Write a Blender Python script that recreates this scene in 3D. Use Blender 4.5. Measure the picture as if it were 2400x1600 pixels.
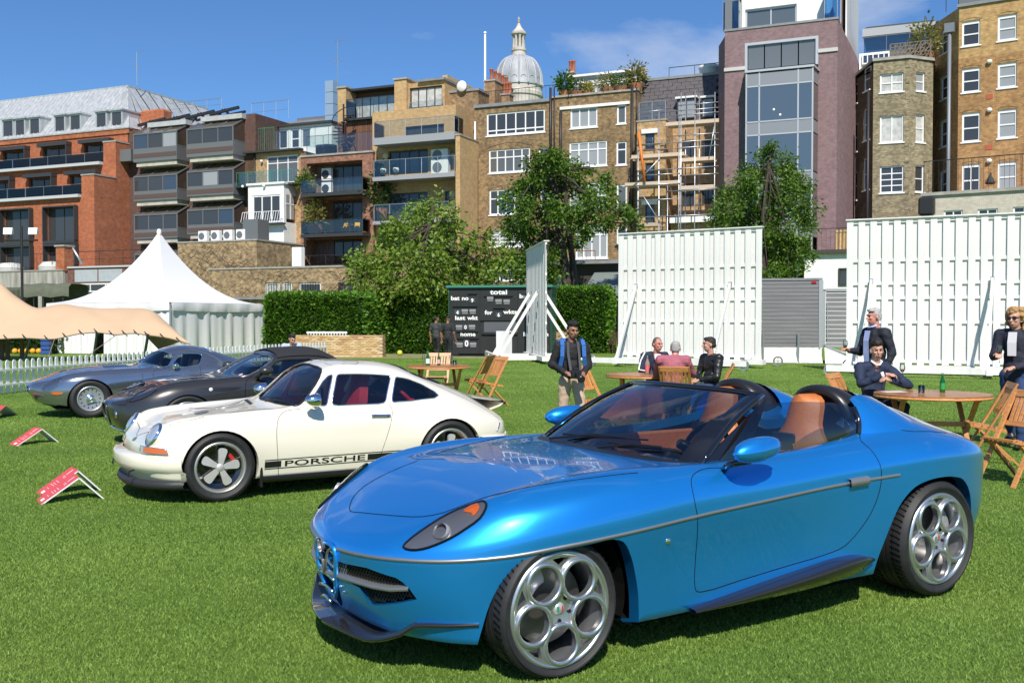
import bpy,bmesh,math,random
import numpy as np
from mathutils import Vector,Matrix
from mathutils.bvhtree import BVHTree
from mathutils.geometry import delaunay_2d_cdt
R=math.radians
scene=bpy.context.scene
for _o in list(bpy.data.objects):bpy.data.objects.remove(_o)
COL=scene.collection
# ------------------------------------------------------------------ camera
F,CAMH=2333.33,1.65
PITCH=math.atan(55/F)
CP,SP=math.cos(PITCH),math.sin(PITCH)
cam_d=bpy.data.cameras.new('camera');cam=bpy.data.objects.new('camera',cam_d);COL.objects.link(cam)
cam.location=(0,0,CAMH);cam.rotation_euler=(R(90)-PITCH,0,0)
cam_d.sensor_width=36;cam_d.lens=36*F/2400;cam_d.clip_start=.1;cam_d.clip_end=3000
scene.camera=cam
# ------------------------------------------------------------------ light
SUN_EL,SUN_AZ=46.0,-2.0
sd=Vector((-math.sin(R(SUN_AZ))*math.cos(R(SUN_EL)),-math.cos(R(SUN_AZ))*math.cos(R(SUN_EL)),math.sin(R(SUN_EL))))
sun_d=bpy.data.lights.new('sun','SUN');sun=bpy.data.objects.new('sun',sun_d);COL.objects.link(sun)
sun_d.energy=4.8;sun_d.angle=R(.53);sun_d.color=(1,.94,.845)
sun.rotation_euler=sd.to_track_quat('Z','Y').to_euler()
world=bpy.data.worlds.new('World');scene.world=world;world.use_nodes=True
wn=world.node_tree;wn.nodes.clear()
def N(nt,t,**k):
 n=nt.nodes.new(t)
 for a,v in k.items():
  if a in n.inputs:n.inputs[a].default_value=v
  else:setattr(n,a,v)
 return n
def L(nt,a,b):nt.links.new(a,b)
sky=N(wn,'ShaderNodeTexSky',sky_type='NISHITA',sun_disc=False)
sky.sun_elevation=R(SUN_EL);sky.sun_rotation=math.atan2(sd.x,sd.y)
sky.altitude=50;sky.air_density=1.0;sky.dust_density=.35;sky.ozone_density=3.0
tc=N(wn,'ShaderNodeTexCoord')
mp=N(wn,'ShaderNodeMapping');mp.inputs['Scale'].default_value=(1.5,1.5,4.6);mp.inputs['Location'].default_value=(-0.25,1.57,1.66)
mp.inputs['Rotation'].default_value=(0,R(-14),0)
L(wn,tc.outputs['Generated'],mp.inputs['Vector'])
n1=N(wn,'ShaderNodeTexNoise');n1.inputs['Scale'].default_value=1.55;n1.inputs['Detail'].default_value=9;n1.inputs['Roughness'].default_value=.58;n1.inputs['Distortion'].default_value=.35
L(wn,mp.outputs['Vector'],n1.inputs['Vector'])
cr=N(wn,'ShaderNodeValToRGB');cr.color_ramp.elements[0].position=.565;cr.color_ramp.elements[1].position=.80
cr.color_ramp.elements[0].color=(0,0,0,1);cr.color_ramp.elements[1].color=(.8,.8,.8,1)
L(wn,n1.outputs['Fac'],cr.inputs['Fac'])
mx=N(wn,'ShaderNodeMix',data_type='RGBA');L(wn,cr.outputs['Color'],mx.inputs['Factor'])
gm=N(wn,'ShaderNodeMix',data_type='RGBA',blend_type='MULTIPLY');gm.inputs['Factor'].default_value=1
gm.inputs['B'].default_value=(.60,.90,1.25,1)
L(wn,sky.outputs['Color'],gm.inputs['A'])
L(wn,gm.outputs['Result'],mx.inputs['A']);mx.inputs['B'].default_value=(7.6,8.0,8.8,1)
bg=N(wn,'ShaderNodeBackground');bg.inputs['Strength'].default_value=.082
L(wn,mx.outputs['Result'],bg.inputs['Color'])
wo=N(wn,'ShaderNodeOutputWorld');L(wn,bg.outputs['Background'],wo.inputs['Surface'])
scene.view_settings.view_transform='Standard';scene.view_settings.look='None'
scene.view_settings.exposure=.28;scene.view_settings.gamma=1;scene.view_settings.use_curve_mapping=False
scene.render.engine='CYCLES'
scene.render.resolution_x=1024;scene.render.resolution_y=682
# ------------------------------------------------------------------ photograph geometry (positions measured from the picture, placed in metres)
def ray(px,py):
 u=(px-1200)/F;v=(800-py)/F
 return Vector((u,CP+v*SP,-SP+v*CP))
EYE=Vector((0,0,CAMH))
def ground(px,py,z=0.0):
 r=ray(px,py);return EYE+r*((z-CAMH)/r.z)
def at(px,py,Y):
 r=ray(px,py);return EYE+r*(Y/r.y)
class Frame:
 def __init__(s,origin,deg):
  a=R(deg);s.o=Vector((origin[0],origin[1],0));s.ang=-a
  s.d=Vector((math.cos(a),-math.sin(a),0));s.n=Vector((math.sin(a),math.cos(a),0))
 def xz(s,px,py,y=0.0):
  r=ray(px,py);t=((s.o-EYE).dot(s.n)+y)/r.dot(s.n);p=EYE+r*t
  return(p-s.o).dot(s.d),p.z
 def x(s,px,y=0.0):return s.xz(px,745,y)[0]
 def z(s,px,py,y=0.0):return s.xz(px,py,y)[1]
 def world(s,x,y,z=0.0):return s.o+s.d*x+s.n*y+Vector((0,0,z))
def tag(o,label=None,cat=None,group=None,kind=None):
 if label:o['label']=label
 if cat:o['category']=cat
 if group:o['group']=group
 if kind:o['kind']=kind
 return o
def empty(name,loc=(0,0,0),rz=0.0,label=None,cat=None,group=None,parent=None):
 o=bpy.data.objects.new(name,None);COL.objects.link(o);o.location=loc;o.rotation_euler=(0,0,rz)
 o.empty_display_size=.1
 if parent:o.parent=parent
 return tag(o,label,cat,group)
def copy_tree(o,parent=None):
 c=o.copy();COL.objects.link(c);c.parent=parent
 for ch in list(o.children):copy_tree(ch,c)
 return c
def link_mesh(name,me,parent=None):
 o=bpy.data.objects.new(name,me);COL.objects.link(o)
 if parent:o.parent=parent
 return o
def shared(name,src,parent,loc=(0,0,0),rot=(0,0,0),scale=None):
 o=bpy.data.objects.new(name,src.data if hasattr(src,'data')else src);COL.objects.link(o);o.parent=parent
 o.location=loc;o.rotation_euler=rot
 if scale:o.scale=scale
 return o
class MB:
 def __init__(s):s.v=[];s.f=[];s.m=[];s.cur=0
 def add(s,vs,fs):
  b=len(s.v);s.v+=[tuple(p)for p in vs]
  for f in fs:s.f.append(tuple(b+i for i in f));s.m.append(s.cur)
  return s
 def quad(s,a,b,c,d):return s.add([a,b,c,d],[(0,1,2,3)])
 def box(s,x0,x1,y0,y1,z0,z1):
  return s.add([(x0,y0,z0),(x1,y0,z0),(x1,y1,z0),(x0,y1,z0),(x0,y0,z1),(x1,y0,z1),(x1,y1,z1),(x0,y1,z1)],[(0,3,2,1),(4,5,6,7),(0,1,5,4),(1,2,6,5),(2,3,7,6),(3,0,4,7)])
 def bbox(s,x0,x1,y0,y1,z0,z1,b=.004):
  c=Vector(((x0+x1)/2,(y0+y1)/2,(z0+z1)/2));h=((x1-x0)/2,(y1-y0)/2,(z1-z0)/2)
  b=min(b,min(h)*.8);vs=[];ix={}
  for sx in(-1,1):
   for sy in(-1,1):
    for sz in(-1,1):
     for ax in range(3):
      p=[sx*h[0],sy*h[1],sz*h[2]]
      for k in range(3):
       if k!=ax:p[k]-=(sx,sy,sz)[k]*b
      ix[(sx,sy,sz,ax)]=len(vs);vs.append(c+Vector(p))
  fs=[]
  for ax in range(3):
   u,w=(ax+1)%3,(ax+2)%3
   for sg in(-1,1):
    q=[]
    for a,d in((-1,-1),(1,-1),(1,1),(-1,1)):
     k=[0,0,0];k[ax]=sg;k[u]=a;k[w]=d;q.append(ix[(k[0],k[1],k[2],ax)])
    fs.append(q if sg>0 else q[::-1])
  for ax in range(3):
   u,w=(ax+1)%3,(ax+2)%3
   for a in(-1,1):
    for d in(-1,1):
     k0=[0,0,0];k1=[0,0,0];k0[ax]=-1;k1[ax]=1
     for k in(k0,k1):k[u]=a;k[w]=d
     fs.append((ix[(*k0,u)],ix[(*k1,u)],ix[(*k1,w)],ix[(*k0,w)])if a*d>0 else(ix[(*k0,w)],ix[(*k1,w)],ix[(*k1,u)],ix[(*k0,u)]))
  for sx in(-1,1):
   for sy in(-1,1):
    for sz in(-1,1):
     t=[ix[(sx,sy,sz,k)]for k in range(3)]
     fs.append(t if sx*sy*sz>0 else t[::-1])
  return s.add(vs,fs)
 def beam(s,p0,p1,w,h,up=(0,0,1)):
  p0,p1=Vector(p0),Vector(p1);d=(p1-p0)
  if d.length<1e-6:return s
  d.normalize();u=Vector(up)
  if abs(d.dot(u))>.98:u=Vector((1,0,0))
  a=d.cross(u).normalized()*(w/2);b=a.cross(d).normalized()*(h/2)
  vs=[p+x*a+y*b for p in(p0,p1)for x,y in((-1,-1),(1,-1),(1,1),(-1,1))]
  return s.add(vs,[(3,2,1,0),(4,5,6,7),(0,1,5,4),(1,2,6,5),(2,3,7,6),(3,0,4,7)])
 def tube(s,pts,r,n=8,closed=False,cap=True):
  pts=[Vector(p)for p in pts];rs=r if hasattr(r,'__len__')else[r]*len(pts);m=len(pts);vs=[];fs=[]
  prev=None
  for i,p in enumerate(pts):
   a=pts[i-1]if i or closed else pts[i];b=pts[(i+1)%m]if i<m-1 or closed else pts[i]
   d=(b-a);d=d.normalized()if d.length>1e-9 else Vector((0,0,1))
   if prev is None:
    u=d.orthogonal().normalized()
   else:
    u=prev-d*prev.dot(d);u=u.normalized()if u.length>1e-6 else d.orthogonal().normalized()
   prev=u;w=d.cross(u)
   for k in range(n):
    t=2*math.pi*k/n;vs.append(p+(u*math.cos(t)+w*math.sin(t))*rs[i])
  for i in range(m if closed else m-1):
   j=(i+1)%m
   for k in range(n):fs.append((i*n+k,i*n+(k+1)%n,j*n+(k+1)%n,j*n+k))
  if cap and not closed:fs.append(tuple(range(n))[::-1]);fs.append(tuple(range((m-1)*n,m*n)))
  return s.add(vs,fs)
 def lathe(s,prof,n=32,axis='z',c=(0,0,0),a0=0,a1=2*math.pi):
  full=abs(a1-a0-2*math.pi)<1e-6;k=n if full else n+1;vs=[];fs=[];c=Vector(c)
  for r,h in prof:
   for i in range(k):
    t=a0+(a1-a0)*i/n;x,y=r*math.cos(t),r*math.sin(t)
    vs.append(c+(Vector((x,y,h))if axis=='z' else Vector((x,h,y))if axis=='y' else Vector((h,x,y))))
  for j in range(len(prof)-1):
   for i in range(n):
    i2=(i+1)%k;q=(j*k+i,j*k+i2,(j+1)*k+i2,(j+1)*k+i)
    fs.append(q if axis!='y' else q[::-1])
  return s.add(vs,fs)
 def ball(s,c,r,n=10,m=7):
  c=Vector(c);r=Vector(r)if hasattr(r,'__len__')else Vector((r,r,r))
  vs=[c+Vector((0,0,-r.z))];fs=[]
  for j in range(1,m):
   ph=-math.pi/2+math.pi*j/m
   for i in range(n):
    t=2*math.pi*i/n;vs.append(c+Vector((r.x*math.cos(ph)*math.cos(t),r.y*math.cos(ph)*math.sin(t),r.z*math.sin(ph))))
  vs.append(c+Vector((0,0,r.z)));top=len(vs)-1
  for i in range(n):fs.append((0,1+(i+1)%n,1+i));fs.append((top,top-n+i,top-n+(i+1)%n))
  for j in range(m-2):
   for i in range(n):a=1+j*n;fs.append((a+i,a+(i+1)%n,a+n+(i+1)%n,a+n+i))
  return s.add(vs,fs)
 def prism(s,poly,h,axis='y',base=0.0):
  n=len(poly);f={'y':lambda a,b,t:(a,t,b),'z':lambda a,b,t:(a,b,t),'x':lambda a,b,t:(t,a,b)}[axis]
  vs=[f(a,b,base)for a,b in poly]+[f(a,b,base+h)for a,b in poly]
  fs=[tuple(range(n)),tuple(range(2*n-1,n-1,-1))]+[(i,i+n,(i+1)%n+n,(i+1)%n)for i in range(n)]
  return s.add(vs,fs)
 def grid(s,P,flip=False):
  r,c=len(P),len(P[0]);fs=[]
  for i in range(r-1):
   for j in range(c-1):
    q=(i*c+j,i*c+j+1,(i+1)*c+j+1,(i+1)*c+j);fs.append(q[::-1]if flip else q)
  return s.add([p for row in P for p in row],fs)
 def mat(s,k):s.cur=k;return s
 def mesh(s,name,mats,smooth=False,fix=True,ang=None):
  me=bpy.data.meshes.new(name);me.from_pydata(s.v,[],s.f)
  for m in(mats if isinstance(mats,(list,tuple))else[mats]):me.materials.append(m)
  me.polygons.foreach_set('material_index',s.m)
  if fix:
   bm=bmesh.new();bm.from_mesh(me);bmesh.ops.recalc_face_normals(bm,faces=bm.faces);bm.to_mesh(me);bm.free()
  if smooth:me.polygons.foreach_set('use_smooth',[True]*len(me.polygons))
  me.update()
  if ang:me.set_sharp_from_angle(angle=R(ang))
  return me
 def build(s,name,mats,parent=None,smooth=False,fix=True,ang=None,loc=None):
  o=link_mesh(name,s.mesh(name,mats,smooth or bool(ang),fix,ang),parent)
  if loc:o.location=loc
  return o
MATS={}
def mat(name,col=(.5,.5,.5),rough=.6,metal=0.0,spec=.5,coat=0.0,coat_r=.03,noise=0.0,nscale=8.0,bump=0.0,bscale=40.0,trans=0.0,ior=1.5,emit=None,alpha=1.0,sheen=0.0,sss=0.0,dirt=None):
 if name in MATS:return MATS[name]
 m=bpy.data.materials.new(name);m.use_nodes=True;nt=m.node_tree;b=nt.nodes['Principled BSDF'];MATS[name]=m
 I=b.inputs;I['Base Color'].default_value=(*col,1);I['Roughness'].default_value=rough;I['Metallic'].default_value=metal
 I['Specular IOR Level'].default_value=spec;I['IOR'].default_value=ior;I['Transmission Weight'].default_value=trans;I['Alpha'].default_value=alpha
 I['Coat Weight'].default_value=coat;I['Coat Roughness'].default_value=coat_r
 if sss:I['Subsurface Weight'].default_value=sss;I['Subsurface Radius'].default_value=(.02,.008,.004)
 if sheen:I['Sheen Weight'].default_value=sheen
 if emit:I['Emission Color'].default_value=(*emit[:3],1);I['Emission Strength'].default_value=emit[3]
 if noise or bump or dirt:
  t=N(nt,'ShaderNodeTexCoord')
  if noise or dirt:
   nz=N(nt,'ShaderNodeTexNoise');nz.inputs['Scale'].default_value=nscale;nz.inputs['Detail'].default_value=6;nz.inputs['Roughness'].default_value=.6
   L(nt,t.outputs['Object'],nz.inputs['Vector'])
   rp=N(nt,'ShaderNodeValToRGB');rp.color_ramp.elements[0].position=.3;rp.color_ramp.elements[1].position=.7
   lo=dirt if dirt else[c*(1-noise)for c in col];hi=[min(1,c*(1+noise*.8))for c in col]
   rp.color_ramp.elements[0].color=(*lo,1);rp.color_ramp.elements[1].color=(*hi,1)
   L(nt,nz.outputs['Fac'],rp.inputs['Fac']);L(nt,rp.outputs['Color'],I['Base Color'])
  if bump:
   n2=N(nt,'ShaderNodeTexNoise');n2.inputs['Scale'].default_value=bscale;n2.inputs['Detail'].default_value=4
   L(nt,t.outputs['Object'],n2.inputs['Vector'])
   bp=N(nt,'ShaderNodeBump');bp.inputs['Strength'].default_value=bump;bp.inputs['Distance'].default_value=.02
   L(nt,n2.outputs['Fac'],bp.inputs['Height']);L(nt,bp.outputs['Normal'],I['Normal'])
 return m
def brick_mat(name,c1,c2,mortar=(.35,.33,.30),bw=.225,bh=.075,stain=(.10,.085,.07),stain_amt=.35,var=.35):
 if name in MATS:return MATS[name]
 m=bpy.data.materials.new(name);m.use_nodes=True;nt=m.node_tree;b=nt.nodes['Principled BSDF'];MATS[name]=m
 b.inputs['Roughness'].default_value=.85;b.inputs['Specular IOR Level'].default_value=.25
 t=N(nt,'ShaderNodeTexCoord');sp=N(nt,'ShaderNodeSeparateXYZ');L(nt,t.outputs['Object'],sp.inputs[0])
 ad=N(nt,'ShaderNodeMath',operation='ADD');L(nt,sp.outputs['X'],ad.inputs[0]);L(nt,sp.outputs['Y'],ad.inputs[1])
 cb=N(nt,'ShaderNodeCombineXYZ');L(nt,ad.outputs[0],cb.inputs['X']);L(nt,sp.outputs['Z'],cb.inputs['Y'])
 br=N(nt,'ShaderNodeTexBrick');L(nt,cb.outputs[0],br.inputs['Vector'])
 br.inputs['Scale'].default_value=1;br.inputs['Brick Width'].default_value=bw;br.inputs['Row Height'].default_value=bh
 br.inputs['Mortar Size'].default_value=.007;br.inputs['Color1'].default_value=(*c1,1);br.inputs['Color2'].default_value=(*c2,1);br.inputs['Mortar'].default_value=(*mortar,1)
 br.inputs['Bias'].default_value=0
 nz=N(nt,'ShaderNodeTexNoise');nz.inputs['Scale'].default_value=.55;nz.inputs['Detail'].default_value=8;nz.inputs['Roughness'].default_value=.65
 L(nt,t.outputs['Object'],nz.inputs['Vector'])
 rp=N(nt,'ShaderNodeValToRGB');rp.color_ramp.elements[0].position=.42;rp.color_ramp.elements[1].position=.72
 L(nt,nz.outputs['Fac'],rp.inputs['Fac'])
 ml=N(nt,'ShaderNodeMath',operation='MULTIPLY');ml.inputs[1].default_value=stain_amt;L(nt,rp.outputs['Color'],ml.inputs[0])
 mx=N(nt,'ShaderNodeMix',data_type='RGBA');L(nt,ml.outputs[0],mx.inputs['Factor']);L(nt,br.outputs['Color'],mx.inputs['A']);mx.inputs['B'].default_value=(*stain,1)
 n3=N(nt,'ShaderNodeTexNoise');n3.inputs['Scale'].default_value=3.2;n3.inputs['Detail'].default_value=5;L(nt,t.outputs['Object'],n3.inputs['Vector'])
 hs=N(nt,'ShaderNodeHueSaturation');mr=N(nt,'ShaderNodeMapRange');mr.inputs['From Min'].default_value=.3;mr.inputs['From Max'].default_value=.7
 mr.inputs['To Min'].default_value=1-var;mr.inputs['To Max'].default_value=1+var
 L(nt,n3.outputs['Fac'],mr.inputs['Value']);L(nt,mr.outputs[0],hs.inputs['Value']);L(nt,mx.outputs['Result'],hs.inputs['Color'])
 L(nt,hs.outputs['Color'],b.inputs['Base Color'])
 bp=N(nt,'ShaderNodeBump');bp.inputs['Strength'].default_value=.4;bp.inputs['Distance'].default_value=.01;bp.invert=True
 L(nt,br.outputs['Fac'],bp.inputs['Height']);L(nt,bp.outputs['Normal'],b.inputs['Normal'])
 return m
def streak_mat(name,col,dark,rough=.5,metal=0.0,sx=6.0,sz=.35,lo=.35,hi=.75):
 if name in MATS:return MATS[name]
 m=mat(name,col,rough,metal);nt=m.node_tree;b=nt.nodes['Principled BSDF']
 t=N(nt,'ShaderNodeTexCoord');mp=N(nt,'ShaderNodeMapping');mp.inputs['Scale'].default_value=(sx,sx,sz);L(nt,t.outputs['Object'],mp.inputs['Vector'])
 nz=N(nt,'ShaderNodeTexNoise');nz.inputs['Scale'].default_value=1;nz.inputs['Detail'].default_value=6;L(nt,mp.outputs[0],nz.inputs['Vector'])
 rp=N(nt,'ShaderNodeValToRGB');rp.color_ramp.elements[0].position=lo;rp.color_ramp.elements[1].position=hi
 rp.color_ramp.elements[0].color=(*dark,1);rp.color_ramp.elements[1].color=(*col,1)
 L(nt,nz.outputs['Fac'],rp.inputs['Fac']);L(nt,rp.outputs['Color'],b.inputs['Base Color'])
 return m
def wood_mat(name,c1,c2,rough=.45,axis=(1,14,14),coat=0.0):
 if name in MATS:return MATS[name]
 m=mat(name,c1,rough,coat=coat);nt=m.node_tree;b=nt.nodes['Principled BSDF']
 t=N(nt,'ShaderNodeTexCoord');mp=N(nt,'ShaderNodeMapping');mp.inputs['Scale'].default_value=axis;L(nt,t.outputs['Object'],mp.inputs['Vector'])
 nz=N(nt,'ShaderNodeTexNoise');nz.inputs['Scale'].default_value=3;nz.inputs['Detail'].default_value=6;nz.inputs['Distortion'].default_value=.6;L(nt,mp.outputs[0],nz.inputs['Vector'])
 rp=N(nt,'ShaderNodeValToRGB');rp.color_ramp.elements[0].position=.3;rp.color_ramp.elements[1].position=.7
 rp.color_ramp.elements[0].color=(*c2,1);rp.color_ramp.elements[1].color=(*c1,1)
 L(nt,nz.outputs['Fac'],rp.inputs['Fac']);L(nt,rp.outputs['Color'],b.inputs['Base Color'])
 oi=N(nt,'ShaderNodeObjectInfo');hs=N(nt,'ShaderNodeHueSaturation');mr=N(nt,'ShaderNodeMapRange');mr.inputs['To Min'].default_value=.78;mr.inputs['To Max'].default_value=1.2
 L(nt,oi.outputs['Random'],mr.inputs['Value']);L(nt,mr.outputs[0],hs.inputs['Value']);L(nt,rp.outputs['Color'],hs.inputs['Color']);L(nt,hs.outputs['Color'],b.inputs['Base Color'])
 return m
def glass_mat(name,tint=(1,1,1),k=.5,rough=.0):
 if name in MATS:return MATS[name]
 m=bpy.data.materials.new(name);m.use_nodes=True;nt=m.node_tree;nt.nodes.clear();MATS[name]=m
 tr=N(nt,'ShaderNodeBsdfTransparent');tr.inputs['Color'].default_value=(*tint,1)
 gl=N(nt,'ShaderNodeBsdfGlossy');gl.inputs['Roughness'].default_value=rough;gl.inputs['Color'].default_value=(.9,.93,.95,1)
 fr=N(nt,'ShaderNodeFresnel');fr.inputs['IOR'].default_value=1.5
 ml=N(nt,'ShaderNodeMath',operation='MULTIPLY_ADD');ml.inputs[1].default_value=1.15;ml.inputs[2].default_value=k;ml.use_clamp=True
 L(nt,fr.outputs[0],ml.inputs[0]);mx=N(nt,'ShaderNodeMixShader');L(nt,ml.outputs[0],mx.inputs[0]);L(nt,tr.outputs[0],mx.inputs[1]);L(nt,gl.outputs[0],mx.inputs[2])
 o=N(nt,'ShaderNodeOutputMaterial');L(nt,mx.outputs[0],o.inputs['Surface'])
 return m
rng=random.Random(7)
# ------------------------------------------------------------------ lawn
def lawn_mat(name,blade=False):
 m=bpy.data.materials.new(name);m.use_nodes=True;nt=m.node_tree;b=nt.nodes['Principled BSDF']
 b.inputs['Roughness'].default_value=.55 if blade else .8;b.inputs['Specular IOR Level'].default_value=.3
 g=N(nt,'ShaderNodeNewGeometry')
 a=N(nt,'ShaderNodeTexNoise');a.inputs['Scale'].default_value=.55;a.inputs['Detail'].default_value=5;L(nt,g.outputs['Position'],a.inputs['Vector'])
 f=N(nt,'ShaderNodeTexNoise');f.inputs['Scale'].default_value=24;f.inputs['Detail'].default_value=6;f.inputs['Roughness'].default_value=.7;L(nt,g.outputs['Position'],f.inputs['Vector'])
 r1=N(nt,'ShaderNodeValToRGB');e=r1.color_ramp.elements;e[0].position=.28;e[1].position=.74
 lo,hi=((.10,.215,.020),(.27,.40,.06))if blade else((.095,.20,.018),(.235,.35,.05))
 e[0].color=(*lo,1);e[1].color=(*hi,1)
 mixn=N(nt,'ShaderNodeMath',operation='MULTIPLY_ADD');mixn.inputs[1].default_value=.36;mixn.inputs[2].default_value=0
 L(nt,f.outputs['Fac'],mixn.inputs[0]);ad=N(nt,'ShaderNodeMath',operation='MULTIPLY_ADD');ad.inputs[1].default_value=.64
 L(nt,a.outputs['Fac'],ad.inputs[0]);L(nt,mixn.outputs[0],ad.inputs[2]);L(nt,ad.outputs[0],r1.inputs['Fac'])
 if blade:
  at_=N(nt,'ShaderNodeAttribute');at_.attribute_name='tone'
  hs=N(nt,'ShaderNodeHueSaturation');mr=N(nt,'ShaderNodeMapRange');mr.inputs['To Min'].default_value=.72;mr.inputs['To Max'].default_value=1.35
  L(nt,at_.outputs['Fac'],mr.inputs['Value']);hs.inputs['Saturation'].default_value=.94;L(nt,mr.outputs[0],hs.inputs['Value']);L(nt,r1.outputs['Color'],hs.inputs['Color']);L(nt,hs.outputs['Color'],b.inputs['Base Color'])
  tl=N(nt,'ShaderNodeBsdfTranslucent');L(nt,hs.outputs['Color'],tl.inputs['Color']);ms=N(nt,'ShaderNodeMixShader');ms.inputs[0].default_value=.3
  L(nt,b.outputs[0],ms.inputs[1]);L(nt,tl.outputs[0],ms.inputs[2]);L(nt,ms.outputs[0],nt.nodes['Material Output'].inputs['Surface'])
 else:
  L(nt,r1.outputs['Color'],b.inputs['Base Color'])
  n2=N(nt,'ShaderNodeTexNoise');n2.inputs['Scale'].default_value=45;n2.inputs['Detail'].default_value=5;n2.inputs['Roughness'].default_value=.75;L(nt,g.outputs['Position'],n2.inputs['Vector'])
  bp=N(nt,'ShaderNodeBump');bp.inputs['Strength'].default_value=.9;bp.inputs['Distance'].default_value=.06;L(nt,n2.outputs['Fac'],bp.inputs['Height']);L(nt,bp.outputs['Normal'],b.inputs['Normal'])
 return m
g=MB();g.quad((-900,-300,0),(900,-300,0),(900,1500,0),(-900,1500,0))
tag(g.build('lawn',lawn_mat('lawn_turf'),fix=False),kind='structure')
def grass():
 rs=np.random.RandomState(3);P=[]
 for y0,y1,dens in((3.2,5.5,12000),(5.5,8,8000),(8,12,3800),(12,18,1500),(18,26,620),(26,40,190)):
  n=int(dens*(y1-y0)*(y0+y1)*.56);Y=np.sqrt(rs.rand(n)*(y1**2-y0**2)+y0**2);X=(rs.rand(n)*2-1)*(Y*.56)
  P.append(np.stack([X,Y],1))
 P=np.concatenate(P);n=len(P);d=P[:,1]
 a=rs.rand(n)*6.283;w=(.0017+.00036*d)*(.7+.6*rs.rand(n));h=(.008+.010*rs.rand(n))*(1+.012*d);ln=rs.randn(n,2)*.009
 V=np.zeros((n,3,3));ca,sa=np.cos(a),np.sin(a)
 V[:,0,0]=P[:,0]-ca*w;V[:,0,1]=P[:,1]-sa*w;V[:,1,0]=P[:,0]+ca*w;V[:,1,1]=P[:,1]+sa*w
 V[:,2,0]=P[:,0]+ln[:,0];V[:,2,1]=P[:,1]+ln[:,1];V[:,2,2]=h;V[:,:2,2]=-.002
 me=bpy.data.meshes.new('grass');me.vertices.add(n*3);me.vertices.foreach_set('co',V.reshape(-1));me.loops.add(n*3);me.polygons.add(n)
 me.loops.foreach_set('vertex_index',np.arange(n*3,dtype=np.int32));me.polygons.foreach_set('loop_start',np.arange(0,n*3,3,dtype=np.int32));me.polygons.foreach_set('loop_total',np.full(n,3,dtype=np.int32))
 at_=me.attributes.new('tone','FLOAT','POINT');at_.data.foreach_set('value',np.repeat(rs.rand(n),3).astype(np.float32))
 me.update(calc_edges=True);me.materials.append(lawn_mat('grass_blade',True));o=link_mesh('grass',me);tag(o,'short mown green grass blades of the lawn','grass',kind='stuff');print('grass blades',n)
grass()
# ------------------------------------------------------------------ building tools
FA=Frame((0,80.5),23.3)
FB=Frame((27.6,67.3),33.0)
PANE=mat('window_glass',(.045,.047,.05),.05,spec=.7)
PANE_B=mat('window_glass_blind',(.30,.31,.32),.10,spec=.8)
PANE_S=mat('window_glass_sky',(.05,.075,.11),.03,.25,spec=.9)
PANE_C=mat('window_glass_curtain',(.50,.49,.46),.2,spec=.7,noise=.3,nscale=3)
WHITE=mat('white_joinery',(.80,.80,.80),.45)
WHITE2=mat('white_render',(.78,.78,.77),.7,noise=.08,nscale=2)
DKGREY=mat('dark_grey_metal',(.055,.058,.062),.45,.3)
MIDGREY=mat('mid_grey_metal',(.17,.18,.19),.5,.3)
STEEL=mat('galvanised_steel',(.48,.50,.52),.38,.75,noise=.15,nscale=6)
LEAD=mat('lead_grey',(.22,.23,.24),.6,noise=.2,nscale=2)
COPING=mat('stone_coping',(.33,.31,.28),.8,noise=.25,nscale=2)
PIPE=mat('black_iron',(.018,.018,.019),.5)
Z1=lambda x,y:(x/3.137,150+y/3.137)
Z2=lambda x,y:(560+x/2.852,150+y/2.852)
Z3=lambda x,y:(1080+x/2.903,20+y/2.903)
Z4=lambda x,y:(1660+x/2.8,y/2.8)
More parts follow.
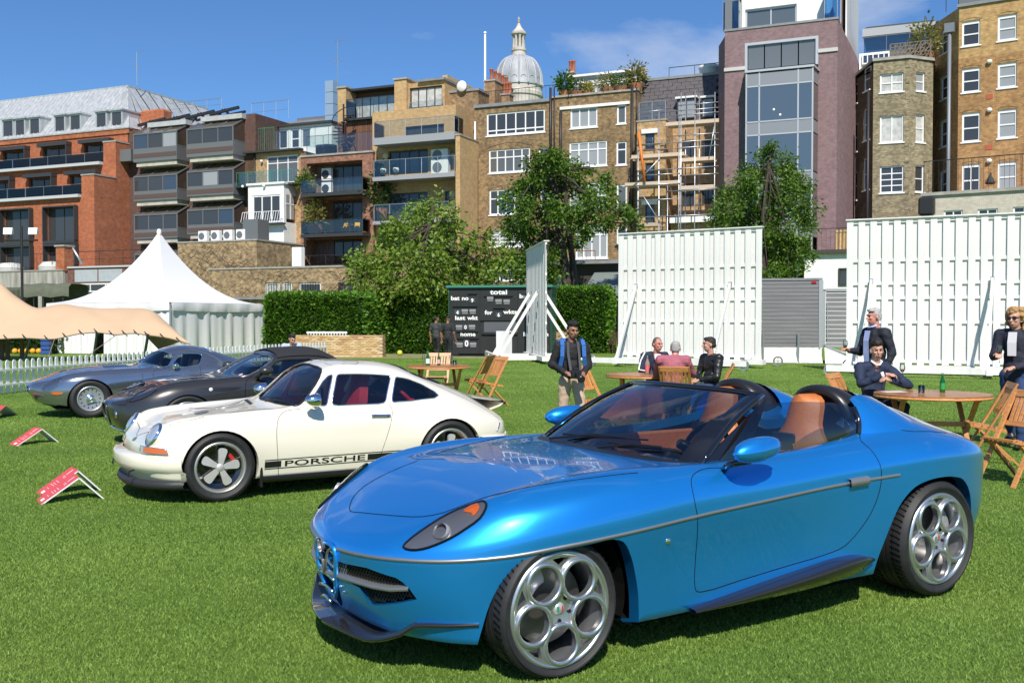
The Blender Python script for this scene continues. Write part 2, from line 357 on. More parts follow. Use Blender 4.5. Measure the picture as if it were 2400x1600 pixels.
class Bld:
 def __init__(s,fr,px,name,label,cat='building',y0=0.0,zoom=None):
  s.fr=fr;s.y0=y0;s.zoom=zoom or(lambda a,b:(a,b));s.x0=fr.x(px,y0);s.holes={}
  s.root=empty(name,fr.world(s.x0,y0),fr.ang,label,cat)
 def P(s,a,b,y=0.0):
  px,py=s.zoom(a,b);x,z=s.fr.xz(px,py,s.y0+y);return x-s.x0,z
 def rect(s,xl,xr,yt,yb,y=0.0):
  xm=(xl+xr)/2;return s.P(xl,yt,y)[0],s.P(xr,yt,y)[0],s.P(xm,yb,y)[1],s.P(xm,yt,y)[1]
 def win(s,xl,xr,yt,yb,cols=2,rows=2,y=0.0,fm=None,pm=None,fw=.06,sill=True,rec=.12,name='window',arch=0.0,hole=True,split=None,parent=None):
  x0,x1,z0,z1=s.rect(xl,xr,yt,yb,y)
  return s.winm(x0,x1,z0,z1,cols,rows,y,fm,pm,fw,sill,rec,name,arch,hole,split,parent)
 def winm(s,x0,x1,z0,z1,cols=2,rows=2,y=0.0,fm=None,pm=None,fw=.06,sill=True,rec=.12,name='window',arch=0.0,hole=True,split=None,parent=None):
  fm=fm or WHITE;pm=pm or rng.choice([PANE,PANE,PANE,PANE_B,mat('window_glass_grey',(.11,.115,.12),.06,spec=.7)])
  if hole:s.holes.setdefault(round(y,3),[]).append((x0,x1,z0,z1))
  f=MB();ya,yb=y+rec-.045,y+rec+.03
  f.box(x0,x0+fw,ya,yb,z0,z1);f.box(x1-fw,x1,ya,yb,z0,z1);f.box(x0+fw,x1-fw,ya,yb,z0,z0+fw);f.box(x0+fw,x1-fw,ya,yb,z1-fw-arch,z1)
  bw=fw*.75;iz1=z1-fw-arch
  zs=split or[z0+fw+(iz1-z0-fw)*k/rows for k in range(1,rows)]
  for k in range(1,cols):xm=x0+(x1-x0)*k/cols;f.box(xm-bw/2,xm+bw/2,ya+.004,yb-.004,z0+fw,iz1)
  for z in zs:f.box(x0+fw,x1-fw,ya+.008,yb-.008,z-bw/2,z+bw/2)
  if sill:f.box(x0-.08,x1+.08,y-.07,y+rec-.047,z0-.09,z0-.003)
  o=f.build(name,fm,parent or s.root);p=MB();p.quad((x0+.02,yb-.02,z0+.02),(x1-.02,yb-.02,z0+.02),(x1-.02,yb-.02,z1-.02),(x0+.02,yb-.02,z1-.02));p.build('pane',pm,o,fix=False)
  return o
 def wallm(s,x0,x1,z0,z1,m,y=0.0,name='wall',thick=.35,rec=.3,top=None,back=None):
  hs=[h for h in s.holes.get(round(y,3),[])if h[1]>x0 and h[0]<x1 and h[3]>z0 and h[2]<z1]
  xs=sorted({x0,x1,*[max(x0,min(x1,v))for h in hs for v in h[:2]]});zs=sorted({z0,z1,*[max(z0,min(z1,v))for h in hs for v in h[2:]]});b=MB()
  for i in range(len(xs)-1):
   for j in range(len(zs)-1):
    a,c=(xs[i]+xs[i+1])/2,(zs[j]+zs[j+1])/2
    if any(h[0]<a<h[1]and h[2]<c<h[3]for h in hs):continue
    b.quad((xs[i],y,zs[j]),(xs[i+1],y,zs[j]),(xs[i+1],y,zs[j+1]),(xs[i],y,zs[j+1]))
  for h in hs:
   a0,a1,c0,c1=h;a0,a1,c0,c1=max(a0,x0),min(a1,x1),max(c0,z0),min(c1,z1)
   b.quad((a0,y,c0),(a0,y,c1),(a0,y+rec,c1),(a0,y+rec,c0));b.quad((a1,y,c0),(a1,y+rec,c0),(a1,y+rec,c1),(a1,y,c1))
   b.quad((a0,y,c0),(a0,y+rec,c0),(a1,y+rec,c0),(a1,y,c0));b.quad((a0,y,c1),(a1,y,c1),(a1,y+rec,c1),(a0,y+rec,c1))
  bk=back if back is not None else y+thick
  b.quad((x0,y,z0),(x0,y,z1),(x0,bk,z1),(x0,bk,z0));b.quad((x1,y,z0),(x1,bk,z0),(x1,bk,z1),(x1,y,z1));b.quad((x0,y,z1),(x1,y,z1),(x1,bk,z1),(x0,bk,z1));b.quad((x0,bk,z0),(x0,bk,z1),(x1,bk,z1),(x1,bk,z0))
  return b.build(name,m,s.root,fix=False)
 def box(s,name,m,x0,x1,y0,y1,z0,z1,parent=None,bevel=0.0):
  b=MB();(b.bbox(x0,x1,y0,y1,z0,z1,bevel)if bevel else b.box(x0,x1,y0,y1,z0,z1));return b.build(name,m,parent or s.root)
 def pipe(s,name,m,pts,r,parent=None,n=8):
  b=MB();b.tube(pts,r,n);return b.build(name,m,parent or s.root,smooth=True)
 def rail(s,x0,x1,y,z0,z1,m,post=.9,bars=0,r=.022,glass=None,ends=None,name='balcony_rail',mid=0):
  o=MB();pts=[(x0,y,z1),(x1,y,z1)]
  if ends is not None:pts=[(x0,y+ends,z1)]+pts+[(x1,y+ends,z1)]
  o.tube(pts,r,6)
  for k in range(mid):zz=z0+(z1-z0)*(k+1)/(mid+1);o.tube([(p[0],p[1],zz)for p in pts],r*.55,5)
  n=max(1,round((x1-x0)/post))
  for k in range(n+1):x=x0+(x1-x0)*k/n;o.tube([(x,y,z0),(x,y,z1)],r*.8,5)
  if bars:
   k=int((x1-x0)/bars)
   for i in range(1,k):x=x0+(x1-x0)*i/k;o.tube([(x,y,z0),(x,y,z1)],r*.4,4)
  q=o.build(name,m,s.root)
  if glass:
   for k in range(n):
    a,b=x0+(x1-x0)*k/n+.03,x0+(x1-x0)*(k+1)/n-.03;g=MB();g.box(a,b,y-.006,y+.006,z0+.06,z1-.05);g.build('glass_panel',glass,q)
   if ends:
    for x in(x0,x1):g=MB();g.box(x-.006,x+.006,y+.04,y+ends-.02,z0+.06,z1-.05);g.build('glass_panel',glass,q)
  return q
BALG=glass_mat('balcony_glass',(.88,.92,.90),.0)
def aerial(name,base,h,label,seed=0):
 r_=random.Random(seed);o=empty(name,base,r_.uniform(-.6,.6),label,'aerial');m=MB();m.tube([(0,0,0),(0,0,h)],.035,6);m.build('mast',STEEL,o)
 b=MB();b.tube([(-.3,0,h-.1),(1.1,.1,h+.05)],.02,5)
 for k in range(7):x=-.2+k*.2;b.tube([(x,-.25+.02*k,h-.08+.02*k),(x,.25-.02*k,h-.08+.02*k)],.012,4)
 b.build('antenna',STEEL,o);b=MB();b.tube([(-.5,0,h*.55),(.5,0,h*.58)],.018,5)
 for k in range(5):x=-.4+k*.2;b.tube([(x,0,h*.55-.18),(x,0,h*.58+.18)],.010,4)
 b.build('antenna',STEEL,o);return o
def leaf_mat(name,lo,hi,trans=.35):
 if name in MATS:return MATS[name]
 m=bpy.data.materials.new(name);m.use_nodes=True;nt=m.node_tree;b=nt.nodes['Principled BSDF'];MATS[name]=m
 b.inputs['Roughness'].default_value=.45;b.inputs['Specular IOR Level'].default_value=.4
 at_=N(nt,'ShaderNodeAttribute');at_.attribute_name='tone';rp=N(nt,'ShaderNodeValToRGB');rp.color_ramp.elements[0].color=(*lo,1);rp.color_ramp.elements[1].color=(*hi,1)
 L(nt,at_.outputs['Fac'],rp.inputs['Fac']);L(nt,rp.outputs['Color'],b.inputs['Base Color'])
 tl=N(nt,'ShaderNodeBsdfTranslucent');L(nt,rp.outputs['Color'],tl.inputs['Color']);ms=N(nt,'ShaderNodeMixShader');ms.inputs[0].default_value=trans
 L(nt,b.outputs[0],ms.inputs[1]);L(nt,tl.outputs[0],ms.inputs[2]);L(nt,ms.outputs[0],nt.nodes['Material Output'].inputs['Surface']);return m
def leaves(name,P,size,m,parent=None,seed=1,up=.4,aspect=.55,dirs=None):
 rs=np.random.RandomState(seed);n=len(P);d=rs.randn(n,3)if dirs is None else dirs+rs.randn(n,3)*.45;d[:,2]*=.7;d/=np.linalg.norm(d,axis=1)[:,None]+1e-9
 u=rs.randn(n,3);u[:,2]+=up;u-=d*(u*d).sum(1)[:,None];u/=np.linalg.norm(u,axis=1)[:,None]+1e-9;w=np.cross(d,u);s=(size*(.6+.8*rs.rand(n)))[:,None]
 V=np.zeros((n,4,3));V[:,0]=P;V[:,1]=P+d*s*.5+w*s*aspect*.5+u*s*.08;V[:,2]=P+d*s;V[:,3]=P+d*s*.5-w*s*aspect*.5+u*s*.08
 me=bpy.data.meshes.new(name);me.vertices.add(n*4);me.vertices.foreach_set('co',V.reshape(-1));me.loops.add(n*4);me.polygons.add(n)
 me.loops.foreach_set('vertex_index',np.arange(n*4,dtype=np.int32));me.polygons.foreach_set('loop_start',np.arange(0,n*4,4,dtype=np.int32));me.polygons.foreach_set('loop_total',np.full(n,4,dtype=np.int32))
 a=me.attributes.new('tone','FLOAT','POINT');a.data.foreach_set('value',np.repeat(np.clip(rs.normal(.5,.25,n),0,1),4).astype(np.float32));me.update(calc_edges=True);me.materials.append(m)
 return link_mesh(name,me,parent)
def pot_plant(name,base,h,w,label,cat='plant',seed=0,colour=None,parent=None,pot=True,n=160):
 n*=3
 rs=np.random.RandomState(seed);o=empty(name,base,0,label,cat)
 if pot:p=MB();p.lathe([(0,0),(w*.28,0),(w*.36,h*.28),(w*.32,h*.28),(w*.3,h*.25),(0,h*.25)],12);p.build('pot',mat('terracotta',(.35,.14,.07),.8),o,ang=40)
 P=rs.randn(n,3)*[w*.22,w*.22,h*.2]+[0,0,h*.62];leaves('foliage',P,min(.26,h*.13),colour or leaf_mat('leaf_mid',(.03,.09,.01),(.14,.26,.03)),o,seed);return o
def cspline(t,P,tq):
 t=np.asarray(t,float);P=np.asarray(P,float);n=len(t)
 if n==2:return P[0]+(P[1]-P[0])*((tq-t[0])/(t[1]-t[0]))[:,None]
 h=np.diff(t);A=np.zeros((n,n));B=np.zeros_like(P);A[0,0]=A[-1,-1]=1
 for i in range(1,n-1):
  A[i,i-1]=h[i-1];A[i,i]=2*(h[i-1]+h[i]);A[i,i+1]=h[i]
  B[i]=6*((P[i+1]-P[i])/h[i]-(P[i]-P[i-1])/h[i-1])
 M=np.linalg.solve(A,B);k=np.clip(np.searchsorted(t,tq,side='right')-1,0,n-2)
 hk=h[k][:,None];a=(t[k+1]-tq)[:,None];b=(tq-t[k])[:,None]
 return M[k]*a**3/(6*hk)+M[k+1]*b**3/(6*hk)+(P[k]/hk-M[k]*hk/6)*a+(P[k+1]/hk-M[k+1]*hk/6)*b
def crom(t,P,tq,ten=.5):
 t=np.asarray(t,float);P=np.asarray(P,float);n=len(t);h=np.diff(t)[:,None];s=np.diff(P,axis=0)/h;m=np.zeros_like(P)
 m[0]=s[0];m[-1]=s[-1]
 for i in range(1,n-1):m[i]=(s[i-1]*h[i]+s[i]*h[i-1])/(h[i-1]+h[i])
 k=np.clip(np.searchsorted(t,tq,side='right')-1,0,n-2);hk=h[k];u=((tq-t[k])[:,None])/hk
 return(2*u**3-3*u**2+1)*P[k]+(u**3-2*u**2+u)*hk*m[k]+(3*u**2-2*u**3)*P[k+1]+(u**3-u**2)*hk*m[k+1]
def inpoly(x,y,poly):
 c=False;j=len(poly)-1
 for i in range(len(poly)):
  xi,yi=poly[i];xj,yj=poly[j]
  if(yi>y)!=(yj>y)and x<(xj-xi)*(y-yi)/(yj-yi)+xi:c=not c
  j=i
 return c
def smooth_loop(pts,n=4,closed=True):
 P=np.array([list(p)for p in pts],float)
 if closed:Q=np.vstack([P[-2:],P,P[:2]])
 else:Q=P
 d=np.r_[0,np.cumsum(np.maximum(np.linalg.norm(np.diff(Q,axis=0),axis=1),1e-5)**.6)]
 if closed:
  tq=np.concatenate([np.linspace(d[i],d[i+1],n,endpoint=False)for i in range(2,2+len(P))])
 else:tq=np.concatenate([np.linspace(d[i],d[i+1],n,endpoint=False)for i in range(len(P)-1)]+[[d[-1]]])
 return crom(d,Q,tq)
class Car:
 def __init__(s,name,x0,y0,yaw,label,S,splits,ns=7,nr=6,zoff=0.0):
  s.root=empty(name,(x0,y0,zoff),yaw,label,'car');s.mw=Matrix.Translation((x0,y0,zoff))@Matrix.Rotation(yaw,4,'Z');s.inv=s.mw.inverted()
  S=np.array(S,float);ks,kr=S.shape[:2]
  d=np.linalg.norm(np.diff(S,axis=0),axis=2).mean(1);t=np.r_[0,np.cumsum(d)]
  tq=np.concatenate([np.linspace(t[i],t[i+1],max(2,int(round((t[i+1]-t[i])/(.36/ns)))),endpoint=False)for i in range(ks-1)]+[[t[-1]]])
  A=crom(t,S.reshape(ks,-1),tq).reshape(len(tq),kr,3)
  for _ in range(2):A[1:-1]=A[1:-1]*.5+(A[:-2]+A[2:])*.25
  A[0,:,1]=0;A[-1,:,1]=0;A[:,-1,1]=0
  cuts=[0]+list(splits)+[kr-1];cols=[]
  for a,b in zip(cuts[:-1],cuts[1:]):
   seg=A[:,a:b+1];out=[]
   for i in range(len(tq)):
    tt=np.arange(b-a+1,dtype=float)
    q=np.linspace(0,b-a,(b-a)*nr+1);out.append(crom(tt,seg[i],q)if b-a>1 else seg[i,0]+(seg[i,1]-seg[i,0])*q[:,None])
   out=np.array(out);cols.append(out if b==kr-1 else out[:,:-1])
  G=np.concatenate(cols,1);G[:,-1,1]=0;G[0,:,1]=0;G[-1,:,1]=0;s.G=G
  n,m=G.shape[:2];bm=bmesh.new()
  V=[[bm.verts.new(G[i,j])for j in range(m)]for i in range(n)]
  W=[[V[i][j]if(G[i,j,1]<=1e-6)else bm.verts.new((G[i,j,0],-G[i,j,1],G[i,j,2]))for j in range(m)]for i in range(n)]
  for i in range(n-1):
   for j in range(m-1):
    for Q,fl in((V,0),(W,1)):
     q=[Q[i][j],Q[i][j+1],Q[i+1][j+1],Q[i+1][j]];q2=[]
     for v in q:
      if v not in q2:q2.append(v)
     if len(q2)<3:continue
     if fl:q2.reverse()
     try:bm.faces.new(q2)
     except ValueError:pass
  bmesh.ops.remove_doubles(bm,verts=bm.verts,dist=1e-5)
  for f in bm.faces:f.smooth=True
  bm.normal_update();s.bm=bm;s.bvh=BVHTree.FromBMesh(bm)
 def cam(s,px,py):
  o=s.inv@EYE;d=(s.inv.to_3x3()@ray(px,py)).normalized();h=s.bvh.ray_cast(o,d);return h[0]
 def cams(s,pts):
  r=[s.cam(*p)for p in pts];return[q for q in r if q is not None]
 def side(s,x,z,sg=1):
  h=s.bvh.ray_cast(Vector((x,3*sg,z)),Vector((0,-sg,0)));return h[0]
 def top(s,x,y):
  h=s.bvh.ray_cast(Vector((x,y,4)),Vector((0,0,-1)));return h[0]
 def front(s,y,z):
  h=s.bvh.ray_cast(Vector((-4,y,z)),Vector((1,0,0)));return h[0]
 def nor(s,p):return s.bvh.find_nearest(p)[1]
 def lift(s,p,d):
  q,n,_,_=s.bvh.find_nearest(p);return q+n*d
 def frame(s,pts,axis):
  c=sum((Vector(p)for p in pts),Vector())/len(pts)
  if axis is None:
   n=sum((s.nor(Vector(p))for p in pts),Vector()).normalized()
  else:n=Vector(axis).normalized()
  u=n.cross(Vector((0,0,1))if abs(n.z)<.9 else Vector((1,0,0))).normalized();v=n.cross(u);return c,n,u,v
 def patch(s,name,pts,mats,off=.004,step=.05,axis=None,parent=None,thick=0.0,mirror=False):
  pts=[Vector(p)for p in pts];c,n,u,v=s.frame(pts,axis)
  P=[((p-c).dot(u),(p-c).dot(v))for p in pts];poly=list(P);k=len(P)
  xs=[p[0]for p in P];ys=[p[1]for p in P];y=min(ys)+step/2;V=[Vector(p)for p in P]
  def edist(a,b):
   m=9
   for i in range(k):
    x0,y0=poly[i];x1,y1=poly[(i+1)%k];dx,dy=x1-x0,y1-y0;t=max(0,min(1,((a-x0)*dx+(b-y0)*dy)/(dx*dx+dy*dy+1e-12)));m=min(m,math.hypot(a-x0-t*dx,b-y0-t*dy))
   return m
  while y<max(ys):
   x=min(xs)+step/2
   while x<max(xs):
    if inpoly(x,y,poly)and edist(x,y)>step*.35:V.append(Vector((x,y)))
    x+=step
   y+=step
  r=delaunay_2d_cdt(V,[(i,(i+1)%k)for i in range(k)],[],1,1e-6);VV=r[0];FF=r[2];out=[]
  for q in VV:
   p=c+u*q.x+v*q.y;h=s.bvh.ray_cast(p+n*.6,-n)
   if h[0]is None or abs((h[0]-p).dot(n))>.35:h=s.bvh.find_nearest(p)
   out.append(h[0]+h[1]*off)
  FF=[f for f in FF if inpoly(sum(VV[i].x for i in f)/len(f),sum(VV[i].y for i in f)/len(f),poly)]
  res=[]
  for sg in((1,-1)if mirror else(1,)):
   mb=MB();mb.add([(p.x,p.y*sg,p.z)for p in out],FF)
   o=mb.build(name,mats,parent or s.root,smooth=True,fix=False);res.append(o)
   me=o.data;bm=bmesh.new();bm.from_mesh(me)
   for f in bm.faces:
    q=s.bvh.find_nearest(f.calc_center_median())[1]
    if f.normal.dot(q)<0:f.normal_flip()
   bm.to_mesh(me);bm.free()
  return res[0]
 def line(s,name,pts,r,m,lift=.0,parent=None,closed=False,mirror=False,n=6,mb=None):
  out=[s.lift(Vector(p),lift)for p in pts]
  for sg in((1,-1)if mirror else(1,)):
   b=MB();b.tube([(p.x,p.y*sg,p.z)for p in out],r,n,closed=closed);b.build(name,m,parent or s.root,smooth=True)
 def ribbon(s,name,pts,w,m,off=.004,parent=None,mirror=False,up=(0,0,1)):
  P=[Vector(p)for p in pts];rows=[]
  for i,p in enumerate(P):
   d=(P[min(i+1,len(P)-1)]-P[max(i-1,0)]).normalized();n=s.nor(p);t=n.cross(d).normalized()*(w/2)
   q=s.lift(p,off);rows.append([s.lift(p+t,0),q+t*.8,q-t*.8,s.lift(p-t,0)])
  for sg in((1,-1)if mirror else(1,)):
   b=MB();b.grid([[(p.x,p.y*sg,p.z)for p in r]for r in rows],sg<0);b.build(name,m,parent or s.root,smooth=True)
 def hole(s,pts,axis=None,depth=.0,inner=None,mirror=False):
  c,n,u,v=s.frame([Vector(p)for p in pts],axis)
  for sg in((1,-1)if mirror else(1,)):
   f3=lambda p:Vector((p.x,p.y*sg,p.z))
   cc,nn,uu,vv=f3(c),f3(n),f3(u),f3(v);poly=[((Vector(p)-c).dot(u),(Vector(p)-c).dot(v))for p in pts];k=len(poly)
   cand=lambda f:f.normal.dot(nn)>-.15 and(f.calc_center_median()-cc).dot(nn)>-.45
   bx0,bx1=min(p[0]for p in poly)-.15,max(p[0]for p in poly)+.15;by0,by1=min(p[1]for p in poly)-.15,max(p[1]for p in poly)+.15;pool=set()
   for f in s.bm.faces:
    q=f.calc_center_median();a,b=(q-cc).dot(uu),(q-cc).dot(vv)
    if bx0<a<bx1 and by0<b<by1 and cand(f):pool.add(f)
   for i in range(k):
    a,b=poly[i],poly[(i+1)%k]
    if math.hypot(a[0]-b[0],a[1]-b[1])<1e-5:continue
    x0,x1=min(a[0],b[0])-.004,max(a[0],b[0])+.004;y0,y1=min(a[1],b[1])-.004,max(a[1],b[1])+.004;fs=[]
    for f in pool:
     q=[((w.co-cc).dot(uu),(w.co-cc).dot(vv))for w in f.verts]
     if max(t[0]for t in q)<x0 or min(t[0]for t in q)>x1 or max(t[1]for t in q)<y0 or min(t[1]for t in q)>y1:continue
     fs.append(f)
    if not fs:continue
    g=list({e for f in fs for e in f.edges})+list({w for f in fs for w in f.verts})+fs
    pa=cc+uu*a[0]+vv*a[1];d=uu*(b[0]-a[0])+vv*(b[1]-a[1])
    r=bmesh.ops.bisect_plane(s.bm,geom=g,dist=1e-5,plane_co=pa,plane_no=d.cross(nn).normalized())
    pool|={f for f in r['geom']if isinstance(f,bmesh.types.BMFace)};pool={f for f in pool if f.is_valid}
   s.bm.normal_update()
   dead=[]
   for f in pool:
    q=f.calc_center_median();a,b=(q-cc).dot(uu),(q-cc).dot(vv)
    if inpoly(a,b,poly):dead.append(f)
   dset=set(dead);rim=[e for f in dead for e in f.edges if any(g not in dset for g in e.link_faces)]if depth else[]
   rim=list(dict.fromkeys(rim))
   bmesh.ops.delete(s.bm,geom=dead,context='FACES_ONLY')
   if depth:
    rim=[e for e in rim if e.is_valid]
    r=bmesh.ops.extrude_edge_only(s.bm,edges=rim);mv=[w for w in r['geom']if isinstance(w,bmesh.types.BMVert)]
    iv=Vector(inner)if inner else-n;iv=Vector((iv.x,iv.y*sg,iv.z))
    bmesh.ops.translate(s.bm,verts=mv,vec=iv.normalized()*depth)
    for e in rim:e.smooth=False
 def finish(s,m,name='body'):
  me=bpy.data.meshes.new(name)
  for f in s.bm.faces:
   if len(f.verts)>4:pass
  bmesh.ops.delete(s.bm,geom=[w for w in s.bm.verts if not w.link_faces],context='VERTS')
  s.bm.to_mesh(me);me.materials.append(m);me.polygons.foreach_set('use_smooth',[True]*len(me.polygons));me.update()
  s.body=link_mesh(name,me,s.root);return s.body
def firm_loop(pts,n=3,cut=.12):
 P=[Vector(p)for p in pts];k=len(P);o=[]
 for i in range(k):
  a,b,c=P[i-1],P[i],P[(i+1)%k];p,q=b.lerp(a,cut),b.lerp(c,cut)
  o+=[p,(p+q)/4+b/2,q]
  for j in range(1,n):o.append(q.lerp(c.lerp(b,cut),j/n))
 return o
def arc2(cx,cz,r,a0,a1,n):
 return[(cx+r*math.cos(R(a0+(a1-a0)*i/n)),cz+r*math.sin(R(a0+(a1-a0)*i/n)))for i in range(n+1)]
RUBBER=mat('tyre_rubber',(.018,.018,.019),.62,noise=.3,nscale=20)
SILVER=mat('wheel_silver',(.62,.63,.65),.28,.9)
ALLOY=mat('bright_alloy',(.78,.79,.81),.18,1.0)
CHROME=mat('chrome',(.86,.86,.87),.06,1.0)
BLACK=mat('satin_black',(.012,.012,.013),.38)
GLOSSB=mat('gloss_black',(.008,.008,.01),.08,coat=1)
CAVITY=mat('dark_cavity',(.006,.006,.006),.9,spec=.1)
DISC=mat('brake_disc',(.16,.155,.15),.4,.85)
SEAM=mat('panel_gap',(.006,.008,.012),.8,spec=.1)
def tyre(parent,r,w,rim,name='tyre'):
 h=w/2;pr=[(rim-.004,-h*.86),(rim+.012,-h*.97),(rim+(r-rim)*.5,-h*1.03),(r-.022,-h*.98),(r-.006,-h*.86)]
 g=[];k=5
 for i in range(k):
  a=-h*.80+i*(1.6*h/k);b=a+1.6*h/k-.009
  g+=[(r,a),(r,b),(r-.007,b+.001),(r-.007,b+.008)]if i<k-1 else[(r,a),(r,b)]
 pr+=g+[(r-.006,h*.86),(r-.022,h*.98),(rim+(r-rim)*.62,h*1.02),(rim+(r-rim)*.60,h*1.035),(rim+(r-rim)*.45,h*1.035),(rim+(r-rim)*.43,h*1.02),(rim+.012,h*.97),(rim-.004,h*.86)]
 mb=MB();mb.lathe(pr,72,'y');o=mb.build(name,RUBBER,parent,ang=40)
 gr=MB()
 for i in range(64):
  t=2*math.pi*i/64
  for sg in(-1,1):
   p0=Vector((math.cos(t)*(r+.0005),sg*h*.86,math.sin(t)*(r+.0005)));t2=t+.05*sg;p1=Vector((math.cos(t2)*(r+.0015),sg*h*.40,math.sin(t2)*(r+.0015)))
   gr.beam(p0,p1,.006,.003,up=(math.cos(t),0,math.sin(t)))
 tag(gr.build('tread_groove',CAVITY,o),kind='stuff')
 return o
def wheel_base(parent,name,r,w,rim,pos,side,steer=0.0,rim_mat=None,depth=.05):
 o=empty('wheel',pos,(0 if side>0 else math.pi)+steer,parent=parent);tyre(o,r,w,rim)
 h=w/2;mb=MB()
 mb.lathe([(rim+.004,h*.90),(rim-.004,h*.99),(rim-.014,h*.98),(rim-.022,h*.86),(rim-.035,h*.25),(rim-.05,-h*.8),(rim-.03,-h*.92)],64,'y')
 mb.build('rim',rim_mat or SILVER,o,smooth=True)
 b=MB();b.lathe([(0,-h*.15),(rim*.70,-h*.15),(rim*.70,-h*.30),(0,-h*.30)],40,'y');b.build('brake_disc',DISC,o,ang=30)
 k=MB();k.lathe([(.0,-h*.86),(rim-.01,-h*.86)],32,'y');k.build('wheel_back',CAVITY,o)
 return o
def plate(outer,holes,y,thick,dish=None,seg=1):
 V=[];E=[]
 for loop in[outer]+holes:
  b=len(V);V+=[Vector(p)for p in loop];E+=[(b+i,b+(i+1)%len(loop))for i in range(len(loop))]
 ext=[]
 xs=[p[0]for p in outer];zs=[p[1]for p in outer];st=(max(xs)-min(xs))/14;x=min(xs)+st/2
 while x<max(xs):
  z=min(zs)+st/2
  while z<max(zs):
   if inpoly(x,z,outer)and not any(inpoly(x,z,h)for h in holes):V.append(Vector((x,z)))
   z+=st
  x+=st
 r=delaunay_2d_cdt(V,E,[],0,1e-6);VV,EE,FF=r[0],r[1],r[2]
 FF=[f for f in FF if inpoly(sum(VV[i].x for i in f)/len(f),sum(VV[i].y for i in f)/len(f),outer)and not any(inpoly(sum(VV[i].x for i in f)/len(f),sum(VV[i].y for i in f)/len(f),h)for h in holes)]
 d=dish or(lambda a,b:0);n=len(VV)
 vs=[(q.x,y+d(q.x,q.y),q.y)for q in VV]+[(q.x,y+d(q.x,q.y)-thick,q.y)for q in VV]
 cnt={}
 for f in FF:
  for i in range(len(f)):e=(f[i],f[(i+1)%len(f)]);cnt[e]=cnt.get(e,0)+1
 fs=[tuple(f)for f in FF]+[tuple(n+i for i in f[::-1])for f in FF]
 for(a,b)in cnt:
  if(b,a)not in cnt:fs.append((b,a,a+n,b+n))
 mb=MB();mb.add(vs,fs);return mb
def circ(cx,cz,r,n=28,ex=1.0,ang=0.0):
 o=[]
 for i in range(n):
  t=2*math.pi*i/n;a,b=r*ex*math.cos(t),r*math.sin(t);o.append((cx+a*math.cos(ang)-b*math.sin(ang),cz+a*math.sin(ang)+b*math.cos(ang)))
 return o
ZA=lambda l:[(700+x/2.0638,840+y/2.0638)for x,y in l]
ZB=lambda l:[(1500+x/2.0633,840+y/2.0633)for x,y in l]
ZC=lambda l:[(720+x/4.611,1180+y/4.611)for x,y in l]
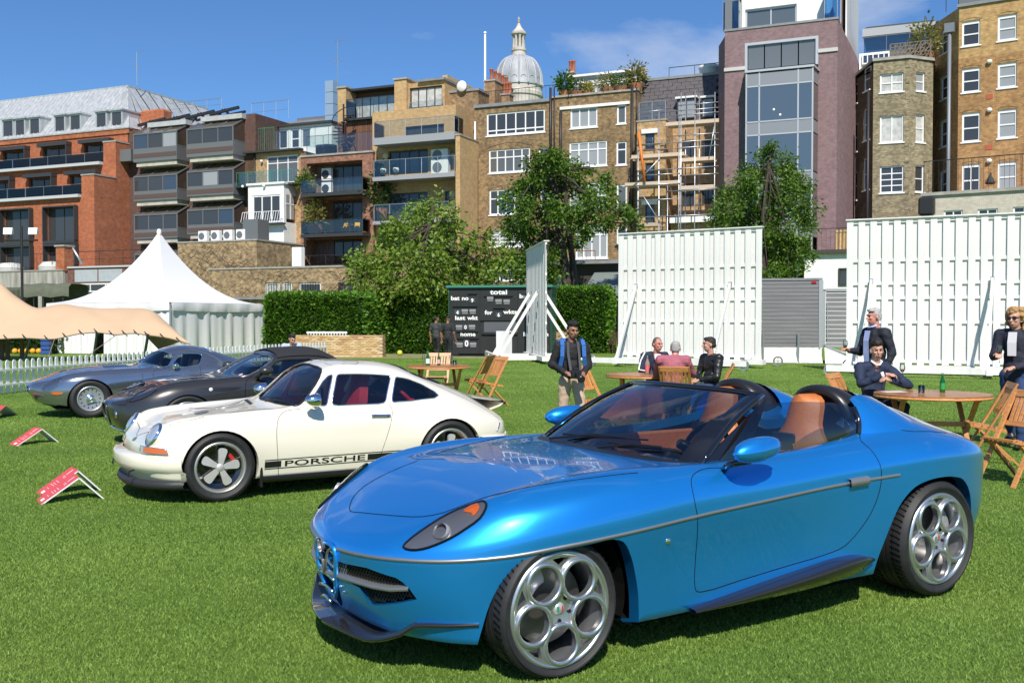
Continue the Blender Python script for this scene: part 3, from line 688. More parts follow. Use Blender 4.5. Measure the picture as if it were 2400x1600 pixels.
def blue_car():
 PAINT=mat('blue_metallic_paint',(.016,.33,.88),.33,.74,coat=1.0,coat_r=.02)
 TAN=mat('tan_leather',(.50,.155,.035),.5,noise=.12,nscale=30,bump=.15,bscale=160)
 r3=[(-.805,0,.535),(-.768,.25,.54),(-.69,.49,.551),(-.505,.72,.562),(-.265,.875,.585),(-.01,.94,.613),(.35,.96,.64),(.8,.937,.67),(1.3,.926,.70),(1.8,.926,.732),(2.2,.95,.752),(2.646,.972,.762),(3.0,.925,.75),(3.3,.80,.72),(3.52,.62,.69),(3.67,.32,.67),(3.71,0,.66)]
 r2=[(-.785,0,.36),(-.75,.25,.36),(-.675,.485,.37),(-.50,.71,.37),(-.27,.85,.38),(0,.915,.40),(.35,.93,.43),(.8,.90,.45),(1.3,.885,.46),(1.8,.893,.46),(2.2,.935,.47),(2.646,.96,.48),(3.02,.91,.48),(3.28,.80,.48),(3.5,.62,.48),(3.63,.32,.48),(3.67,0,.48)]
 r1=[(-.71,0,.21),(-.685,.25,.20),(-.62,.47,.19),(-.475,.69,.185),(-.29,.835,.185),(0,.90,.19),(.35,.91,.19),(.8,.885,.185),(1.3,.872,.185),(1.8,.88,.19),(2.2,.91,.2),(2.646,.93,.22),(3.0,.87,.26),(3.25,.76,.29),(3.45,.58,.3),(3.56,.3,.3),(3.6,0,.3)]
 r0=[(x+(.06 if i<3 else 0),max(0,y-.12),z-.03)for i,(x,y,z)in enumerate(r1)]
 up=[[(-.798,0,.56),(-.783,0,.58),(-.765,0,.595),(-.745,0,.608),(-.728,0,.617),(-.71,0,.624)],[(-.756,.245,.57),(-.735,.235,.597),(-.72,.22,.618),(-.68,.19,.636),(-.655,.1,.646),(-.65,0,.65)],[(-.68,.482,.587),(-.655,.455,.62),(-.615,.41,.65),(-.57,.35,.672),(-.55,.2,.69),(-.545,0,.695)],[(-.495,.71,.615),(-.48,.655,.675),(-.46,.585,.718),(-.43,.50,.74),(-.41,.27,.752),(-.4,0,.757)],[(-.25,.872,.665),(-.25,.82,.752),(-.25,.715,.812),(-.24,.605,.812),(-.23,.32,.815),(-.22,0,.82)],[(0,.937,.70),(0,.885,.80),(0,.755,.868),(0,.635,.856),(0,.33,.864),(0,0,.868)],[(.35,.955,.735),(.35,.90,.84),(.35,.77,.900),(.35,.655,.884),(.35,.35,.890),(.35,0,.894)],[(.8,.933,.765),(.8,.885,.852),(.8,.795,.897),(.8,.71,.893),(.8,.38,.902),(.8,0,.906)],[(1.3,.918,.785),(1.3,.868,.858),(1.3,.80,.893),(1.3,.735,.903),(1.3,.38,.92),(1.3,0,.92)],[(1.8,.918,.81),(1.8,.868,.875),(1.8,.80,.912),(1.8,.735,.93),(1.8,.38,.95),(1.8,0,.95)],[(2.2,.945,.832),(2.2,.892,.90),(2.2,.81,.94),(2.2,.725,.972),(2.2,.42,1.05),(2.2,0,.99)],[(2.646,.968,.85),(2.646,.915,.915),(2.646,.82,.962),(2.646,.68,1.03),(2.646,.42,1.125),(2.646,0,1.03)],[(3.0,.92,.832),(3.0,.872,.892),(3.0,.785,.935),(3.0,.66,.968),(3.0,.40,1.02),(3.0,0,.96)],[(3.3,.798,.79),(3.3,.755,.842),(3.3,.68,.872),(3.3,.58,.89),(3.3,.35,.918),(3.3,0,.89)],[(3.52,.612,.74),(3.51,.58,.785),(3.5,.52,.81),(3.49,.44,.825),(3.48,.25,.84),(3.47,0,.83)],[(3.67,.315,.71),(3.66,.30,.745),(3.645,.27,.77),(3.63,.23,.785),(3.61,.13,.795),(3.6,0,.795)],[(3.71,0,.70),(3.70,0,.735),(3.685,0,.755),(3.67,0,.77),(3.655,0,.778),(3.64,0,.782)]]
 S=[[r0[i],r1[i],r2[i],r3[i]]+up[i]for i in range(len(r3))]
 c=Car('sports_car',-.241,5.302,.5405,'glossy blue open roadster with tan seats, nearest the camera',S,[1,3],ns=8,nr=7)
 rt=c.root
 crease=[Vector(p)for p in crom(np.arange(len(r3)),np.array(r3),np.linspace(.35,10.2,90))]
 cz=lambda x:float(np.interp(x,[p[0]for p in r3[2:12]],[p[2]for p in r3[2:12]]))
 fa=[(-.378,.14),(-.37,.19),(-.355,.262),(-.327,.373),(-.286,.466),(-.228,.541),(-.15,.578)]
 fa+=[(x,cz(x)-.012)for x in(-.05,.05,.15,.25)]+[(.32,.60),(.37,.53),(.41,.43),(.435,.33),(.445,.235),(.45,.14)]
 ra=[(2.12,.16),(2.153,.275),(2.2,.388),(2.25,.5),(2.315,.6),(2.415,.677),(2.53,.708),(2.65,.716),(2.77,.708),(2.88,.68),(2.965,.605),(3.01,.5),(3.03,.40),(3.045,.29),(3.05,.2)]
 for p in(fa,ra):
  q=[Vector((x,.9,z))for x,z in smooth_loop(p,3,False)]+[Vector((p[-1][0],.9,.0)),Vector((p[0][0],.9,.0))]
  c.hole(q,axis=(0,1,0),depth=.075,inner=(0,-1,.0),mirror=True)
 ck=smooth_loop([(.93,0),(.93,.35),(.95,.60),(1.02,.715),(1.3,.735),(1.7,.735),(2.05,.725),(2.2,.68),(2.28,.56),(2.30,.35),(2.22,.15),(2.20,0),(2.22,-.15),(2.30,-.35),(2.28,-.56),(2.2,-.68),(2.05,-.725),(1.7,-.735),(1.3,-.735),(1.02,-.715),(.95,-.60),(.93,-.35)],2)
 c.hole([Vector((x,y,1))for x,y in ck],axis=(0,0,1),depth=.06,inner=(0,0,-1))
 intake=ZC([(395,640),(640,690),(960,800),(1030,845),(1075,890),(1110,925),(1185,1030),(1000,1072),(840,1092),(690,1098),(630,1020),(560,900),(480,860),(390,815),(300,770),(225,735),(205,640),(240,580)])
 ip=c.cams(intake);c.hole(ip,axis=(-.55,-.83,0),depth=.05,inner=(.7,.7,0),mirror=True)
 shield=[(0,.555),(.11,.55),(.135,.50),(.12,.40),(.07,.27),(0,.215),(-.07,.27),(-.12,.40),(-.135,.50),(-.11,.55)]
 c.hole([Vector((-.83,y,z))for y,z in smooth_loop(shield,3)],axis=(-1,0,0),depth=.05,inner=(1,0,0))
 c.finish(PAINT)
 MESH=mat('black_grille_mesh',(.01,.01,.01),.4)
 c.patch('intake_backing',ip,CAVITY,off=-.052,step=.05,axis=(-.55,-.83,0),mirror=True)
 cb=MB();cb.box(-.72,-.6,-.16,.16,.28,.53);cb.build('grille_backing',CAVITY,rt)
 mb=MB();gc,gn,gu,gv=c.frame(ip,(-.55,-.83,0));po=[((p-gc).dot(gu),(p-gc).dot(gv))for p in ip]
 for sg in(1,-1):
  for k in range(-30,31):
   for dr in(1,-1):
    for t in range(-24,24):
     a=(k*.016+t*.016*.5*dr,t*.016);b=(a[0]+.008*dr,a[1]+.016)
     if inpoly(*a,po)and inpoly(*b,po):
      qa,qb=[(lambda w,h:(h[0]if h[0]is not None else w)-gn*.03)(w,c.bvh.ray_cast(w+gn*.4,-gn))for w in(gc+gu*a[0]+gv*a[1],gc+gu*b[0]+gv*b[1])]
      mb.beam((qa.x,qa.y*sg,qa.z),(qb.x,qb.y*sg,qb.z),.0035,.0035)
  tag(mb.build('intake_mesh',MESH,rt),kind='stuff');mb=MB()
 b=c.cams(ZC([(205,735),(300,765),(400,800),(560,850),(720,895),(900,925),(1100,918)]));rows=[]
 for sg in(1,-1):
  m2=MB();rows=[]
  for p in b:
   n=c.nor(p);d=Vector((.8,.6,0));q=p+n*.006
   rows.append([Vector((w.x,w.y*sg,w.z))for w in(q+Vector((0,0,-.009)),q+n*.006,q+Vector((0,0,.010)),q+d*.06+Vector((0,0,.018)))])
  m2.grid(rows);m2.build('intake_blade',mat('satin_trim',(.36,.35,.34),.42,.8),rt,smooth=True)
 bz=c.cams(ZC([(240,585),(395,640),(390,815),(225,735),(205,640)]))
 c.patch('intake_bezel',bz,MATS['satin_trim'],off=-.02,step=.03,axis=(-.55,-.83,0),mirror=True)
 for z,hw in((.52,.12),(.455,.122),(.39,.108),(.33,.09),(.275,.062)):
  g=MB();g.tube([(-.79,y*hw,z-abs(y)**2*.012)for y in(-1,-.5,0,.5,1)],.009,6);g.build('grille_bar',ALLOY,rt,smooth=True)
 sl=[c.lift(Vector((-.83,y,z)),.004)for y,z in smooth_loop(shield,3)]
 gg=MB();gg.tube(sl,.013,8,closed=True);gg.build('grille_surround',PAINT,rt,smooth=True)
 bd=MB();bd.lathe([(0,.012),(.03,.010),(.036,.004),(.036,-.01)],24,'x',(-.815,0,.535));q=bd.build('badge',mat('badge_enamel',(.3,.28,.30),.25,.6),rt,smooth=True)
 c.ribbon('waist_strip',crease,.018,MATS['satin_trim'],off=.0045,mirror=True)
 cs=c.cams(ZC([(205,735),(215,600),(232,510),(262,478),(305,475)]));c.line('strip_hook',cs,.008,MATS['satin_trim'],.004,mirror=True)
 hp=c.cams(ZB([(1010,603),(1040,597),(1070,592),(1100,587)]));c.ribbon('door_handle',hp,.05,MATS['satin_trim'],off=.02,mirror=True)
 gap=lambda n,pts,k=3,mir=True,r=.0022:c.line(n,smooth_loop(c.cams(pts),k,False),r,SEAM,.0005,mirror=mir,n=5)
 gap('door_gap',ZB([(420,530),(330,530),(268,552),(247,590),(262,680),(278,762),(276,870),(266,1000),(264,1090),(272,1122),(300,1126),(500,1066),(700,1005),(900,945),(990,905),(1060,830),(1120,740),(1155,650),(1168,570),(1150,490),(1105,430),(1065,395)]))
 hood=ZA([(1640,552),(1500,566),(1300,592),(1100,624),(960,655),(900,672),(820,700),(700,745),(600,764),(500,762),(400,754),(300,744),(250,738),(251,700),(270,662),(320,615),(400,568),(560,500),(800,420),(1000,376),(1110,358)])
 gap('bonnet_gap',hood,2,False)
 gap('boot_gap',ZB([(1040,218),(1110,228),(1165,270),(1220,330),(1290,350),(1400,352),(1480,360)]),3)
 gap('fender_gap',ZB([(1065,390),(1058,330),(1052,260),(1043,222)]),3)
 ho=smooth_loop(c.cams(ZC([(1042,470),(1075,425),(1250,290),(1420,180),(1620,75),(1800,10),(1900,-20),(1940,10),(1930,60),(1870,160),(1720,270),(1560,370),(1380,450),(1250,490),(1120,500)])),2)
 LAMP=mat('headlamp_interior',(.26,.26,.27),.30,.7)
 c.patch('headlamp',ho,LAMP,off=.003,step=.03,mirror=True)
 am=smooth_loop(c.cams(ZC([(1690,90),(1760,30),(1830,0),(1865,40),(1850,80),(1800,140),(1780,105)])),2)
 c.patch('indicator',am,mat('amber_lens',(.62,.13,.01),.2,.1,coat=1),off=.006,step=.025,mirror=True)
 pj=c.cams(ZC([(1470,300)]))[0]
 for sg in(1,-1):
  pb=MB();n=c.nor(pj);ax=Vector((-.75,-.35,.5)).normalized();u=ax.orthogonal().normalized();w=ax.cross(u)
  cc=pj-n*.022;q=[]
  for t,r in((-.05,.036),(.03,.042),(.045,.036)):q.append([Vector((z.x,z.y*sg,z.z))for z in[cc+ax*t+(u*math.cos(k*math.pi/10)+w*math.sin(k*math.pi/10))*r for k in range(21)]])
  pb.grid(q);pb.build('headlamp_projector',mat('satin_silver',(.5,.5,.52),.45,.6),rt,smooth=True)
 c.patch('headlamp_cover',ho,glass_mat('clear_lamp_glass',(.9,.92,.95),.03),off=.016,step=.03,mirror=True)
 c.line('headlamp_seal',ho,.005,SEAM,.006,closed=True,mirror=True)
 CARB=mat('carbon_fibre',(.02,.018,.017),.22,.2,coat=1)
 sp=smooth_loop([(-.815,0,.16),(-.79,.16,.155),(-.725,.38,.15),(-.645,.545,.205),(-.60,.615,.255),(-.48,.725,.268),(-.37,.80,.275)],5,False);m=MB()
 for sg in(1,-1):
  rows=[]
  for i,p in enumerate(sp):
   t=i/(len(sp)-1);inn=Vector((-.62+.18*t,p[1]*.72,p[2]+.02))if t<.7 else Vector((p[0]+.03,p[1]-.05,p[2]+.004));p=Vector(p)
   rows.append([Vector((w.x,w.y*sg,w.z))for w in(inn,p+Vector((0,0,.012)),p+Vector((-.008,.006,.004)),p+Vector((0,0,-.008)),inn-Vector((0,0,.02)))])
  m.grid(rows,sg<0)
 m.build('front_splitter',CARB,rt,smooth=True)
 sk=[(.78,.945,.195),(1.0,.965,.215),(1.3,.985,.25),(1.6,.99,.285),(1.85,.985,.315),(2.0,.97,.318),(2.10,.945,.295)];lo=[(.78,.93,.185),(1.0,.94,.188),(1.3,.945,.195),(1.6,.95,.205),(1.85,.95,.225),(2.0,.945,.25),(2.10,.935,.282)]
 for sg in(1,-1):
  rows=[];m=MB()
  for a,b in zip(smooth_loop(sk,4,False),smooth_loop(lo,4,False)):
   A,B_=Vector(a),Vector(b);rows.append([Vector((w.x,w.y*sg,w.z))for w in(Vector((A.x,.86,A.z+.012)),A+Vector((0,-.02,.008)),A,B_.lerp(A,.5)+Vector((0,.004,0)),B_,Vector((B_.x,.84,B_.z)))])
  m.grid(rows,sg<0);m.build('side_skirt',CARB,rt,smooth=True)
 q=c.cams(ZB([(135,882)]))[0];bd=MB();bd.lathe([(0,-.006),(.012,-.006),(.016,-.002),(.016,.004)],16,'y',q);bd.build('side_badge',CHROME,rt,smooth=True)
 base=smooth_loop([(.98,.745,.885),(.90,.60,.895),(.845,.35,.902),(.83,0,.906),(.845,-.35,.902),(.90,-.60,.895),(.98,-.745,.885)],4,False)
 head=smooth_loop([(1.56,.60,1.212),(1.515,.45,1.228),(1.48,.25,1.236),(1.47,0,1.238),(1.48,-.25,1.236),(1.515,-.45,1.228),(1.56,-.60,1.212)],4,False)
 rows=[]
 for k in range(9):
  t=k/8;rows.append([Vector(a).lerp(Vector(b),t)+Vector((0,0,.028*math.sin(math.pi*t)))+Vector((-.01*math.sin(math.pi*t),0,0))for a,b in zip(base,head)])
 m=MB();m.grid(rows);ws=m.build('windscreen',glass_mat('windscreen_glass',(.30,.34,.37),.07),rt,smooth=True)
 for cs_ in(rows and[0,1,2,3],[-1,-2,-3,-4]):
  q=MB();q.grid([[r[k]+Vector((-.004,0,.006))for k in cs_[:(4 if i<5 else 3)]+([cs_[2]]if i>=5 else[])]for i,r in enumerate(rows)]);q.build('windscreen_border',GLOSSB,rt,smooth=True)
 fr=MB()
 fr.tube([r[0]for r in rows]+rows[-1][1:-1]+[r[-1]for r in rows][::-1],.017,8)
 fr.build('windscreen_frame',GLOSSB,rt,smooth=True)
 for sg in(1,-1):
  fp=MB();fp.add([(.96,.742*sg,.885),(1.60,.602*sg,1.205),(1.50,.655*sg,1.10),(1.40,.70*sg,1.0),(1.28,.742*sg,.895)],[(0,1,2,3,4)]);fp.build('quarter_panel',GLOSSB,rt)
 cb=MB();cb.grid([[Vector(a)+Vector((-.085,0,.0))for a in base],[Vector(a)+Vector((-.02,0,.010))for a in base]],True)
 for r_ in range(2):
  pass
 cb.build('scuttle',BLACK,rt)
 wi=MB();wi.tube([(.80,.42,.915),(.90,.10,.965),(.93,-.18,.972)],.007,6);wi.tube([(.86,.36,.945),(.955,-.34,.975)],.006,6);wi.build('wiper',BLACK,rt)
 wi=MB();wi.tube([(.80,-.08,.915),(.87,-.32,.955),(.92,-.50,.955)],.007,6);wi.tube([(.85,-.12,.945),(.965,-.62,.94)],.006,6);wi.build('wiper',BLACK,rt)
 tb=MB();tb.box(.95,2.30,-.72,.72,.30,.32);tb.box(2.24,2.30,-.72,.72,.32,.86);tb.box(.90,.95,-.72,.72,.32,.84);tb.build('cockpit_floor',mat('dark_carpet',(.02,.02,.022),.95),rt)
 for sg in(1,-1):
  dp=MB();dp.bbox(.98,2.2,.69*sg-.02,.69*sg+.02,.34,.875,.015);dp.build('door_panel',TAN,rt)
 da=MB();prof=[(.88,.80),(.90,.885),(1.0,.905),(1.12,.89),(1.17,.84),(1.16,.74),(1.08,.62),(.95,.55)]
 da.grid([[(x,y,z+(.03*math.exp(-((y+.36)/.16)**2)if i in(2,3)else 0))for i,(x,z)in enumerate(prof)]for y in np.linspace(-.7,.7,25)]);da.build('dashboard',mat('dash_black',(.014,.014,.015),.6),rt,smooth=True)
 sw=MB();ax=Vector((-.93,0,.36));u=Vector((0,1,0));w=ax.cross(u).normalized();cc=Vector((1.36,-.35,.87))
 sw.tube([cc+(u*math.cos(t)+w*math.sin(t))*.18 for t in np.linspace(0,2*math.pi,28,endpoint=False)],.016,8,closed=True)
 for t in(0,math.pi,-math.pi/2):sw.beam(cc,cc+(u*math.cos(t)+w*math.sin(t))*.18,.03,.02)
 sw.tube([cc,cc+ax*.2],.03,8);sw.build('steering_wheel',BLACK,rt,smooth=True)
 tn=MB();tn.bbox(1.1,2.2,-.13,.13,.32,.62,.03);tn.build('centre_tunnel',BLACK,rt)
 for y in(.37,-.37):
  st=empty('seat',(0,0,0),parent=rt)
  cu=MB();cu.bbox(1.42,1.98,y-.24,y+.24,.36,.54,.06);cu.build('cushion',TAN,st)
  zs=[.44,.55,.68,.80,.90,.96,1.01,1.06,1.11,1.15,1.175,1.185];ws_=[.20,.215,.23,.232,.21,.16,.132,.126,.122,.108,.075,.02];rows=[];rb=[]
  for z,hw in zip(zs,ws_):
   xx=1.92+(z-.44)*.30;row=[];rw2=[]
   for k in range(13):
    a=-1+k/6;row.append((xx+.05*a*a*min(1,hw/.2)-.05*(1-a*a)-.0,y+hw*a,z));rw2.append((xx+.10-.03*a*a,y+hw*a,z))
   rows.append(row);rb.append(rw2)
  bk=MB();bk.grid(rows);bk.grid(rb,True)
  for k in(0,12):bk.grid([[r[k]for r in rows],[r[k]for r in rb]])
  bk.grid([rows[-1],rb[-1]]);bk.build('backrest',TAN,st,smooth=True)
  pl=MB();pl.bbox(1.965+.0,1.985,y-.09,y+.09,.90,.96,.008);pl.build('seat_slot',BLACK,st)
  HOOP=mat('hoop_black',(.016,.016,.018),.33)
  hp_=MB();rows=[];outl=[(-.25,.95),(-.243,1.03),(-.21,1.12),(-.15,1.185),(-.07,1.218),(0,1.225),(.07,1.218),(.15,1.185),(.21,1.12),(.243,1.03),(.25,.95)]
  for dx,sc,dz in((2.24,.80,-.02),(2.22,.90,0),(2.235,1.0,.008),(2.29,1.03,.010),(2.37,1.0,-.002),(2.43,.94,-.02),(2.48,.88,-.045)):
   rows.append([(dx+.08*(1-(z-.95)/.29),y*(1.0)+a*sc,.95+(z-.95)*(sc*.5+.5)+dz)for a,z in smooth_loop(outl,2,False)])
  hp_.grid(rows);hp_.add([rows[0][i]for i in range(len(rows[0]))],[tuple(range(len(rows[0])))]);hp_.build('roll_hoop',HOOP,rt,smooth=True)
  fm=MB();rows=[]
  for x,hw,zt,zb in((2.45,.285,1.205,.95),(2.55,.29,1.178,.95),(2.7,.285,1.125,.92),(2.85,.27,1.072,.9),(3.0,.25,1.022,.88),(3.15,.22,.972,.86),(3.3,.19,.925,.84),(3.42,.16,.872,.8)):
   rows.append([(x,y*(1 if x<2.7 else 1-(x-2.7)*.12)+hw*math.cos(t),zb+(zt-zb)*math.sin(t)**.8 if 0<t<math.pi else zb)for t in np.linspace(0,math.pi,17)])
  fm.grid(rows);fm.build('rear_fairing',PAINT,rt,smooth=True)
 for sg in(1,-1):
  Q=[[(2.215,.742,.93),(2.225,.728,.99),(2.235,.705,1.06),(2.25,.668,1.125),(2.27,.61,1.165)],[(2.33,.78,.935),(2.33,.752,1.0),(2.33,.717,1.075),(2.33,.672,1.14),(2.33,.60,1.185)],[(2.47,.80,.945),(2.47,.762,1.01),(2.47,.715,1.08),(2.47,.66,1.135),(2.47,.58,1.175)],[(2.62,.81,.95),(2.62,.755,1.005),(2.62,.69,1.06),(2.62,.62,1.10),(2.62,.53,1.135)],[(2.80,.79,.94),(2.80,.72,.98),(2.80,.64,1.015),(2.80,.56,1.04),(2.80,.46,1.06)]]
  A_=[smooth_loop([Q[i][j]for i in range(5)],3,False)for j in range(5)];m=MB();m.grid([[(p[0],p[1]*sg,p[2])for p in smooth_loop([A_[j][i]for j in range(5)],3,False)]for i in range(len(A_[0]))],sg>0);m.build('rear_quarter',PAINT,rt,smooth=True)
 SG=glass_mat('side_glass',(.50,.56,.60),.06)
 for sg in(1,-1):
  bt=smooth_loop([(1.10,.745,.89),(1.5,.748,.905),(1.9,.742,.925),(2.12,.735,.94),(2.2,.72,.95)],4,False);tp=smooth_loop([(1.48,.635,1.165),(1.70,.648,1.175),(1.95,.655,1.165),(2.15,.66,1.145),(2.235,.66,1.12)],4,False)
  rows=[[Vector((p[0],p[1]*sg,p[2]))for p in(np.array(a)+(np.array(b)-np.array(a))*t+np.array([0,.025*math.sin(math.pi*t),0])for a,b in zip(bt,tp))]for t in np.linspace(0,1,6)]
  m=MB();m.grid(rows);m.build('side_window',SG,rt,smooth=True)
  m=MB();m.tube([(p[0],(p[1]+.006)*sg,p[2]-.004)for p in bt],.013,6);m.tube([rows[k][-1]+Vector((.012,0,0))for k in range(6)],.016,6);m.build('window_seal',GLOSSB,rt,smooth=True)
 for sg in(1,-1):
  mr=empty('door_mirror',(.19 if sg>0 else 0,0,0),parent=rt);m=MB();rows=[]
  for i in range(13):
   a=math.pi*i/12;rr=math.sin(a)**.8;x=-.16*math.cos(a)
   rows.append([(1.13+x-.012*math.cos(t),sg*(1.0+.075*rr*math.cos(t)*(.9 if x<0 else .8)),.985+.064*rr*math.sin(t)+.012*x/.16)for t in np.linspace(0,2*math.pi,21)])
  m.grid(rows);m.build('housing',PAINT,mr,smooth=True)
  m=MB();m.tube([(1.04,.85*sg,.868),(1.01,.92*sg,.905),(1.03,.98*sg,.925),(1.08,1.0*sg,.93)],[.02,.018,.018,.02],8);m.build('stalk',GLOSSB,mr,smooth=True)
 for x,r,zc,w,hw in((0,.322,.318,.235,.915),(2.646,.340,.350,.285,.965)):
  for sg in(1,-1):
   rim=.268;o=wheel_base(rt,'wheel',r,w,rim,(x,(hw-w/2)*sg,zc),sg);hh=w/2;a0=R(18)
   outer=circ(0,0,rim-.012,60);holes=[]
   for k in range(5):
    t=a0+k*2*math.pi/5+R(36);cx,cz_=.158*math.cos(t),.158*math.sin(t);h_=circ(cx,cz_,.083,26,1.0);holes.append(h_)
    rings=MB();rings.tube([(a,hh*.90+.006,b)for a,b in circ(cx,cz_,.090,30)],.0125,8,closed=True);rings.build('spoke_ring',SILVER,o,smooth=True)
   holes2=[]
   for k in range(5):
    t=a0+k*2*math.pi/5;r0_,r1_=.195,.240;holes2.append([(r0_*math.cos(t),r0_*math.sin(t)),(r1_*math.cos(t-.20),r1_*math.sin(t-.20)),(r1_*math.cos(t),r1_*math.sin(t)),(r1_*math.cos(t+.20),r1_*math.sin(t+.20))])
   fcs=plate(outer,holes+holes2,hh*.88,.028,lambda a,b:-.022*max(0,1-math.hypot(a,b)/.12)+.004*math.hypot(a,b)/.25);fcs.build('wheel_face',SILVER,o,ang=35)
   hb=MB();hb.lathe([(0,.006),(.026,.004),(.03,-.006),(.03,-.03)],24,'y',(0,hh*.88-.012,0));hb.build('centre_cap',mat('cap_enamel',(.62,.60,.60),.3,.5),o,smooth=True)
   bb=MB();bb.beam((-.014,hh*.88-.004,-.012),(-.014,hh*.88-.004,.014),.008,.002);bb.build('cap_cross',mat('cap_red',(.5,.02,.03),.4),o);bb=MB();bb.box(.004,.016,hh*.88-.006,hh*.88-.003,-.012,.012);bb.build('cap_crest',mat('cap_green',(.02,.25,.12),.4),o)
   for k in range(5):
    nb=MB();t=a0+k*2*math.pi/5+R(36);nb.lathe([(0,-.002),(.009,-.002),(.0115,-.012),(.0115,-.03)],10,'y',(.055*math.cos(t),hh*.88-.004,.055*math.sin(t)));nb.build('wheel_nut',BLACK,o,ang=30)
   ca=MB();t0=R(40)if x==0 else R(160);P=[]
   for k in range(9):
    t=t0-R(28)+R(56)*k/8;P.append([(q*math.cos(t),yy,q*math.sin(t))for q,yy in((.125,hh*.28),(.15,hh*.40),(.205,hh*.40),(.218,hh*.25),(.215,-hh*.4))])
   ca.grid(P);ca.build('brake_caliper',mat('caliper_grey',(.45,.46,.48),.35,.5),o,ang=30)
 for x,r,zt in((0,.40,.56),(2.646,.42,.66)):
  for sg in(1,-1):
   wl=MB();pr=[(x+r*math.cos(t),min(zt+.06,.33+r*math.sin(t)))for t in np.linspace(-.3,math.pi+.3,20)]
   wl.grid([[(a,(.86 if a>.1 else .74)*sg,b)for a,b in pr],[(a,.42*sg,b)for a,b in pr]]);wl.add([(a,.42*sg,b)for a,b in pr],[tuple(range(len(pr)))]);wl.build('wheel_arch_liner',CAVITY,rt)
 ub=MB();ub.box(-.40,3.4,-.60,.60,.155,.17);ub.box(.45,2.1,-.84,.84,.155,.17);ub.build('underbody',CAVITY,rt)
 for sg in(1,-1):
  ex=MB();ex.tube([(3.4,.3*sg,.3),(3.66,.3*sg,.3)],.045,12);ex.build('exhaust',CHROME,rt)
  tl=MB();tl.lathe([(0,.02),(.05,.016),(.06,0),(.06,-.06)],24,'x',(3.56,.42*sg,.68));tl.build('tail_lamp',mat('red_lens',(.45,.01,.01),.2,coat=1),rt,smooth=True)
 return c
BLUE=blue_car()
# ------------------------------------------------------------------ white coupe
ZP=lambda l:[(240+x/2.352,800+y/2.352)for x,y in l]
ZD=lambda l:[(x/2.868,760+y/2.868)for x,y in l]
TMP=bpy.data.scenes.new('workbench')
def text_mesh(body,size,bold=0.0,align='LEFT',xs=1.0,space=1.0):
 cu=bpy.data.curves.new('t','FONT');cu.body=body;cu.size=size;cu.align_x=align;cu.offset=bold;cu.space_character=space;cu.resolution_u=3
 o=bpy.data.objects.new('t',cu);TMP.collection.objects.link(o)
 with bpy.context.temp_override(scene=TMP,view_layer=TMP.view_layers[0]):dg=bpy.context.evaluated_depsgraph_get();dg.update()
 me=bpy.data.meshes.new_from_object(o.evaluated_get(dg));bpy.data.objects.remove(o);bpy.data.curves.remove(cu)
 return me
def arch_poly(cx,cz,r,z0,squash=1.0,n=22):
 a0=math.degrees(math.asin((z0-cz)/r))if abs(z0-cz)<r else-60
 return[Vector((x,.85,z))for x,z in arc2(cx,cz,r,180-a0,a0,n)]+[Vector((cx+r*math.cos(R(a0)),.85,0)),Vector((cx-r*math.cos(R(a0)),.85,0))]
def common(c,axles,r,wy,floor,ry=.86):
 rt=c.root
 for x in axles:
  for sg in(1,-1):
   wl=MB();pr=[(x+(r+.06)*math.cos(t),.31+(r+.06)*math.sin(t))for t in np.linspace(-.3,math.pi+.3,18)]
   wl.grid([[(a,wy*sg,b)for a,b in pr],[(a,.40*sg,b)for a,b in pr]]);wl.add([(a,.40*sg,b)for a,b in pr],[tuple(range(len(pr)))]);wl.build('wheel_arch_liner',CAVITY,rt)
 ub=MB();ub.box(floor[0],floor[1],-.62,.62,.15,.17);ub.build('underbody',CAVITY,rt)
def seat(parent,x,y,z,m,w=.23,h=.62,lean=.28):
 st=empty('seat',(0,0,0),parent=parent)
 a=MB();a.bbox(x-.42,x+.06,y-w,y+w,z-.12,z+.04,.05);a.build('cushion',m,st)
 b=MB();rows=[];rb=[]
 for t in np.linspace(0,1,9):
  hw=w*(1.0 if t<.55 else .95-.45*(t-.55)/.25 if t<.8 else .58-.3*max(0,t-.9)/.1);zz=z+h*t;xx=x+lean*(zz-z)
  rows.append([(xx-.04*(1-k*k),y+hw*k,zz)for k in np.linspace(-1,1,7)]);rb.append([(xx+.09,y+hw*k,zz)for k in np.linspace(-1,1,7)])
 b.grid(rows);b.grid(rb,True);b.grid([rows[-1],rb[-1]]);b.grid([[r[0]for r in rows],[r[0]for r in rb]]);b.grid([[r[-1]for r in rows],[r[-1]for r in rb]]);b.build('backrest',m,st,smooth=True)
 return st
def steering(parent,c,m,r=.18):
 sw=MB();ax=Vector((-.92,0,.38));u=Vector((0,1,0));w=ax.cross(u).normalized();cc=Vector(c)
 sw.tube([cc+(u*math.cos(t)+w*math.sin(t))*r for t in np.linspace(0,2*math.pi,24,endpoint=False)],.013,6,closed=True)
 for t in(0,math.pi,-math.pi/2):sw.beam(cc,cc+(u*math.cos(t)+w*math.sin(t))*r,.025,.01)
 sw.build('steering_wheel',m,parent,smooth=True)
def windows(c,loops,glass,seal,seal_m,seal_r=.011,axis=None,mirror=True,names=None,firm=False):
 for i,lp in enumerate(loops):
  pts=firm_loop(c.cams(lp))if firm else smooth_loop(c.cams(lp),2)
  c.hole(pts,axis=axis,mirror=mirror)
  c.patch((names or['side_window']*9)[i],pts,glass,off=-.004,step=.07,axis=axis,mirror=mirror)
  c.line(seal,pts,seal_r,seal_m,.002,closed=True,mirror=mirror)
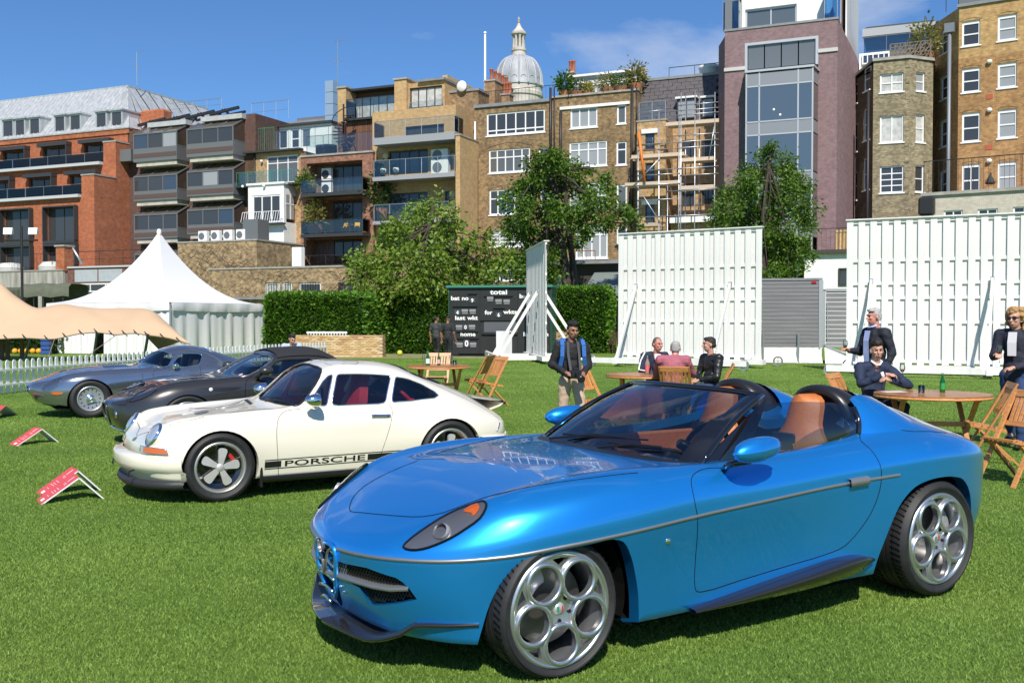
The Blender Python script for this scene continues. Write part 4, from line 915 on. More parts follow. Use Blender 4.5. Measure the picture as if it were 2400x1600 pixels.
def white_car():
 PAINT=mat('ivory_paint',(.80,.745,.61),.30,0,coat=1.0,coat_r=.02)
 T=[[(-.54,0,.21),(-.60,0,.24),(-.64,0,.36),(-.63,0,.46),(-.605,0,.52),(-.565,0,.565),(-.52,0,.60),(-.48,0,.615),(-.44,0,.625)],[(-.54,.30,.21),(-.60,.35,.24),(-.635,.36,.36),(-.62,.36,.46),(-.595,.35,.525),(-.545,.33,.58),(-.49,.29,.615),(-.46,.15,.63),(-.44,0,.635)],[(-.52,.52,.20),(-.55,.62,.23),(-.59,.66,.36),(-.585,.665,.47),(-.565,.645,.56),(-.50,.57,.665),(-.42,.42,.655),(-.38,.2,.657),(-.36,0,.66)],[(-.40,.62,.19),(-.42,.76,.22),(-.42,.80,.36),(-.42,.795,.48),(-.42,.75,.61),(-.41,.63,.725),(-.36,.46,.688),(-.31,.24,.683),(-.3,0,.687)],[(-.15,.66,.17),(-.15,.80,.20),(-.15,.85,.38),(-.15,.85,.5),(-.15,.80,.655),(-.15,.655,.765),(-.15,.48,.717),(-.15,.25,.716),(-.15,0,.72)],[(.1,.66,.16),(.1,.80,.19),(.1,.855,.38),(.1,.855,.52),(.1,.81,.68),(.1,.665,.782),(.1,.50,.742),(.1,.25,.746),(.1,0,.75)],[(.4,.66,.16),(.4,.775,.185),(.4,.815,.38),(.4,.82,.53),(.4,.785,.695),(.4,.68,.795),(.4,.53,.772),(.4,.27,.777),(.4,0,.78)],[(.66,.66,.16),(.66,.77,.185),(.66,.81,.38),(.66,.812,.54),(.66,.785,.70),(.66,.71,.805),(.64,.585,.812),(.60,.29,.823),(.585,0,.828)],[(.80,.66,.16),(.80,.77,.185),(.80,.808,.38),(.80,.81,.54),(.80,.785,.70),(.80,.712,.82),(.79,.632,.875),(.73,.33,.925),(.70,0,.935)],[(1.0,.66,.16),(1.0,.77,.185),(1.0,.808,.38),(1.0,.81,.54),(1.0,.785,.70),(1.0,.69,.875),(.99,.585,1.065),(.96,.30,1.115),(.94,0,1.13)],[(1.16,.66,.16),(1.16,.77,.185),(1.16,.808,.38),(1.16,.81,.54),(1.16,.785,.70),(1.16,.672,.91),(1.15,.555,1.14),(1.14,.30,1.192),(1.13,0,1.205)],[(1.5,.66,.16),(1.5,.77,.185),(1.5,.81,.38),(1.5,.812,.54),(1.5,.79,.70),(1.5,.675,.915),(1.5,.555,1.145),(1.5,.30,1.21),(1.5,0,1.222)],[(1.85,.66,.16),(1.85,.78,.185),(1.85,.835,.38),(1.85,.84,.53),(1.85,.80,.70),(1.85,.675,.895),(1.85,.55,1.095),(1.85,.29,1.172),(1.85,0,1.188)],[(2.15,.66,.16),(2.15,.80,.19),(2.15,.875,.38),(2.15,.885,.52),(2.15,.84,.69),(2.15,.69,.835),(2.15,.53,.985),(2.15,.28,1.068),(2.15,0,1.085)],[(2.45,.66,.17),(2.45,.80,.20),(2.45,.875,.38),(2.45,.885,.52),(2.45,.835,.67),(2.45,.67,.79),(2.45,.50,.885),(2.45,.27,.95),(2.45,0,.965)],[(2.75,.60,.26),(2.75,.70,.30),(2.75,.81,.40),(2.75,.82,.52),(2.75,.775,.625),(2.75,.64,.71),(2.75,.48,.77),(2.75,.26,.825),(2.75,0,.84)],[(2.95,.5,.30),(2.95,.62,.33),(2.96,.71,.42),(2.96,.715,.51),(2.96,.68,.58),(2.96,.57,.635),(2.95,.43,.67),(2.94,.24,.70),(2.93,0,.71)],[(3.02,.36,.32),(3.05,.45,.34),(3.09,.48,.43),(3.09,.48,.5),(3.08,.46,.55),(3.06,.41,.59),(3.04,.32,.615),(3.02,.18,.635),(3.01,0,.64)],[(3.05,0,.32),(3.1,0,.34),(3.15,0,.43),(3.15,0,.50),(3.14,0,.545),(3.125,0,.575),(3.11,0,.59),(3.10,0,.60),(3.09,0,.605)]]
 c=Car('coupe',-3.011,9.586,.52,'cream white rear engined coupe with black side stripe',T,[1],ns=7,nr=6);rt=c.root
 for cx,r in((0,.345),(2.272,.345)):c.hole(arch_poly(cx,.30,r,.2),axis=(0,1,0),depth=.06,inner=(0,-1,0),mirror=True)
 GL=glass_mat('coupe_glass',(.66,.71,.73),.05)
 windows(c,[ZP([(868,300),(960,215),(1050,143),(1110,124),(1160,134),(1206,152),(1195,200),(1145,280),(1090,345),(1060,356),(1000,350),(920,330)])],GL,'windscreen_seal',BLACK,.010,None,False,['windscreen'])
 windows(c,[ZP([(1134,353),(1165,300),(1215,220),(1245,190),(1268,184),(1236,354)]),ZP([(1262,353),(1292,182),(1400,180),(1500,183),(1588,190),(1558,342)]),ZP([(1594,334),(1614,196),(1680,207),(1760,238),(1830,277),(1852,297),(1828,313),(1700,328)])],GL,'window_frame',CHROME,.0065,None,True,['vent_window','side_window','quarter_window'],True)
 rw=[c.top(x,y)for x,y in smooth_loop([(2.0,.42),(2.22,.40),(2.38,.36),(2.40,0),(2.38,-.36),(2.22,-.40),(2.0,-.42),(1.97,0)],3)]
 c.hole(rw,axis=(.5,0,.85));c.patch('rear_window',rw,GL,off=-.004,step=.07,axis=(.5,0,.85));c.line('rear_window_seal',rw,.012,BLACK,.002,closed=True)
 c.finish(PAINT)
 RED=mat('red_leather',(.42,.025,.035),.5,noise=.15,nscale=20);DK=mat('dark_trim',(.015,.015,.016),.7)
 tb=MB();tb.box(.62,2.25,-.68,.68,.28,.30);tb.box(.60,.63,-.68,.68,.3,.78);tb.box(2.2,2.25,-.6,.6,.3,.82);tb.build('cabin_floor',DK,rt)
 da=MB();da.bbox(.66,.92,-.66,.66,.60,.80,.03);da.build('dashboard',DK,rt)
 for y in(.34,-.34):seat(rt,1.32,y,.52,RED)
 bs=MB();bs.bbox(1.95,2.05,-.55,.55,.52,.83,.03);bs.build('rear_bench',RED,rt)
 cg=MB();cg.tube([(1.75,.50,.55),(1.78,.48,1.02),(1.82,.3,1.09),(1.82,-.3,1.09),(1.78,-.48,1.02),(1.75,-.5,.55)],.02,8);cg.tube([(1.8,.45,1.0),(2.2,.5,.62)],.02,8);cg.tube([(1.8,-.45,1.0),(2.2,-.5,.62)],.02,8);cg.build('roll_cage',mat('red_cage',(.40,.02,.03),.35),rt,smooth=True)
 steering(rt,(1.02,-.34,.80),DK)
 gap=lambda n,pts,k=2,mir=True,r=.0024:c.line(n,smooth_loop(c.cams(pts),k,False),r,SEAM,.0005,mirror=mir,n=5)
 gap('door_gap',ZP([(1090,372),(1020,380),(985,400),(966,440),(961,520),(966,620),(970,738)]));gap('door_gap',ZP([(1578,348),(1596,370),(1594,430),(1570,520),(1535,620),(1515,690)]))
 gap('bonnet_gap',ZP([(1000,378),(880,372),(700,392),(560,416),(420,446),(330,476),(250,500),(190,520)]))
 gap('sunroof_gap',ZP([(1220,104),(1300,102),(1390,106),(1410,120),(1390,126),(1260,128),(1225,120)]),2,False)
 gap('engine_lid_gap',ZP([(1690,170),(1800,222),(1950,292),(2060,345),(2150,400),(2190,430)]))
 BLK=mat('stripe_black',(.012,.012,.012),.4);sd=lambda x,z,d=.0025:c.lift(c.side(x,z),d)
 zb=lambda x:.265+(x-.4)*.004
 for z in(0,.082):
  c.ribbon('stripe_line',[c.side(x,zb(x)+z)for x in np.linspace(.40,1.90,40)],.008,BLK,off=.0025,mirror=True)
 for x0,x1 in((.40,.555),(1.405,1.90)):
  for sg in(1,-1):
   b=MB();b.grid([[(p.x,p.y*sg,p.z)for p in(sd(x,zb(x)+.012+.058*t)for t in np.linspace(0,1,4))]for x in np.linspace(x0,x1,12)]);b.build('stripe_block',BLK,rt)
 me=text_mesh('PORSCHE',.078,.0008,xs=1);vs=[v.co.copy()for v in me.vertices];x0=min(v.x for v in vs);x1=max(v.x for v in vs);z0=min(v.y for v in vs);z1=max(v.y for v in vs)
 for sg in(1,-1):
  m2=me.copy()
  for v,w in zip(m2.vertices,vs):
   u=(w.x-x0)/(x1-x0);x=.59+.79*(u if sg<0 else 1-u);q=sd(x,zb(x)+.014+.054*(w.y-z0)/(z1-z0),.003);v.co=(q.x,q.y*sg,q.z)
  m2.materials.clear();m2.materials.append(BLK);link_mesh('side_lettering',m2,rt)
 pl=smooth_loop([(-.775,0),(-.755,.25),(-.70,.46),(-.60,.64),(-.475,.775),(-.345,.838)],5,False);m=MB();rows=[]
 full=[(x,-y)for x,y in pl[::-1]]+[(x,y)for x,y in pl[1:]];L_=len(full)
 for i,(x,y)in enumerate(full):
  k=abs(i-(L_-1)/2)/((L_-1)/2);inx=x+.10*(1-k*.6);iy=y*(1-.06*k);z=.405-.005*k
  rows.append([(inx,iy,z+.035),(x+.012,y*.99,z+.028),(x,y,z),(x,y,z-.06),(x+.012,y*.99,z-.10),(x+.05,y*.97,z-.125),(x+.06+.02*(1-k),y*.965,z-.19),(x+.12,y*.9,z-.21)])
 m.grid(rows);m.build('front_bumper',PAINT,rt,smooth=True)
 m=MB();m.grid([[(r[6][0]+.01,r[6][1]*.97,.215),(r[6][0]-.03,r[6][1],.205),(r[6][0]-.045,r[6][1]*1.0,.165),(r[6][0]-.02,r[6][1]*.99,.135),(r[6][0]+.1,r[6][1]*.9,.13)]for r in rows]);m.build('chin_spoiler',mat('lip_rubber',(.025,.025,.027),.55),rt,smooth=True)
 m=MB();rows=[]
 for i,(x,y)in enumerate([(3.02-(a+.86)*.75 if False else x_,y_)for x_,y_ in smooth_loop([(2.62,-.885),(2.85,-.80),(3.05,-.60),(3.17,-.3),(3.20,0),(3.17,.3),(3.05,.60),(2.85,.80),(2.62,.885)],4,False)]):
  rows.append([(x-.06,y*.95,.455),(x,y,.44),(x+.012,y*1.005,.40),(x,y,.34),(x-.03,y*.97,.28),(x-.1,y*.9,.25)])
 m.grid(rows);m.build('rear_bumper',PAINT,rt,smooth=True)
 for sg in(1,-1):
  m=MB();m.grid([[(x,.785*sg,.20),(x,.795*sg,.165),(x,.77*sg,.14),(x,.6*sg,.14)]for x in np.linspace(.36,1.95,12)]);m.build('sill',BLACK,rt,smooth=True)
  m=MB();m.bbox(.36,.385,.70*sg-.10,.70*sg+.10,.10,.33,.006);m.build('mud_flap',BLACK,rt)
 LENS=mat('clear_lens',(.62,.66,.70),.08,.6,coat=1)
 for sg in(1,-1):
  hd=empty('headlamp',(-.535,.585*sg,.618),parent=rt);hd.rotation_euler=Vector((-.85,.10*sg,.52)).to_track_quat('Z','Y').to_euler()
  m=MB();m.lathe([(0,.032),(.05,.027),(.085,.014),(.098,.0)],28);m.build('lens',LENS,hd,smooth=True);m=MB();m.lathe([(.096,.004),(.104,.012),(.114,.006),(.118,-.02),(.116,-.07)],28);m.build('bezel',CHROME,hd,smooth=True);m=MB();m.lathe([(.115,-.01),(.128,-.03),(.13,-.10)],28);m.build('bowl_rim',PAINT,hd,smooth=True)
 AMB=mat('amber_lens',(.75,.16,.01),.18,.1,coat=1)
 lo=smooth_loop([(-.60,-.45,.457),(-.585,-.60,.458),(-.53,-.69,.458),(-.44,-.775,.455)],4,False);hi=smooth_loop([(-.59,-.44,.50),(-.575,-.59,.505),(-.525,-.68,.507),(-.45,-.76,.497)],4,False)
 L3=[c.lift(Vector(p),0)for p in lo];H3=[c.lift(Vector(p),0)for p in hi]
 c.patch('side_light',L3[:4]+H3[:4][::-1],LENS,off=.016,step=.04,mirror=True);ip=L3[3:]+H3[3:][::-1];c.patch('indicator',ip,AMB,off=.016,step=.04,mirror=True);c.line('indicator_trim',L3+H3[::-1],.005,CHROME,.012,closed=True,mirror=True)
 rl=smooth_loop(c.cams(ZP([(2172,490),(2186,448),(2225,438),(2231,444),(2228,484)])),2);c.patch('rear_lamp',rl,AMB,off=.012,step=.05,mirror=True);c.line('rear_lamp_trim',rl,.005,CHROME,.010,closed=True,mirror=True)
 for sg in(1,-1):
  mr=empty('door_mirror',parent=rt);m=MB();m.lathe([(.0,-.10),(.025,-.095),(.05,-.06),(.062,-.01),(.064,.03),(.06,.035)],20,'x',(.86,.88*sg,.885));m.build('housing',CHROME,mr,smooth=True)
  m=MB();m.lathe([(0,.0),(.058,.0)],20,'x',(.892,.88*sg,.885));m.build('mirror_glass',mat('mirror_silver',(.8,.82,.85),.02,1),mr);m=MB();m.tube([(.86,.88*sg,.83),(.87,.82*sg,.80),(.87,.76*sg,.80)],.014,8);m.build('stalk',CHROME,mr,smooth=True)
 h0=c.cams(ZP([(1483,412),(1500,410),(1530,410),(1560,410),(1585,408)]));c.ribbon('door_handle',h0,.026,CHROME,off=.022,mirror=True)
 hb=c.cams(ZP([(1500,402),(1560,400),(1562,420),(1500,424)]));c.patch('handle_shade',hb,mat('handle_shadow',(.45,.43,.38),.5),off=.002,step=.03,mirror=True)  # flat darker ivory patch, shade behind the handle painted on the door
 lk=c.cams(ZP([(1572,408)]))[0];m=MB();m.lathe([(0,-.02),(.013,-.018),(.016,.0)],12,'y',lk);m.build('door_lock',BLACK,rt,smooth=True)
 for pa in(ZP([(870,318),(920,312),(985,318)]),ZP([(900,330),(960,326),(1040,345)])):
  q=[c.lift(p,.015)for p in c.cams(pa)];m=MB();m.tube(q,.008,6);m.build('wiper',BLACK,rt)
 q=c.cams(ZP([(780,322),(800,320),(830,342),(812,348)]));c.patch('cowl_vent',q,BLACK,off=.004,step=.04)
 q=smooth_loop(c.cams(ZP([(505,402),(540,386),(585,384),(570,396),(530,404)])),2);c.patch('fuel_cap',q,ALLOY,off=.004,step=.03)
 q=smooth_loop(c.cams(ZP([(163,545),(175,530),(195,524),(185,540),(172,548)])),1);c.patch('bonnet_badge',q,mat('badge_gold',(.55,.36,.10),.3,.8),off=.004,step=.03)
 m=MB();sp=[[(2.76,y*.9,.838-.05*(y/.5)**2),(2.95,y*.95,.800-.04*(y/.5)**2),(3.09,y,.780-.035*(y/.5)**4),(3.13,y,.768-.035*(y/.5)**4),(3.07,y,.725-.03*(y/.5)**2),(2.96,y*.95,.66)]for y in np.linspace(-.44,.44,15)]
 m.grid(sp);m.build('tail_spoiler',PAINT,rt,smooth=True)
 m=MB();m.tube([(3.125,y,.755-.035*(y/.5)**4)for y in np.linspace(-.44,.44,15)],.018,8);m.build('spoiler_edge',BLACK,rt,smooth=True)
 for sg in(1,-1):
  m=MB();m.tube([(-.66,.45*sg,.30),(-.72,.47*sg,.29),(-.73,.47*sg,.24)],.008,6);m.build('tow_loop',BLACK,rt)
 for x,w,hw in((0,.225,.825),(2.272,.255,.86)):
  for sg in(1,-1):
   rim=.228;r=.312;o=wheel_base(rt,'wheel',r,w,rim,(x,(hw-w/2)*sg,r),sg,rim_mat=mat('rim_polished',(.58,.57,.53),.35,.8));hh=w/2
   b=MB();b.lathe([(0,hh*.35),(.13,hh*.35),(.185,hh*.42),(.20,hh*.5)],40,'y');b.build('wheel_centre',GLOSSB,o,smooth=True)
   for k in range(5):
    t=R(100)+k*2*math.pi/5;u=Vector((math.cos(t),0,math.sin(t)));v=Vector((-math.sin(t),0,math.cos(t)))
    q=[(.035,-.022),(.09,-.030),(.145,-.040),(.165,-.034),(.172,-.018),(.174,0),(.172,.018),(.165,.034),(.145,.040),(.09,.030),(.035,.022)]
    pt=MB();f=[u*a+v*b_+Vector((0,hh*.78-.06*max(0,a-.1),0))for a,b_ in q];n=len(f);pt.add(f+[p-Vector((0,.03,0))for p in f],[tuple(range(n))]+[(i,(i+1)%n,(i+1)%n+n,i+n)for i in range(n)]);pt.build('wheel_spoke',mat('spoke_silver',(.60,.59,.55),.45,.5),o)
    nt=MB();t2=t+R(36);nt.lathe([(0,.01),(.008,.01),(.011,0),(.011,-.02)],8,'y',(.062*math.cos(t2),hh*.6,.062*math.sin(t2)));nt.build('wheel_nut',ALLOY,o)
   b=MB();b.lathe([(0,hh*.84),(.03,hh*.83),(.038,hh*.76),(.04,hh*.5)],24,'y');b.build('centre_cap',MATS['spoke_silver'],o,smooth=True)
   ca=MB();t0=R(150);P=[]
   for k in range(7):
    t=t0-R(20)+R(40)*k/6;P.append([(q*math.cos(t),yy,q*math.sin(t))for q,yy in((.115,hh*.30),(.125,hh*.38),(.165,hh*.38),(.17,hh*.2))])
   ca.grid(P);ca.build('brake_caliper',mat('caliper_red',(.45,.02,.02),.4),o)
 common(c,(0,2.272),.32,.78,(-.5,2.9))
white_car()
def dark_roadster():
 PAINT=mat('gunmetal_paint',(.055,.052,.050),.30,.55,coat=1.0,coat_r=.02)
 T=[[(-.70,0,.16),(-.78,0,.20),(-.84,0,.32),(-.88,0,.44),(-.89,0,.53),(-.87,0,.57),(-.83,0,.59),(-.78,0,.605),(-.74,0,.612)],[(-.68,.22,.16),(-.76,.26,.20),(-.83,.27,.32),(-.865,.27,.44),(-.865,.265,.53),(-.83,.255,.575),(-.77,.23,.60),(-.72,.12,.62),(-.70,0,.625)],[(-.60,.5,.16),(-.68,.56,.20),(-.73,.58,.33),(-.735,.57,.46),(-.72,.55,.56),(-.68,.50,.62),(-.60,.40,.65),(-.56,.2,.665),(-.55,0,.67)],[(-.45,.66,.16),(-.48,.75,.20),(-.48,.78,.36),(-.48,.785,.50),(-.47,.75,.64),(-.45,.66,.715),(-.41,.48,.725),(-.38,.24,.735),(-.37,0,.74)],[(-.2,.7,.16),(-.2,.80,.19),(-.2,.85,.38),(-.2,.86,.55),(-.2,.82,.72),(-.2,.70,.81),(-.2,.52,.79),(-.2,.26,.795),(-.2,0,.80)],[(.05,.7,.16),(.05,.80,.19),(.05,.86,.38),(.05,.87,.56),(.05,.83,.74),(.05,.71,.84),(.05,.54,.82),(.05,.27,.825),(.05,0,.83)],[(.4,.7,.16),(.4,.80,.19),(.4,.84,.38),(.4,.855,.58),(.4,.83,.76),(.4,.73,.85),(.4,.57,.843),(.4,.28,.85),(.4,0,.855)],[(.68,.7,.16),(.68,.80,.19),(.68,.83,.38),(.68,.845,.58),(.68,.83,.77),(.68,.75,.86),(.66,.62,.868),(.64,.31,.872),(.63,0,.875)],[(.85,.7,.16),(.85,.80,.19),(.85,.83,.38),(.85,.845,.58),(.85,.83,.78),(.85,.75,.875),(.83,.64,.93),(.78,.33,.965),(.76,0,.97)],[(1.08,.7,.16),(1.08,.80,.19),(1.08,.83,.38),(1.08,.845,.59),(1.08,.83,.79),(1.08,.735,.90),(1.05,.60,1.05),(1.0,.31,1.085),(.98,0,1.09)],[(1.28,.7,.16),(1.28,.80,.19),(1.28,.83,.38),(1.28,.845,.59),(1.28,.83,.80),(1.28,.72,.92),(1.24,.575,1.125),(1.22,.30,1.18),(1.2,0,1.19)],[(1.6,.7,.16),(1.6,.80,.19),(1.6,.84,.38),(1.6,.85,.60),(1.6,.835,.81),(1.6,.72,.93),(1.6,.575,1.15),(1.6,.30,1.215),(1.6,0,1.225)],[(1.9,.7,.16),(1.9,.82,.19),(1.9,.86,.38),(1.9,.87,.60),(1.9,.85,.82),(1.9,.73,.93),(1.9,.57,1.13),(1.9,.30,1.205),(1.9,0,1.22)],[(2.15,.7,.16),(2.15,.83,.19),(2.15,.885,.40),(2.15,.895,.60),(2.15,.865,.81),(2.15,.75,.91),(2.15,.56,1.02),(2.15,.30,1.085),(2.15,0,1.10)],[(2.45,.7,.17),(2.45,.83,.20),(2.45,.89,.40),(2.45,.90,.60),(2.45,.86,.80),(2.45,.74,.88),(2.45,.55,.91),(2.45,.30,.925),(2.45,0,.93)],[(2.85,.6,.22),(2.85,.74,.26),(2.85,.80,.42),(2.85,.81,.60),(2.85,.78,.76),(2.85,.66,.83),(2.85,.5,.85),(2.85,.28,.865),(2.85,0,.87)],[(3.1,.4,.26),(3.12,.52,.30),(3.15,.56,.44),(3.16,.57,.60),(3.14,.55,.72),(3.12,.47,.77),(3.1,.37,.79),(3.09,.2,.80),(3.08,0,.80)],[(3.15,0,.26),(3.2,0,.30),(3.25,0,.44),(3.25,0,.60),(3.24,0,.70),(3.22,0,.74),(3.2,0,.76),(3.19,0,.77),(3.18,0,.77)]]
 c=Car('convertible',-4.576,13.472,.53,'dark grey roadster with closed black fabric top, behind the white coupe',T,[1],ns=6,nr=5);rt=c.root
 for cx,r in((0,.36),(2.4,.37)):c.hole(arch_poly(cx,.31,r,.2),axis=(0,1,0),depth=.06,inner=(0,-1,0),mirror=True)
 GL=glass_mat('roadster_glass',(.70,.76,.79),.07)
 gr=[Vector((-.88,y,z))for y,z in smooth_loop([(0,.545),(.14,.535),(.17,.47),(.15,.34),(.09,.27),(0,.25),(-.09,.27),(-.15,.34),(-.17,.47),(-.14,.535)],2)];c.hole(gr,axis=(-1,0,0),depth=.06,inner=(1,0,0))
 windows(c,[ZD([(1438,328),(1560,262),(1690,202),(1715,192),(1770,205),(1838,232),(1790,275),(1720,320),(1640,352),(1560,352),(1490,340)])],GL,'windscreen_frame',mat('frame_grey',(.25,.26,.27),.3,.8),.016,None,False,['windscreen'])
 windows(c,[ZD([(1800,338),(1815,300),(1850,258),(1900,240),(2000,236),(2130,240),(2120,290),(2060,330),(1900,336)])],GL,'window_seal',BLACK,.012)
 c.finish(PAINT)
 FAB=mat('black_canvas',(.018,.018,.020),.85,noise=.2,nscale=30,bump=.2,bscale=300)
 tp=[c.lift(p,.0)for p in c.cams(ZD([(1712,188),(1800,168),(1950,156),(2080,157),(2140,175),(2200,214),(2236,238),(2190,236),(2130,236),(2000,231),(1900,234),(1845,245),(1838,232),(1780,205)]))]
 xs=np.linspace(1.24,2.32,18);m=MB();rows=[]
 for x in xs:
  row=[]
  for y in np.linspace(-.60,.60,21):
   p=c.top(float(x),float(y));row.append(c.lift(p,.014)if p else(x,y,1.0))
  rows.append(row)
 m.grid(rows);m.build('fabric_top',FAB,rt,smooth=True)
 RED=mat('dark_trim',(.015,.015,.016),.7)
 tb=MB();tb.box(.7,2.2,-.70,.70,.28,.30);tb.box(2.1,2.2,-.6,.6,.3,.9);tb.build('cabin_floor',RED,rt)
 da=MB();da.bbox(.75,1.0,-.66,.66,.62,.86,.03);da.build('dashboard',RED,rt);steering(rt,(1.10,-.34,.88),mat('wheel_blue',(.02,.06,.25),.4))
 for y in(.34,-.34):seat(rt,1.5,y,.5,mat('grey_leather',(.05,.05,.055),.5))
 m=MB();m.lathe([(0,0),(.035,0)],20,'x',(.98,.30,.93));q=c.cams(ZD([(1620,342)]))[0]
 m=MB();m.lathe([(0,.0),(.03,.0)],20,'z',(0,0,0));o=m.build('windscreen_sticker',mat('sticker',(.75,.45,.45),.5),rt);n=c.nor(q);o.location=q+n*.012;o.rotation_euler=n.to_track_quat('Z','Y').to_euler()
 gap=lambda n,pts,k=2,mir=True:c.line(n,smooth_loop(c.cams(pts),k,False),.004,SEAM,.0005,mirror=mir,n=5)
 gap('door_gap',ZD([(1700,352),(1665,365),(1652,400),(1648,480),(1650,500)]));gap('bonnet_gap',ZD([(1620,356),(1400,372),(1200,392),(1080,415),(960,455),(860,505),(845,540),(760,530),(700,512)]))
 hl=smooth_loop(c.cams(ZD([(868,522),(900,490),(960,450),(1020,420),(1062,418),(1050,445),(980,490),(920,512)])),2);c.patch('headlamp',hl,mat('headlamp_dark',(.05,.055,.07),.12,.5,coat=1),off=.003,step=.05,mirror=True);c.line('headlamp_seal',hl,.005,SEAM,.004,closed=True,mirror=True)
 b=MB();b.box(-.80,-.72,-.2,.2,.24,.55);b.build('grille_backing',CAVITY,rt)
 m=MB();m.tube([c.lift(p,.004)for p in gr],.014,8,closed=True);m.build('grille_surround',PAINT,rt,smooth=True)
 for k in range(7):
  m=MB();y=-.12+.04*k;m.tube([(-.835,y,.29+abs(y)*.15),(-.86,y,.52)],.006,6);m.build('grille_bar',ALLOY,rt)
 c.line('bumper_trim',[c.front(y,.215+.0*y)or Vector((-.7,y,.21))for y in np.linspace(-.5,.5,15)],.012,CHROME,.004)
 for sg in(1,-1):
  q=c.front(.42*sg,.42);m=MB();m.lathe([(.035,-.004),(.05,.0),(.05,.02)],18,'x',q-Vector((.008,0,0)));m.build('lamp_ring',CHROME,rt,smooth=True);m=MB();m.lathe([(0,.0),(.036,.0)],18,'x',q-Vector((.002,0,0)));m.build('fog_lamp',CAVITY,rt)
 vn=smooth_loop(c.cams(ZD([(1308,428),(1400,426),(1500,424),(1600,422),(1622,424),(1590,440),(1540,448),(1470,450),(1400,442)])),2);c.patch('side_vent',vn,BLACK,off=.002,step=.05,mirror=True)
 q=c.cams(ZD([(1418,438)]))[0];m=MB();m.lathe([(0,-.012),(.02,-.01),(.026,0)],16,'y',q);m.build('side_marker',mat('marker_white',(.8,.8,.78),.2),rt,smooth=True)
 sc=smooth_loop(c.cams(ZD([(932,408),(950,396),(975,398),(965,412)])),1);c.patch('bonnet_scoop',sc,CAVITY,off=.004,step=.03)
 for sg in(1,-1):
  mr=empty('door_mirror',parent=rt);m=MB();m.ball((.98,.95*sg,.955),(.10,.085,.06),14,9);m.build('housing',mat('mirror_grey',(.05,.05,.05),.3,.4,coat=1),mr,smooth=True)
  m=MB();m.tube([(.90,.80*sg,.84),(.90,.86*sg,.88),(.94,.92*sg,.92)],[.035,.025,.02],8);m.build('stalk',BLACK,mr,smooth=True)
 for x in(0,2.4):
  for sg in(1,-1):
   o=wheel_base(rt,'wheel',.335,.235,.24,(x,.72*sg,.335),sg)
   for k in range(10):
    t=k*math.pi/5;m=MB();m.beam((0,.085,0),(.235*math.cos(t),.10,.235*math.sin(t)),.028,.02,up=(0,1,0));m.build('wheel_spoke',SILVER,o)
 common(c,(0,2.4),.33,.74,(-.5,2.8))
dark_roadster()
